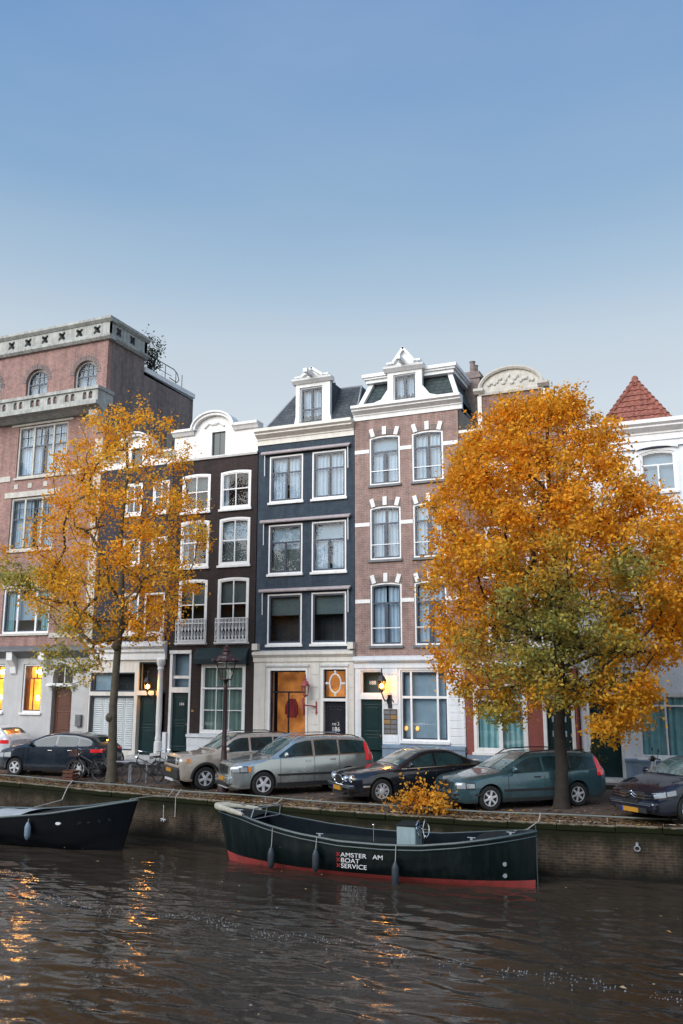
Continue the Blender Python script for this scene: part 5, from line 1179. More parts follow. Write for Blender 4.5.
# --- teal estate
def f_wag(T, b, k):
    L = k['L']; fbox(T, b, L, 'grille', 'plastic', -.34, .34, .55, .74, -.03, .1); fbox(T, b, L, 'grille_frame', 'chrome', -.36, .36, .735, .76, -.035, .06, .004)
    g = MB(); g.mbox(Matrix.Translation((L/2+.034, 0, .645)) @ Matrix.Rotation(R(35), 4, 'X'), .012, .6, .025); T.part('grille_slash', g, M['chrome'], b)
    headl(T, b, k, .02, .50, .58, lambda x: .76-.04*x, amber=False); fbox(T, b, L, 'bumper', S_WAG['paint'], -.72, .72, .30, .50, -.08, .2, .06); fbox(T, b, L, 'bumper_strip', 'plastic', -.73, .73, .42, .47, -.095, .2, .01); plate(T, b, L, .36, -.11); fbox(T, b, L, 'lower_grille', 'plastic', -.55, .55, .2, .30, -.07, .1)
    roof_rails(T, b, k, 1.95, 4.2); wagon_tail(T, b, k, .82, 1.34); k['patch'](.5, .66, .40, .46, 'plastic', 'side_bumper_strip', o=.012)
P_WAG = paint('teal_grey_paint', (.055,.125,.15), .5)
S_WAG = dict(L=4.72, W=1.82, xf=.95, xr=3.71, wr=.325, paint=P_WAG, tumble=.30, ksm=15,
    top=[(0,.74),(.12,.83),(.8,.93),(1.3,.99),(2.1,1.40),(2.4,1.46),(3.2,1.48),(4.2,1.44),(4.46,1.41),(4.66,1.06),(4.72,.85)], belt=[(0,.72),(1.3,.94),(4.72,1.0)],
    low=[(0,.26),(.2,.2),(4.4,.22),(4.72,.34)], plan=[(0,.70),(.08,.82),(.3,.93),(.7,1),(4.1,1),(4.5,.96),(4.72,.84)],
    screen=(1.36,2.06), rear=(4.5,4.65), glass=[(1.52,2.6),(2.68,3.5),(3.56,4.34)], gaps=[1.5,2.64,3.46], handles=[2.42,3.26], handle_mat='plastic', mirror=1.72, strip=.52, sill=.1, spokes=6, spoke_w=.055, front=f_wag)
car('teal_estate_car', 'teal grey estate with roof rails and red corner tail lights behind the dense tree trunk', (-5.75,24.25), 221, S_WAG)

# --- dark hatchback parked lengthwise
def f_hatch(T, b, k):
    L = k['L']; fbox(T, b, L, 'nose_panel', 'plastic', -.3, .3, .5, .68, -.02, .1); headl(T, b, k, .08, .75, .66, lambda x: .80+.12*x, amber=False)
    fbox(T, b, L, 'bumper', S_HAT['paint'], -.7, .7, .28, .46, -.05, .2, .06); plate(T, b, L, .4, -.08)
    for sg in (1, -1):
        k['patch'](L-.42, L-.03, .90, 1.02, 'red_lens', 'tail_light', o=.012, sides=(sg,)); 
    fbox(T, b, L, 'rear_bumper', S_HAT['paint'], -.74, .74, .3, .55, L-.2, L+.05, .06); fbox(T, b, L, 'rear_plate', 'plate_yellow', -.26, .26, .68, .79, L-.02, L+.012, 0)
    for sg in (1, -1): fbox(T, b, L, 'rear_lamp', 'red_lens', min(sg*.48,sg*.74), max(sg*.48,sg*.74), .88, 1.02, L-.12, L-.005, .02)
P_HAT = paint('dark_slate_paint', (.010,.019,.032), .3)
S_HAT = dict(L=4.45, W=1.78, xf=.9, xr=3.6, wr=.325, paint=P_HAT, tumble=.32, ksm=19,
    top=[(0,.80),(.15,.93),(.7,1.06),(1.15,1.14),(2.0,1.47),(2.5,1.55),(3.3,1.53),(3.9,1.42),(4.2,1.2),(4.38,1.05),(4.45,.9)], belt=[(0,.78),(1.1,1.03),(3.2,1.06),(4.45,1.1)],
    low=[(0,.26),(.2,.2),(4.2,.22),(4.45,.34)], plan=[(0,.66),(.1,.80),(.35,.93),(.8,1),(3.8,1),(4.2,.95),(4.45,.82)],
    screen=(1.2,1.98), rear=(3.8,4.18), glass=[(1.32,2.52),(2.62,3.45),(3.5,3.95)], gaps=[1.35,2.57,3.46], handles=[2.38,3.2], mirror=1.6, spokes=5, spoke_w=.07, twin=False, front=f_hatch)
car('dark_hatchback_car', 'dark blue grey hatchback parked lengthwise left of the sparse tree', (-24.1,26.0), 188, S_HAT)
# --- white car at the left edge
def f_white(T, b, k):
    L = k['L']; headl(T, b, k, .08, .6, .62, lambda x: .74+.1*x, amber=False); plate(T, b, L, .4, -.05); k['patch'](L-.4, L-.05, .85, 1.0, 'red_lens', 'tail_light', o=.012, sides=(1,-1)); fbox(T, b, L, 'rear_plate', 'plate_yellow', -.26, .26, .6, .71, L-.02, L+.012, 0)
P_WHI = paint('white_car_paint', (.62,.66,.70), .1)
S_WHI = dict(S_HAT, paint=P_WHI, front=f_white)
car('white_hatchback_car', 'white car at the left edge, behind the dark hatchback', (-31.1,29.0), 184, S_WHI)
# --- dark car with double chevron at the right edge
def f_cit(T, b, k):
    L = k['L']; g = MB()
    for dz in (0, .075):
        pts = [(-.62,.60),(-.2,.575),(-.09,.60),(0,.665),(.09,.60),(.2,.575),(.62,.60)]
        g.tube([(L/2+.035-.12*abs(y)**2, y, z+dz) for y, z in pts], .016, 5)
    T.part('chevron_grille', g, M['chrome'], b, smooth=True)
    fbox(T, b, L, 'grille', 'plastic', -.4, .4, .54, .74, -.005, .1); headl(T, b, k, .01, .62, lambda x: .60+.08*x, lambda x: .74+.13*x, amber=False)
    fbox(T, b, L, 'bumper', S_CIT['paint'], -.74, .74, .30, .52, -.09, .25, .06); fbox(T, b, L, 'lower_grille', 'plastic', -.5, .5, .24, .36, -.10, .1); plate(T, b, L, .30, -.12); fbox(T, b, L, 'bumper_trim', 'chrome', -.62, .62, .425, .445, -.10, .1, .004)
    fbox(T, b, L, 'plate_recess', 'alloy_dark', -.25, .25, .46, .53, -.10, .1, 0)
P_CIT = paint('midnight_paint', (.008,.015,.034), .3, .2)
S_CIT = dict(S_HAT, L=4.6, xf=.98, xr=3.7, paint=P_CIT, front=f_cit, top=[(0,.72),(.2,.84),(.7,.94),(1.2,1.02),(2.1,1.40),(2.6,1.47),(3.3,1.45),(4.1,1.2),(4.4,1.08),(4.6,.9)], belt=[(0,.7),(1.1,.96),(3.2,1.0),(4.6,1.02)], low=[(0,.26),(.2,.2),(4.35,.22),(4.6,.34)], plan=[(0,.74),(.1,.84),(.35,.95),(.8,1),(3.9,1),(4.3,.95),(4.6,.82)], screen=(1.28,2.06), rear=(3.6,4.1), glass=[(1.42,2.6),(2.7,3.6)], gaps=[1.4,2.64,3.5], handles=[2.42,3.26])
car('dark_chevron_car', 'dark car with chrome chevron grille at the right edge of the street', (-.75,24.2), 232, S_CIT)
# ------------------------------------------------------------------ trees
def leaf_mat(name, trans=.48):
    m = bpy.data.materials.new(name); m.use_nodes = True; nt = m.node_tree; nt.nodes.clear(); new = nt.nodes.new; link = nt.links.new
    at = new('ShaderNodeAttribute'); at.attribute_name = 'tint'; out = new('ShaderNodeOutputMaterial'); df = new('ShaderNodeBsdfDiffuse'); tr = new('ShaderNodeBsdfTranslucent'); mx = new('ShaderNodeMixShader'); mx.inputs[0].default_value = trans
    n = noise(new, link, objco(new), 60., 2); r = ramp(new, [(.3, (.85,.85,.85)), (.7, (1.12,1.12,1.12))]); link(n, r.inputs[0]); c = mixc(new, link, 1., at.outputs['Color'], r.outputs[0], 'MULTIPLY')
    link(c, df.inputs[0]); link(c, tr.inputs[0]); link(df.outputs[0], mx.inputs[1]); link(tr.outputs[0], mx.inputs[2]); link(mx.outputs[0], out.inputs[0]); return m
M['leaves'] = leaf_mat('autumn_leaf'); M['leaves_flat'] = leaf_mat('fallen_leaf', .1)
M['bark'] = mat('grey_green_bark', (.085,.07,.05), .9, .35, 5, bump=.9, bscale=12, stain_shade=((.045,.055,.025), .6))
M['bark_dark'] = mat('dark_bark', (.028,.023,.018), .9, .35, 5, bump=.9, bscale=12)
def leaves_mesh(name, P, size, tint, m, parent=None, off=(0,0,0), droop=.5, flat=False):
    n = len(P); P = np.asarray(P)
    U = RNG.normal(size=(n,3)); 
    if flat: U[:,2] *= .1
    else: U[:,2] = U[:,2]*.6 - droop
    U /= np.linalg.norm(U, axis=1)[:,None]; V = RNG.normal(size=(n,3))
    if flat: V = np.cross(np.tile([0,0,1.], (n,1))+RNG.normal(size=(n,3))*.15, U)
    else: V = np.cross(U, V)
    V /= np.linalg.norm(V, axis=1)[:,None]+1e-9; N = np.cross(U, V); s = size[:,None]
    a = P-U*s*.55; b = P+V*s*.33-U*s*.05+N*s*.10; c = P+U*s*.60-N*s*.06; d = P-V*s*.33-U*s*.05+N*s*.10
    vs = np.stack([a,b,c,d], 1).reshape(-1,3)-np.array(off)
    me = bpy.data.meshes.new(name); me.vertices.add(4*n); me.vertices.foreach_set('co', vs.reshape(-1).astype(np.float32))
    i = np.arange(n)*4; f = np.stack([i,i+1,i+2,i,i+2,i+3], 1).reshape(-1)
    me.loops.add(6*n); me.loops.foreach_set('vertex_index', f.astype(np.int32)); me.polygons.add(2*n); me.polygons.foreach_set('loop_start', (np.arange(2*n)*3).astype(np.int32)); me.polygons.foreach_set('loop_total', np.full(2*n,3,np.int32))
    me.update(calc_edges=True); ca = me.color_attributes.new('tint', 'FLOAT_COLOR', 'POINT'); col = np.concatenate([np.repeat(tint,4,0), np.ones((4*n,1))], 1); ca.data.foreach_set('color', col.reshape(-1).astype(np.float32))
    me.materials.append(m); o = bpy.data.objects.new(name, me); COL.objects.link(o)
    if parent: o.parent = parent
    return o
def tree(name, label, base, trunk, r0, tips, leaf_fn, bark, lsize, knot=()):
    # grow a branching skeleton from the trunk to every tip, nearest tips first
    T = Thing(name, label, 'tree', base)
    pos = [np.array(p, float) for p in trunk]; par = [-1]+list(range(len(trunk)-1)); nt_ = len(trunk); chains = []
    tips = sorted(tips, key=lambda p: np.linalg.norm(np.array(p)-pos[min(nt_-1, int(nt_*.55))]))
    PA = np.array(pos)
    for tp in tips:
        tp = np.array(tp); d = tp-PA; dist = np.linalg.norm(d, axis=1)
        cost = dist + .9*np.maximum(0, PA[:,2]-tp[2]+.25*dist)         # branches rise towards their ends
        cost[:max(2, int(nt_*.42))] += 50
        k = int(np.argmin(cost)); st = PA[k]; L = dist[k]; m = max(2, int(L/.35)); chain = [k]
        mid = (st+tp)/2 + RNG.normal(size=3)*L*.09; mid[2] += L*.10 if tp[2] > st[2] else -.02*L
        new_ = []
        for i in range(1, m+1):
            t = i/m; p = (1-t)**2*st+2*t*(1-t)*mid+t*t*tp + RNG.normal(size=3)*.015; new_.append(p)
        j0 = len(pos)
        for i, p in enumerate(new_): pos.append(p); par.append(k if i == 0 else j0+i-1); chain.append(j0+i)
        PA = np.vstack([PA, np.array(new_)]); chains.append(chain)
    cnt = np.zeros(len(pos))
    for c in chains: cnt[c[-1]] += 1
    for i in range(len(pos)-1, 0, -1): cnt[par[i]] += cnt[i]
    tot = cnt[0]; rad = np.maximum(.008, r0*.80*(cnt/tot)**.48)
    tr = MB(); trr = [max(r0*(1-.75*i/(nt_-1)), .02) for i in range(nt_)]; trr[0] *= 1.35; trr[1] *= 1.08; tr.tube([pos[i] for i in range(nt_)], trr, 12)
    for k in knot: tr.ball(k[0], k[1], k[1], k[1]*1.1, 8, 6)
    T.part('trunk', tr, M[bark], smooth=True)
    br = MB()
    for c in chains:
        if len(c) < 2: continue
        rr = [min(rad[i], rad[c[1]]) for i in c]; br.tube([pos[i] for i in c], rr, 5 if rr[0] < .03 else 7, cap=False)
    T.part('limbs', br, M[bark], smooth=True, merge=False)
    P, tint, size = leaf_fn(np.array(tips), [np.array([pos[i] for i in c[1:]]) for c in chains])
    leaves_mesh('crown', P, size, tint, M['leaves'], T.root, T.off); return T
def lerp_profile(z, prof):   # (z, xl, xr)
    zs = [p[0] for p in prof]; return np.interp(z, zs, [p[1] for p in prof]), np.interp(z, zs, [p[2] for p in prof])
def crown_tips(n, prof, yc, depth, gap=.0, seed=1, shell=.55):
    rng = np.random.default_rng(seed); out = []; z0, z1 = prof[0][0], prof[-1][0]
    ph = rng.uniform(0, 6.28, 12)
    wmax = max(p[2]-p[1] for p in prof)
    while len(out) < n:
        z = rng.uniform(z0, z1); xl, xr = lerp_profile(z, prof)
        if rng.uniform() > ((xr-xl)/wmax)**1.3: continue
        a = rng.uniform(0, 2*PI); r_ = rng.uniform()**.5
        if rng.uniform() < shell: r_ = r_**.4
        hw = (xr-xl)/2; x = (xl+xr)/2+hw*r_*math.cos(a); y = yc+hw*depth*r_*math.sin(a)
        v = math.sin(1.7*x+ph[0])*math.sin(1.9*z+ph[1])*math.sin(1.6*y+ph[2]) + .6*math.sin(3.1*x+ph[3])*math.sin(3.3*z+ph[4])
        if gap and v < -gap*rng.uniform(.2, 1.): continue
        out.append((x, y, z))
    return out
OR, OR2, OR3 = np.array((.95,.47,.045)), np.array((.83,.32,.018)), np.array((1.,.60,.10))
GR, GR2, OL = np.array((.43,.42,.13)), np.array((.27,.31,.11)), np.array((.66,.50,.08))
def mixn(a, b, t): return a+(b-a)*t[:,None]
def make_leaves(per, sd, size, green, gain=1.):
    def fn(tips, chains):
        P = []; cid = []
        for i, (t, c) in enumerate(zip(tips, chains)):
            k = int(per*RNG.uniform(.55, 1.35)); src = c[-min(len(c), 4):]
            idx = RNG.integers(0, len(src), k); q = src[idx]+RNG.normal(size=(k,3))*np.array([sd,sd,sd*.7])-np.array([0,0,sd*.35]); P.append(q); cid += [i]*k
        P = np.concatenate(P); cid = np.array(cid); n = len(P)
        clump = RNG.uniform(size=len(tips))[cid]; u = RNG.uniform(size=n)
        c = mixn(np.tile(OR2,(n,1)), np.tile(OR,(n,1)), np.clip(clump*.7+u*.6,0,1)); c = mixn(c, np.tile(OR3,(n,1)), np.clip((u-.72)*3,0,1)*.9)
        g = np.clip(green(P)+ (clump-.5)*.7 + RNG.normal(size=n)*.16, 0, 1)
        gc = mixn(np.tile(GR2,(n,1)), np.tile(GR,(n,1)), RNG.uniform(size=n)); gc = mixn(gc, np.tile(OL,(n,1)), np.clip(RNG.uniform(size=n)*1.5-.75,0,1))
        mid = np.clip(1-np.abs(g-.45)/.35, 0, 1); c = mixn(c, gc, np.clip((g-.3)/.4,0,1)); c = mixn(c, np.tile(OL,(n,1)), mid*.6)
        c *= (RNG.uniform(.62, 1.22, n)*gain)[:,None]; c = np.minimum(c, 1.)
        return P, c, size*RNG.uniform(.65, 1.3, n)
    return fn
rng0 = np.random.default_rng(21)
# right, dense tree
RB = (-4.03, 25.5, -.05)
prof = [(1.9,-3.6,-2.4),(2.4,-6.2,-1.3),(2.8,-6.9,-1.6),(3.4,-7.35,-1.2),(4.4,-7.6,-.5),(5.8,-7.75,.7),(7.0,-7.7,.8),(8.2,-7.65,.15),(9.0,-7.5,-1.3),(9.9,-7.3,-1.6),(10.8,-6.9,-1.95),(11.5,-6.1,-2.6),(12.0,-5.1,-3.2)]
tips = crown_tips(900, prof, 25.6, .82, 1.05, 3, .6)
for _ in range(46): tips.append((rng0.uniform(-5.3,-3.0), 25.6+rng0.normal()*.7, rng0.uniform(11.2,12.15)-.16*abs(rng0.normal())))
tips = [t for t in tips if not (t[2] < 3.1 and abs(t[0]+4) < 1.0 and t[2] < 2.9)]
def gR(P):
    x, y, z = P.T
    core = np.clip(1.2-np.hypot((x+3.9)/2.5, (z-4.6)/2.3), 0, 1)*1.1
    low = np.clip((3.6-z)/1.6, 0, 1)*np.clip(1.2-np.abs(x+6.2)/1.6, 0, 1)*.8
    right = np.clip(1.-np.hypot((x+1.6)/1.1, (z-6.2)/1.5), 0, 1)*.8
    return np.maximum(np.maximum(core, low), right)-.02
trunk = [RB,(-4.02,25.5,.35),(-3.98,25.5,1.2),(-4.0,25.5,2.2),(-3.95,25.52,3.0),(-3.9,25.55,3.8),(-3.95,25.55,4.8),(-3.85,25.6,5.9),(-3.95,25.6,7.0),(-3.9,25.6,8.2),(-4.0,25.6,9.6),(-3.95,25.6,11.0)]
tree('street_tree', 'dense orange tree with green heart and dark trunk in front of the teal estate', RB, trunk, .20, tips, make_leaves(112, .205, .106, gR), 'bark_dark', .15)
# left, thin tree
LB = (-19.45, 25.7, -.05)
prof = [(4.9,-21.2,-18.0),(5.6,-22.6,-17.2),(6.6,-23.4,-16.6),(7.6,-23.6,-16.3),(9.0,-23.2,-16.2),(10.3,-23.0,-16.2),(11.3,-22.4,-16.6),(12.3,-22.2,-17.1),(13.3,-21.5,-17.6),(14.2,-20.8,-18.6)]
tipsL = crown_tips(400, prof, 25.8, .8, .62, 8, .45)
rng = np.random.default_rng(5)
for _ in range(62): tipsL.append((rng.uniform(-26.2,-21.6), 25.7+rng.normal()*.6, 7.55+rng.normal()*.45))     # long low limb to the left
for _ in range(34): tipsL.append((rng.uniform(-22.6,-20.2), 25.6+rng.normal()*.4, rng.uniform(3.3,6.2)))       # hanging sprays
def gL(P):
    x, y, z = P.T
    return np.maximum(np.clip(1.2-np.hypot((x+24.2)/2.6, (z-7.3)/1.0), 0, 1)*1.0, np.clip(1.3-np.hypot((x+21.6)/1.5, (z-4.4)/2.2), 0, 1))-.03
trunk = [LB,(-19.46,25.7,.4),(-19.5,25.7,1.4),(-19.55,25.7,2.6),(-19.5,25.7,3.8),(-19.45,25.7,5.0),(-19.42,25.72,6.2),(-19.5,25.75,7.4),(-19.65,25.75,8.6),(-19.6,25.8,9.8),(-19.5,25.8,11.0),(-19.6,25.8,12.3)]
tree('street_tree', 'sparse orange tree with a pale mossy trunk, left of the street lamp', LB, trunk, .18, tipsL, make_leaves(60, .20, .108, gL, 1.15), 'bark', .14, knot=[((-19.6,25.62,2.2),.16),((-19.45,25.6,4.7),.17)])
# orange shrub rooted at the quay edge
SB = (-7.35, 23.65, -.1)
tp = []
for _ in range(74):
    a = rng.uniform(0, PI); l = rng.uniform(.45, 1.15); tp.append((SB[0]-.15+l*.98*math.cos(a)+rng.normal()*.05, SB[1]-.1+rng.normal()*.22, SB[2]+.1+l*.95*math.sin(a)*rng.uniform(.45,1.1)))
T = Thing('orange_shrub', 'small bright orange shrub growing at the quay edge above the moored boat', 'shrub', SB); st = MB(); P = []
for t in tp:
    t = np.array(t); b0 = np.array(SB); mid = (b0+t)/2+np.array([0,0,.08]); pts = [b0*(1-u)**2+2*u*(1-u)*mid+u*u*t for u in np.linspace(0,1,6)]; st.tube(pts, [.014,.012,.010,.008,.006,.004], 4)
    k = 16; q = np.array(pts)[rng.integers(2,6,k)]+rng.normal(size=(k,3))*.075; P.append(q)
T.part('stems', st, M['bark_dark'], smooth=True); P = np.concatenate(P); n = len(P)
leaves_mesh('foliage', P, .092*rng.uniform(.7,1.3,n), mixn(np.tile(OR2,(n,1)), np.tile(OR3,(n,1)), rng.uniform(size=n)), M['leaves'], T.root, T.off)
# shrub on the roof terrace of the brick building
T = Thing('roof_shrub', 'dark green shrub growing on the roof terrace of the brick building', 'shrub', (-25.5, 35.1, 18.95)); st = MB(); P = []
for _ in range(34):
    b0 = np.array((-25.5,35.1,18.95)); t = b0+np.array((rng.normal()*.22, rng.uniform(-.5,.9), rng.uniform(.6,2.2))); st.tube([b0,(b0+t)/2+np.array((0,.08,.1)),t], [.02,.014,.006], 4); P.append(t+rng.normal(size=(20,3))*.16-np.array((0,0,.1)))
T.part('stems', st, M['bark_dark']); P = np.concatenate(P); n = len(P); leaves_mesh('foliage', P, .11*rng.uniform(.7,1.3,n), mixn(np.tile((.035,.05,.03),(n,1)), np.tile((.07,.075,.05),(n,1)), rng.uniform(size=n)), M['leaves'], T.root, T.off)
# leafy plant by the green door
T = Thing('door_plant', 'thin leafy potted plant beside the dark green door of the white house', 'plant', (-3.95, 30.95, .14)); p_ = MB(); p_.lathe([(.13,.14),(.19,.5),(.21,.5),(.21,.55),(.17,.55),(.16,.5)], (-3.95,30.95,0), 14); T.part('pot', p_, M['ledge'], smooth=True)
st = MB(); P = []
for _ in range(12):
    a = rng.uniform(0,6.28); b0 = np.array((-3.95,30.95,.5)); t = b0+np.array((math.cos(a)*rng.uniform(.2,.75), math.sin(a)*.4, rng.uniform(.4,1.15))); mid = (b0+t)/2+np.array((0,0,.2)); pts = [b0*(1-u)**2+2*u*(1-u)*mid+u*u*t for u in np.linspace(0,1,7)]; st.tube(pts, .008, 4); P.append(np.repeat(np.array(pts[3:]),5,0)+rng.normal(size=(20,3))*.05)
T.part('stems', st, M['bark']); P = np.concatenate(P); n = len(P); leaves_mesh('foliage', P, .10*rng.uniform(.7,1.3,n), mixn(np.tile((.07,.10,.05),(n,1)), np.tile((.16,.17,.08),(n,1)), rng.uniform(size=n)), M['leaves'], T.root, T.off)
# fallen leaves: verge, coping, street, roofs of nothing else
n = 9000; x = rng.uniform(-34, 6, n); v = np.abs(rng.normal(size=n))*.55; kind = rng.uniform(size=n)
yy = np.array([yq(a) for a in x])
off_ = np.where(kind < .78, np.abs(v)*.9, rng.uniform(.8, 5.5, n)); off_ = np.clip(off_, .0, 7)
dens = .5+.5*np.sin(x*1.3)*np.sin(x*.37+1); keep = rng.uniform(size=n) < (.35+.65*dens); x, yy, off_ = x[keep], yy[keep], off_[keep]; n = len(x)
z = np.where(off_ < .44, -.085, np.where(off_ < .85, -.1+(off_-.44)/.41*.1+.012, .014))+rng.uniform(0,.02,n)
P = np.stack([x, yy+off_, z], 1); cc = mixn(np.tile((.20,.105,.045),(n,1)), np.tile((.34,.22,.12),(n,1)), rng.uniform(size=n)); cc[rng.uniform(size=n) < .35] *= .5; cc[rng.uniform(size=n) < .07] = (.5,.26,.05)
o = leaves_mesh('fallen_leaves', P, .10*rng.uniform(.6,1.4,n), cc, M['leaves_flat'], flat=True); tag(o, 'fallen brown and orange leaves strewn along the quay edge', 'leaves', kind='stuff')
n = 90; x = rng.uniform(-18, 2, n); y = rng.uniform(11, 22.5, n); P = np.stack([x,y,np.full(n,WATER+.05)],1)
o = leaves_mesh('floating_leaves', P, .10*rng.uniform(.5,1.2,n), mixn(np.tile((.5,.25,.05),(n,1)), np.tile((.5,.45,.35),(n,1)), rng.uniform(size=n)), M['leaves_flat'], flat=True); tag(o, 'scattered leaves floating on the canal', 'leaves', kind='stuff')
# trail of foam bubbles
wk = [(-20,17.0),(-15.69,16.73),(-12.66,16.54),(-10.05,16.43),(-6.95,16.03),(-5.15,15.94),(-3.31,15.73),(-.74,15.55),(4,15.0)]
g = MB()
for _ in range(620):
    x = rng.uniform(-17, 3); y = np.interp(x, [p[0] for p in wk], [p[1] for p in wk])+rng.normal()*(.10+.25*rng.uniform()**3)+.12*math.sin(x*1.7); r_ = rng.uniform(.004,.013)*(1.6 if rng.uniform() < .12 else 1)
    if math.sin(x*2.3+1)+math.sin(x*5.1) < -.9 and rng.uniform() < .8: continue
    g.lathe([(r_,-.01),(r_*.8,r_*.5),(.001,r_*.75)], (x, y, WATER+.03), 6)
M['foam'] = mat('foam_bubbles', (.32,.34,.36), .25, .1, 8)
tag(g.build('foam_trail', M['foam'], smooth=True, merge=False), 'thin broken trail of foam bubbles drifting across the canal', 'foam', kind='stuff')
# ------------------------------------------------------------------ boats
def hull(T, t0, t1, beam, sheer, keelz, stripe, m_hull, m_red, rake0=.15, rake1=.05, n=44, bprof=None, y=None):
    # stations along +x from t0 to t1; beam profile, sheer line, boot stripe heights as functions of t
    L = t1-t0; s = np.linspace(0, 1, 13); rows = []
    for t in np.linspace(0, 1, n):
        b = beam*np.interp(t, *bprof); zt_ = sheer(t); row = []
        for u in s:
            z = keelz+(zt_-keelz)*u; f = (1-(1-u)**2.6)**.62; flare = .93+.07*u
            dx = -rake0*(1-t)**6*(u-.55)*2 + rake1*t**6*(u-.55)*2
            row.append((t0+L*t+dx, b*f*flare, z))
        rows.append(row)
    def surf(z_lo, z_hi, o=0.):
        g = MB(); k = 7
        for sg in (-1, 1):
            ref = []
            for i, row in enumerate(rows):
                zs = [p[2] for p in row]; xs_ = [p[0] for p in row]; ys = [p[1] for p in row]; t = i/(n-1); a = z_lo(t) if callable(z_lo) else z_lo; c = z_hi(t) if callable(z_hi) else z_hi
                ref.append([(float(np.interp(z, zs, xs_)), y+sg*(float(np.interp(z, zs, ys))+o), z) for z in np.linspace(a, c, k)])
            for i in range(n-1):
                for j in range(k-1): g.quad(ref[i][j], ref[i+1][j], ref[i+1][j+1], ref[i][j+1])
        return g
    body = T.part('hull', surf(stripe, sheer), m_hull, smooth=True, angle=60)
    T.part('boot_stripe', surf(keelz+.02, stripe), m_red, smooth=True, angle=60)
    side = lambda t, z: (float(np.interp(z, [p[2] for p in rows[min(n-1, int(round(t*(n-1))))]], [p[1] for p in rows[min(n-1, int(round(t*(n-1))))]])))
    ed = lambda sg, inset=0., dz=0.: [(r_[-1][0], y+sg*max(0, r_[-1][1]-inset), r_[-1][2]+dz) for r_ in rows]
    return body, rows, side, ed
M['boat_green'] = mat('black_green_hull_paint', (.003,.0085,.009), .3, .25, 2.5, spec=.3, coat=.12, stain_shade=((.028,.034,.032), .5))
M['boot_red'] = mat('red_boot_topping', (.36,.055,.05), .55, .2, 3, stain_shade=((.10,.04,.035), .8))
M['rub'] = mat('grey_green_rubbing_strake', (.045,.072,.075), .4, .2, 5)
M['deck'] = mat('dark_boat_deck', (.016,.022,.024), .8, .25, 4, spec=.15, stain_shade=((.035,.03,.025), .4))
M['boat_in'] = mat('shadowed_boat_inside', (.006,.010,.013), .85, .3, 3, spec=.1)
M['console'] = mat('pale_grey_console', (.30,.40,.42), .45, .1, 4, stain_shade=((.2,.24,.25), .4))
M['fender'] = mat('dusty_black_fender', (.035,.045,.055), .5, .3, 6)
M['fender_pale'] = mat('pale_blue_fender', (.20,.27,.33), .5, .2, 6)
M['rope'] = mat('weathered_rope', (.42,.40,.36), .9, .15, 20)
M['bowroll'] = mat('cream_bow_fender', (.42,.40,.33), .8, .2, 8, bump=.5)
M['boat_blue'] = mat('blue_black_hull_paint', (.003,.005,.0075), .35, .25, 2.5, spec=.22, stain_shade=((.008,.009,.011), .4))
M['canvas'] = mat('pale_boat_cover', (.42,.46,.48), .8, .15, 3, stain_shade=((.25,.27,.28), .4))
BY = 22.19
BT = Thing('moored_boat', 'open black-green service boat with red waterline and white lettering', 'boat', (-8.5, BY, WATER), group='boats moored along the quay')
bprof = ([0,.03,.08,.15,.27,.45,.65,.8,.89,.95,.985,1],[.03,.24,.44,.66,.88,1,.98,.83,.62,.38,.17,.03])
x0b, x1b = -12.85, -4.19
sheer = lambda t: float(np.interp(t, [0,.03,.1,.2,.32,.45,.58,.7,.8,.9,1], [-.02,-.03,-.10,-.27,-.41,-.50,-.51,-.47,-.37,-.24,-.10]))
stripe = lambda t: float(np.interp(t, [0,.08,.3,.55,.8,1], [-1.15,-1.23,-1.295,-1.29,-1.26,-1.235]))
bd, rows, side, ed = hull(BT, x0b, x1b, .98, sheer, -1.75, stripe, M['boat_green'], M['boot_red'], .22, .04, bprof=bprof, y=BY)
g = MB()
for sg in (-1, 1): g.tube([(p[0],p[1],p[2]-.02) for p in ed(sg)], .035, 6); g.tube([(p[0],p[1]-sg*.0,p[2]-.13) for p in ed(sg)], .018, 5)
BT.part('gunwale', g, M['rub'], bd, smooth=True)
g = MB(); A_, B_ = ed(-1, .10, -.01), ed(1, .10, -.01); n = len(A_); AO, BO = ed(-1, .0, .0), ed(1, .0, .0)
for i in range(n-1):
    g.quad(AO[i], AO[i+1], A_[i+1], A_[i]); g.quad(BO[i], BO[i+1], B_[i+1], B_[i])
BT.part('side_deck', g, M['deck'], bd)
g = MB(); f0, f1 = int(n*.15), int(n*.84)
for i in range(n-1):
    if i < f0 or i >= f1: m_ = ((A_[i][0]+B_[i][0])/2, BY, (A_[i][2]+.03)); m2 = (A_[i+1][0], BY, A_[i+1][2]+.03); g.quad(A_[i], A_[i+1], m2, m_); g.quad(B_[i], B_[i+1], m2, m_)
BT.part('fore_and_aft_deck', g, M['deck'], bd)
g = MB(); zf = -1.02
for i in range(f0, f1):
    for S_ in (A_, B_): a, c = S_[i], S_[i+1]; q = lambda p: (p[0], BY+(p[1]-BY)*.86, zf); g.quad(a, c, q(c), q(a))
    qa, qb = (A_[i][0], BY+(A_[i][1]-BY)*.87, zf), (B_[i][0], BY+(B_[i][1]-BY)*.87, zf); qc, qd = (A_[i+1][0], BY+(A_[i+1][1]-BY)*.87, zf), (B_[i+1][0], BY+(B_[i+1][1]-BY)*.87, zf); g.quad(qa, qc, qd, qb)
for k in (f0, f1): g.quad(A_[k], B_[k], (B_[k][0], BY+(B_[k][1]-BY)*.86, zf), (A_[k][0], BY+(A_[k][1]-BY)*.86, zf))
BT.part('inner_hull', g, M['boat_in'], bd)
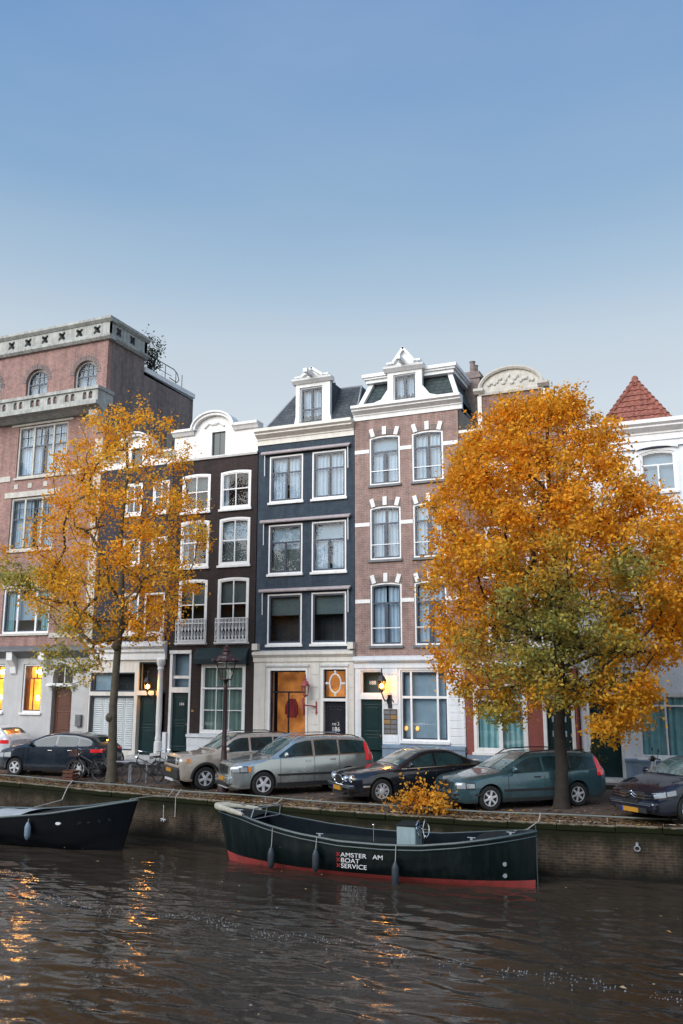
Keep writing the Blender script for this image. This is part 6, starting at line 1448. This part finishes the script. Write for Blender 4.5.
for xb in (-10.6,-9.3,-6.2): g = MB(); g.box(xb-.16,xb+.16,BY-.78,BY+.78,-.84,-.79); BT.part('thwart', g, M['deck'], bevel=.01)
g = MB(); g.box(-10.2,-7.9,BY+.42,BY+.80,-1.0,-.66); BT.part('bench', g, M['deck'], bevel=.02)
# windscreen of canvas and clear sheet behind the foredeck
g = MB(); c4 = [(-11.75,BY-.55,-.22),(-11.45,BY+.6,-.22),(-11.38,BY+.52,.06),(-11.68,BY-.48,.06)]; g.quad(*c4); sc_ = BT.part('spray_screen', g, M['glass'])
g = MB(); g.tube(c4, .016, 5, closed=True); g.tube([tuple((Vector(c4[0])+Vector(c4[1]))/2), tuple((Vector(c4[2])+Vector(c4[3]))/2)], .012, 5); BT.part('screen_frame', g, M['lead'], sc_)
# bow roll
g = MB(); pts = [(p[0]-.05,p[1],p[2]+.02) for p in ed(-1)[5::-1]]+[(p[0]-.05,p[1],p[2]+.02) for p in ed(1)[1:6]]; g.tube(pts, [.045]+[.07]*3+[.10]*(len(pts)-8)+[.07]*3+[.045], 9); BT.part('bow_fender', g, M['bowroll'], smooth=True)
g = MB(); g.tube([(x0b-.2,BY,-.05),(x0b-.05,BY,-.5),(x0b+.1,BY,-1.1),(x0b+.22,BY,-1.6)], .035, 6); BT.part('stem', g, M['boat_green'], smooth=True)
g = MB(); g.tube([(x1b+.03,BY,-1.5),(x1b+.03,BY,-.05),(x1b+.03,BY,.02)], .014, 6); g.tube([(x1b+.06,BY,-.30),(x1b-.35,BY-.05,-.28)], .02, 5); BT.part('rudder', g, M['rub'], smooth=True)
# steering console with wheel
cx, cy = -7.32, 21.95
g = MB(); g.box(cx-.25,cx+.25,cy-.28,cy+.28,-1.0,-.13); cn_ = BT.part('console', g, M['console'], bevel=.025)
g = MB(); g.mould(cx-.27,cx+.27,[(cy-.3,-.128),(cy+.3,-.128),(cy+.3,-.07),(cy-.3,-.10)]); BT.part('console_top', g, M['deck'], cn_)
g = MB(); wx = cx+.36; Mw = Matrix.Translation((wx, cy-.02, -.20)) @ Matrix.Rotation(R(78), 4, 'Y') @ Matrix.Rotation(R(25), 4, 'X')
ring = [Mw @ Vector((.23*math.cos(a),.23*math.sin(a),0)) for a in np.linspace(0,2*PI,20,endpoint=False)]; g.tube(ring, .018, 6, closed=True)
for k in range(5): a = 2*PI*k/5; g.tube([Mw @ Vector((0,0,0)), Mw @ Vector((.23*math.cos(a),.23*math.sin(a),0))], .011, 5)
g.tube([(cx+.25,cy-.02,-.22),(wx,cy-.02,-.20)], .025, 6); BT.part('steering_wheel', g, M['chrome'], cn_, smooth=True)
g = MB(); g.tube([(wx+.04,cy-.1,-.60),(wx+.10,cy-.12,-.38)], .016, 5); g.ball((wx+.10,cy-.12,-.36), .03); BT.part('throttle', g, M['chrome'], cn_, smooth=True)
def xt(x): return (x-x0b)/(x1b-x0b)
for x, z in ((-4.85,-.85),(-4.86,-1.12)):
    yy = BY-side(xt(x), z)-.03; g = MB(); g.lathe([(.02,-.03),(.05,-.03),(.05,.03),(.02,.03)], (x, yy, z), 10, 'y'); g.box(x-.20,x-.03,yy-.01,yy+.03,z-.025,z+.02); BT.part('exhaust_outlet', g, M['lead'], smooth=True)
for x in (-12.2,-9.55,-5.6,-4.7): 
    zz = sheer(xt(x))+.03; yy = BY-side(xt(x), sheer(xt(x)))+.08; g = MB(); g.tube([(x-.10,yy,zz+.03),(x+.10,yy,zz+.03)], .012, 6); g.box(x-.03,x+.03,yy-.015,yy+.015,zz-.04,zz+.03); BT.part('cleat', g, M['lead'], smooth=True)
g = MB(); g.tube([(-8.05,BY-.9,-.48),(-8.05,BY-.9,-.1)], .008, 4); g.ball((-8.05,BY-.9,-.08), .03); BT.part('flag_pole', g, M['chrome'])
yt_ = BY-side(xt(-8.5), -.95)-.012
for i, (s_, z) in enumerate((('AMSTER AM',-.885),('BOAT',-1.02),('SERVICE',-1.155))):
    tx = text(BT, s_.replace(' ', '   '), (-8.93, yt_-.012*(2-i), z), .15, M['chalk'], bd, 'lettering', align='LEFT', extrude=.006); tx.scale = (1.3, 1, 1)
    g = MB(); xx, zz, yy = -8.995, z+.055, yt_-.012*(2-i)
    for a in (45, -45): g.mbox(Matrix.Translation((xx, yy, zz)) @ Matrix.Rotation(R(a), 4, 'Y'), .12, .008, .018)
    BT.part('red_cross', g, M['letter_red'], bd)
def fender(label, x, y, z0, z1, m, top):
    T = Thing('fender', label, 'fender', (x, y, z1), group='fenders hanging on the boats'); h = z1-z0; g = MB(); r_ = .09
    g.lathe([(.02,z0),(r_*.7,z0+.05),(r_,z0+.13),(r_*1.02,z0+h*.5),(r_,z1-.13),(r_*.6,z1-.04),(.03,z1)], (x,y,0), 12); T.part('fender_body', g, M[m], smooth=True)
    g = MB(); g.tube([(x,y,z1-.02),(x,y+.02,z1+.1),top], .010, 5); T.part('lanyard', g, M['rope'])
for lb, x, z0, z1, m in (('dark blue fender hanging nearest the cream bow roll of the service boat',-10.95,-1.36,-.82,'fender'),('dark fender hanging just left of the white lettering',-9.58,-1.30,-.74,'fender'),('longest dark fender, hanging right of the lettering below the console',-7.42,-1.5,-.88,'fender')):
    yy = BY-side(xt(x), -.7)-.12; fender(lb, x, yy, z0, z1, m, (x, yy+.06, sheer(xt(x))))
# left boat
LY = 22.05
LT = Thing('moored_boat', 'long blue-black boat with raked bow and pale cover at the left edge', 'boat', (-20, LY, WATER), group='boats moored along the quay')
bp2 = ([0,.05,.15,.35,.6,.78,.88,.94,.98,1],[.1,.5,.8,1,1,.86,.64,.40,.16,.03]); la, lb_ = -27.5, -16.0
sh2 = lambda t: float(np.interp(t, [0,.3,.5,.65,.8,.9,1], [-.4,-.62,-.62,-.55,-.36,-.16,.05]))
b2, rows2, side2, ed2 = hull(LT, la, lb_, 1.05, sh2, -1.75, lambda t: -1.33, M['boat_blue'], M['boat_blue'], .05, .30, bprof=bp2, y=LY)
g = MB()
for sg in (-1, 1): g.tube([(p[0],p[1],p[2]-.01) for p in ed2(sg)], .035, 6)
LT.part('gunwale', g, M['rub'], b2, smooth=True)
A2, B2 = ed2(-1, .05, -.01), ed2(1, .05, -.01); g = MB(); n = len(A2)
for i in range(int(n*.72), n-1): g.quad(A2[i], A2[i+1], B2[i+1], B2[i])
LT.part('foredeck', g, M['deck'], b2)
g = MB(); 
for i in range(4, int(n*.70)):
    def cv(p, q, u): return (p[0], p[1]+(q[1]-p[1])*u, p[2]-.05+.14*math.sin(PI*u)+.02*math.sin(p[0]*7+u*5))
    for k in range(8): u, v = k/8, (k+1)/8; g.quad(cv(A2[i],B2[i],u), cv(A2[i+1],B2[i+1],u), cv(A2[i+1],B2[i+1],v), cv(A2[i],B2[i],v))
LT.part('cover', g, M['canvas'], b2, smooth=True)
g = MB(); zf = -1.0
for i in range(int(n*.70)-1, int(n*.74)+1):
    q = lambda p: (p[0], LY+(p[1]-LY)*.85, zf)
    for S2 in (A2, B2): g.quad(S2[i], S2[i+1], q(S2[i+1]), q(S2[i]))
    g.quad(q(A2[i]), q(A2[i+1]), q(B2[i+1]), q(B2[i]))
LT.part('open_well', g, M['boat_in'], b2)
x = -17.95; yy = LY-side2((x-la)/(lb_-la), -.62)-.02; g = MB(); g.lathe([(.001,-.02),(.05,-.02),(.055,.02)], (0,0,0), 12, 'y'); g.v = [(x+a*1.9, yy+b, -.64+c*.8) for a, b, c in g.v]; LT.part('mooring_eye', g, M['white_iron'], b2)
g = MB()
for k in range(22):   # worn, unreadable painted scroll near the bow
    x = -17.45+.058*k; z = -.62+.10*(x+17.45)+.02*math.sin(k*2.3); yy = LY-side2((x-la)/(lb_-la), z)-.012; g.mbox(Matrix.Translation((x, yy, z)) @ Matrix.Rotation(R(30+25*math.sin(k*1.7)), 4, 'Y'), .035, .006, .06+.03*math.sin(k*3.1))
LT.part('worn_scroll', g, M['deck'], b2)
fender('pale blue fender hanging on the long boat at the left edge', -18.85, LY-side2((-18.85-la)/(lb_-la), -.8)-.12, -1.12, -.62, 'fender_pale', (-18.85, LY-1.0, -.53))
# ------------------------------------------------------------------ mooring rail, ropes
Q = Thing('mooring_rail', 'low pale steel rail running along the quay edge', 'rail', (-8, 23.6, -.1)); g = MB()
pts = [(x, yq(x)+.22+.02*math.sin(x*.9), .07+.012*math.sin(x*1.3)) for x in np.arange(-36, 8, .6)]; g.tube(pts, .022, 7); Q.part('tube', g, M['rub'] if False else mat('pale_steel_tube', (.16,.18,.165), .6, .2, 3, metal=.2), smooth=True)
for x in np.arange(-34.5, 8, 2.45): g = MB(); g.tube([(x,yq(x)+.22,-.11),(x,yq(x)+.22,.06)], .024, 6); g.box(x-.07,x+.07,yq(x)+.15,yq(x)+.29,-.1,-.085); Q.part('post', g, M['coping'])
def rope(label, pts, r=.014):
    o = MB(); o.tube(pts, r, 5); t = o.build('mooring_rope', M['rope'], smooth=True); tag(t, label, 'rope', 'mooring ropes'); return t
x = -20.5; rope('rope dropping from the rail onto the left boat amidships', [(x,yq(x)+.2,.1),(x+.02,yq(x)-.08,-.08),(x-.05,yq(x)-.25,-.5),(x-.12,LY+.98,-.60)], .02)
x = -15.95; rope('rope from the rail to the raked bow of the left boat', [(x,yq(x)+.2,.09),(x-.02,yq(x)-.08,-.1),(x-.2,yq(x)-.8,-.02),(x-.05,LY,.05)])
x = -16.2; rope('loose rope end hanging down the quay wall beside the left boat', [(x+.5,yq(x)+.2,.09),(x+.5,yq(x)-.09,-.1),(x+.5,yq(x)-.1,-.7)], .018)
g = MB(); x = -16.1; g.tube([(x,yq(x)-.13,-.35),(x,yq(x)-.13,-.78)], .008, 5)
for k in range(5): a = k*1.2; g.tube([(x,yq(x)-.13,-.78),(x+.1*math.cos(a),yq(x)-.14,-.80-.06*math.sin(a))], .014, 5)
tag(g.build('hanging_hook', M['white_iron'], smooth=True), 'small pale hook hanging on a cord by the bow of the left boat', 'hook')
rope('rope from the bow roll of the service boat up to the quay', [(-12.5,BY+.25,.05),(-12.2,22.8,-.05),(-11.9,yq(-11.9)-.06,-.04),(-11.85,yq(-11.85)+.2,.08)])
rope('rope from the stern of the service boat up to the quay', [(-4.75,BY+.3,-.2),(-4.5,22.9,-.2),(-4.3,yq(-4.3)-.06,-.06),(-4.3,yq(-4.3)+.2,.08)])
# iron ring in the quay wall
g = MB(); x = -1.95; g.tube([(x+.07*math.cos(a),yq(x)-.11,-.62+.06*math.sin(a)) for a in np.linspace(0,2*PI,14,endpoint=False)], .014, 6, closed=True); g.box(x-.03,x+.03,yq(x)-.1,yq(x),-.55,-.49)
tag(g.build('mooring_ring', M['lead'], smooth=True), 'pale iron ring fixed in the quay wall right of the boat', 'mooring ring')
# ------------------------------------------------------------------ bicycles, rack, scooter
M['bike_rim'] = mat('dull_bike_rim', (.12,.12,.125), .5, .2, 10, metal=.5)
def bicycle(label, loc, rz, m='black_iron', lean=6, basket=False):
    T = Thing('bicycle', label, 'bicycle', loc, R(rz), group='bicycles parked on the quay'); T.off = (0,0,0); T.root.rotation_euler = (R(lean), 0, R(rz)); r_ = .34; wb = 1.08; X0, X1 = wb/2, -wb/2
    for nm, x in (('front', X0), ('rear', X1)):
        g = MB(); g.tube([(x+r_*math.cos(a),0,r_+r_*math.sin(a)) for a in np.linspace(0,2*PI,28,endpoint=False)], .020, 6, closed=True); wh = T.part('wheel', g, M['tyre'], smooth=True)
        g = MB(); g.tube([(x+(r_-.03)*math.cos(a),0,r_+(r_-.03)*math.sin(a)) for a in np.linspace(0,2*PI,28,endpoint=False)], .011, 5, closed=True)
        for k in range(14): a = 2*PI*k/14; g.tube([(x,(.02 if k%2 else -.02),r_),(x+(r_-.03)*math.cos(a+.1),0,r_+(r_-.03)*math.sin(a+.1))], .003, 3)
        g.lathe([(.02,-.045),(.02,.045)], (x,0,r_), 8, 'y'); T.part('rim', g, M['bike_rim'], wh)
        g = MB(); a0, a1 = (R(10), R(150)) if nm == 'front' else (R(20), R(200)); g.tube([(x+(r_+.035)*math.cos(a),0,r_+(r_+.035)*math.sin(a)) for a in np.linspace(a0, a1, 14)], .022, 5); T.part('mudguard', g, M[m], smooth=True)
    g = MB(); bb = (-.08,0,.30); st = (-.27,0,.80); hd = (X0-.20,0,.92); hd2 = (X0-.15,0,.74)
    for a, c, rr in ((bb,st,.018),(hd2,bb,.02),((hd[0]+.02,0,.86),(-.22,0,.62),.016),((X1,.05,r_),bb,.012),((X1,-.05,r_),bb,.012),((X1,.05,r_),(-.25,0,.72),.010),((X1,-.05,r_),(-.25,0,.72),.010),(hd,hd2,.022),(hd2,(X0,.05,r_),.013),(hd2,(X0,-.05,r_),.013)): g.tube([a,c], rr, 6)
    T.part('frame', g, M[m], smooth=True)
    g = MB(); g.tube([hd,(hd[0]-.02,0,1.04)], .014, 6); g.tube([(hd[0]-.20,-.29,1.06),(hd[0]-.06,-.25,1.09),(hd[0]+.03,0,1.05),(hd[0]-.06,.25,1.09),(hd[0]-.20,.29,1.06)], .012, 6); T.part('handlebar', g, M['chrome'], smooth=True)
    g = MB(); g.ball((st[0]-.03,0,.90), .14, .09, .04, 10, 6); g.tube([st,(st[0]-.03,0,.88)], .014, 6); T.part('saddle', g, M['plastic'], smooth=True)
    g = MB(); g.box(X1-.16,X1+.22,-.07,.07,.74,.755); 
    for sg in (-1,1): g.tube([(X1,sg*.06,r_),(X1-.05,sg*.06,.74)], .008, 4)
    T.part('luggage_rack', g, M[m]); g = MB(); g.box(X1-.02,.0,-.065,-.03,.26,.38); T.part('chain_case', g, M['plastic'], bevel=.01)
    g = MB(); g.tube([(-.08,-.07,.30),(.02,-.09,.16)], .011, 5); g.box(-.03,.07,-.17,-.08,.145,.17); g.tube([(-.08,.07,.30),(-.18,.09,.44)], .011, 5); g.box(-.23,-.13,.08,.17,.43,.455); T.part('crank', g, M['chrome'])
    g = MB(); g.lathe([(.001,.04),(.04,.03),(.045,-.02)], (hd[0]+.05,0,.88), 10, 'x'); T.part('headlamp', g, M['chrome'])
    if basket:
        g = MB(); g.box(hd[0]+.06,hd[0]+.34,-.17,.17,.82,.83); 
        for k in range(9): a = 2*PI*k/9
        for x in np.linspace(hd[0]+.06,hd[0]+.34,6): g.box(x-.008,x+.008,-.172,-.16,.82,1.04); g.box(x-.008,x+.008,.16,.172,.82,1.04)
        g.tube([(hd[0]+.06,-.17,1.04),(hd[0]+.34,-.17,1.04),(hd[0]+.34,.17,1.04),(hd[0]+.06,.17,1.04)], .012, 5, closed=True); T.part('basket', g, M['door_brown'])
    return T
bicycle('black upright bicycle between the bike rack and the beige off-roader, nearest the quay', (-18.05,25.75,0), 200)
bicycle('bicycle leaning behind the nearest one, just left of the beige off-roader', (-17.55,26.35,0), 165, 'navy_frame', -7)
bicycle('bicycle with a brown basket behind the pale tree trunk', (-20.6,25.75,0), 183, 'black_iron', 5, True)
bicycle('bicycle in front of the shop shutters, farthest from the water', (-23.0,29.9,0), 178, 'black_iron', 4)
K = Thing('bike_rack', 'grey steel hoop bike rack at the foot of the pale tree trunk', 'bike rack', (-18.9,25.6,0))
for i, (x, y) in enumerate(((-19.05,25.75),(-18.55,25.95))):
    g = MB(); g.tube([(x-.32,y-.05,0),(x-.32,y-.05,.62),(x-.27,y-.04,.70),(x+.27,y+.04,.70),(x+.32,y+.05,.62),(x+.32,y+.05,0)], .03, 7); K.part('hoop', g, M['lead'], smooth=True)
S_ = Thing('crate', 'reddish brown wooden crate standing left of the pale tree trunk', 'crate', (-20.95,25.35,0)); 
g = MB(); g.box(-21.15,-20.75,25.2,25.5,.0,.03)
for z in (.05,.17,.29):
    g.box(-21.17,-20.73,25.17,25.195,z,z+.09); g.box(-21.17,-20.73,25.505,25.53,z,z+.09); g.box(-21.175,-21.15,25.196,25.504,z+.002,z+.088); g.box(-20.75,-20.725,25.196,25.504,z+.002,z+.088)
S_.part('slats', g, M['door_brown'], bevel=.004)
# scooter at the right edge
ST = Thing('scooter', 'dark blue motor scooter with pale leg shield parked behind the chevron car', 'scooter', (-1.45,30.05,0), R(200)); ST.off = (0,0,0)
for x in (.62,-.62):
    g = MB(); g.lathe([(.13,-.05),(.22,-.05),(.24,-.03),(.24,.03),(.22,.05),(.13,.05)], (x,0,.24), 20, 'y'); wh = ST.part('wheel', g, M['tyre'], smooth=True); g = MB(); g.lathe([(.001,.03),(.13,.03),(.13,-.03),(.001,-.03)], (x,0,.24), 14, 'y'); ST.part('rim', g, M['alloy'], wh)
secs = [(-.85,.08,.55,.68),(-.7,.16,.42,.78),(-.4,.19,.30,.80),(-.12,.19,.22,.74),(-.02,.17,.2,.50),(.15,.17,.18,.30),(.33,.17,.2,.32)]
g = MB(); n = 12
vs = [(x, w_*math.cos(2*PI*k/n), (a+c)/2+(c-a)/2*math.sin(2*PI*k/n)) for x, w_, a, c in secs for k in range(n)]; g.add(vs, [(i*n+k, i*n+(k+1)%n, (i+1)*n+(k+1)%n, (i+1)*n+k) for i in range(len(secs)-1) for k in range(n)]+[tuple(range(n)), tuple((len(secs)-1)*n+k for k in range(n))]); ST.part('body', g, M['navy_frame'], smooth=True)
g = MB(); vs = []
for i, (x, z, w_) in enumerate(((.33,.25,.16),(.42,.45,.20),(.46,.7,.21),(.42,.92,.17),(.38,1.02,.10))): vs += [(x-.06*math.cos(t*1.2), w_*t, z) for t in np.linspace(-1,1,7)]
g.add(vs, [(i*7+k, i*7+k+1, (i+1)*7+k+1, (i+1)*7+k) for i in range(4) for k in range(6)]); sh = ST.part('leg_shield', g, M['white_bag'], smooth=True); so_ = sh.modifiers.new('thick', 'SOLIDIFY'); so_.thickness = .03
g = MB(); g.ball((-.42,0,.85), .36, .15, .07, 12, 6); ST.part('seat', g, M['plastic'], smooth=True)
g = MB(); g.tube([(.62,.07,.24),(.45,.05,.75),(.38,0,1.0)], .025, 6); g.tube([(.62,-.07,.24),(.45,-.05,.75)], .025, 6); ST.part('fork', g, M['alloy'], smooth=True)
g = MB(); g.tube([(.26,-.33,1.04),(.36,-.12,1.07),(.36,.12,1.07),(.26,.33,1.04)], .02, 6); g.ball((.40,0,1.05), .10,.12,.09); ST.part('handlebar', g, M['plastic'], smooth=True)
for sg in (-1, 1): g = MB(); g.tube([(.32,sg*.22,1.06),(.30,sg*.30,1.28)], .008, 5); g.ball((.30,sg*.31,1.32), .02,.075,.05); ST.part('mirror', g, M['plastic'], smooth=True)
g = MB(); g.tube([(.62+.30*math.cos(a),0,.24+.30*math.sin(a)) for a in np.linspace(.2,2.6,10)], .05, 6); ST.part('front_mudguard', g, M['navy_frame'], smooth=True)
g = MB(); g.ball((.49,0,1.06), .04,.08,.06); ST.part('headlamp', g, M['headlight'], smooth=True)

# ------------------------------------------------------------------ the opposite bank, behind the viewpoint: what panes and paintwork mirror
OPP = [(-58,-50,11.5,'brick_brown'),(-50,-43,13,'brick_flank'),(-43,-37,10.5,'paint_dark'),(-37,-29.5,12.5,'brick_pink'),(-29.5,-23,11,'brick_brown'),(-23,-16,13.5,'brick_flank'),(-16,-9.5,11.5,'paint_dark'),(-9.5,-2,12.8,'brick_brown'),(-2,5,11,'brick_pink'),(5,12.5,13,'brick_flank'),(12.5,20,11.8,'brick_brown'),(20,28,12.5,'paint_dark')]
LOOK = ['rust brick', 'dark brown brick', 'charcoal painted', 'mauve brick', 'rust brick', 'dark brown brick', 'charcoal painted', 'rust brick', 'mauve brick', 'dark brown brick', 'rust brick', 'charcoal painted']
for i, (x0, x1, h, m_) in enumerate(OPP):
    H_ = Thing('opposite_house', LOOK[i] + ' house on the opposite bank behind the viewer, its front to the canal', 'house', ((x0+x1)/2, -13, 0), group='houses on the opposite bank')
    g = MB(); g.box(x0+.01, x1-.01, -22, -13, -.1, h); H_.part('wall', g, M[m_])
    g = MB(); c = (x0+x1)/2; g.add([(x0,-12.9,h),(x1,-12.9,h),(c,-12.9,h+2.2),(x0,-22,h),(x1,-22,h),(c,-22,h+2.2)], [(0,1,2),(3,5,4),(0,2,5,3),(1,4,5,2)]); H_.part('roof', g, M['slate'])
    g = MB(); g.box(x0,x1,-13.0,-12.7,h-.4,h+.02); H_.part('cornice', g, M['cream'])
    for k in range(3):
        for z in (1.2, 4.4, 7.3):
            xc = x0+(x1-x0)*(k+.5)/3; g = MB(); g.box(xc-.62,xc+.62,-13.0,-12.95,z-.08,z+1.95); wf_ = H_.part('window', g, M['white_sash']); g = MB(); g.box(xc-.52,xc+.52,-12.99,-12.94,z,z+1.87); H_.part('pane', g, M['car_glass'], wf_)
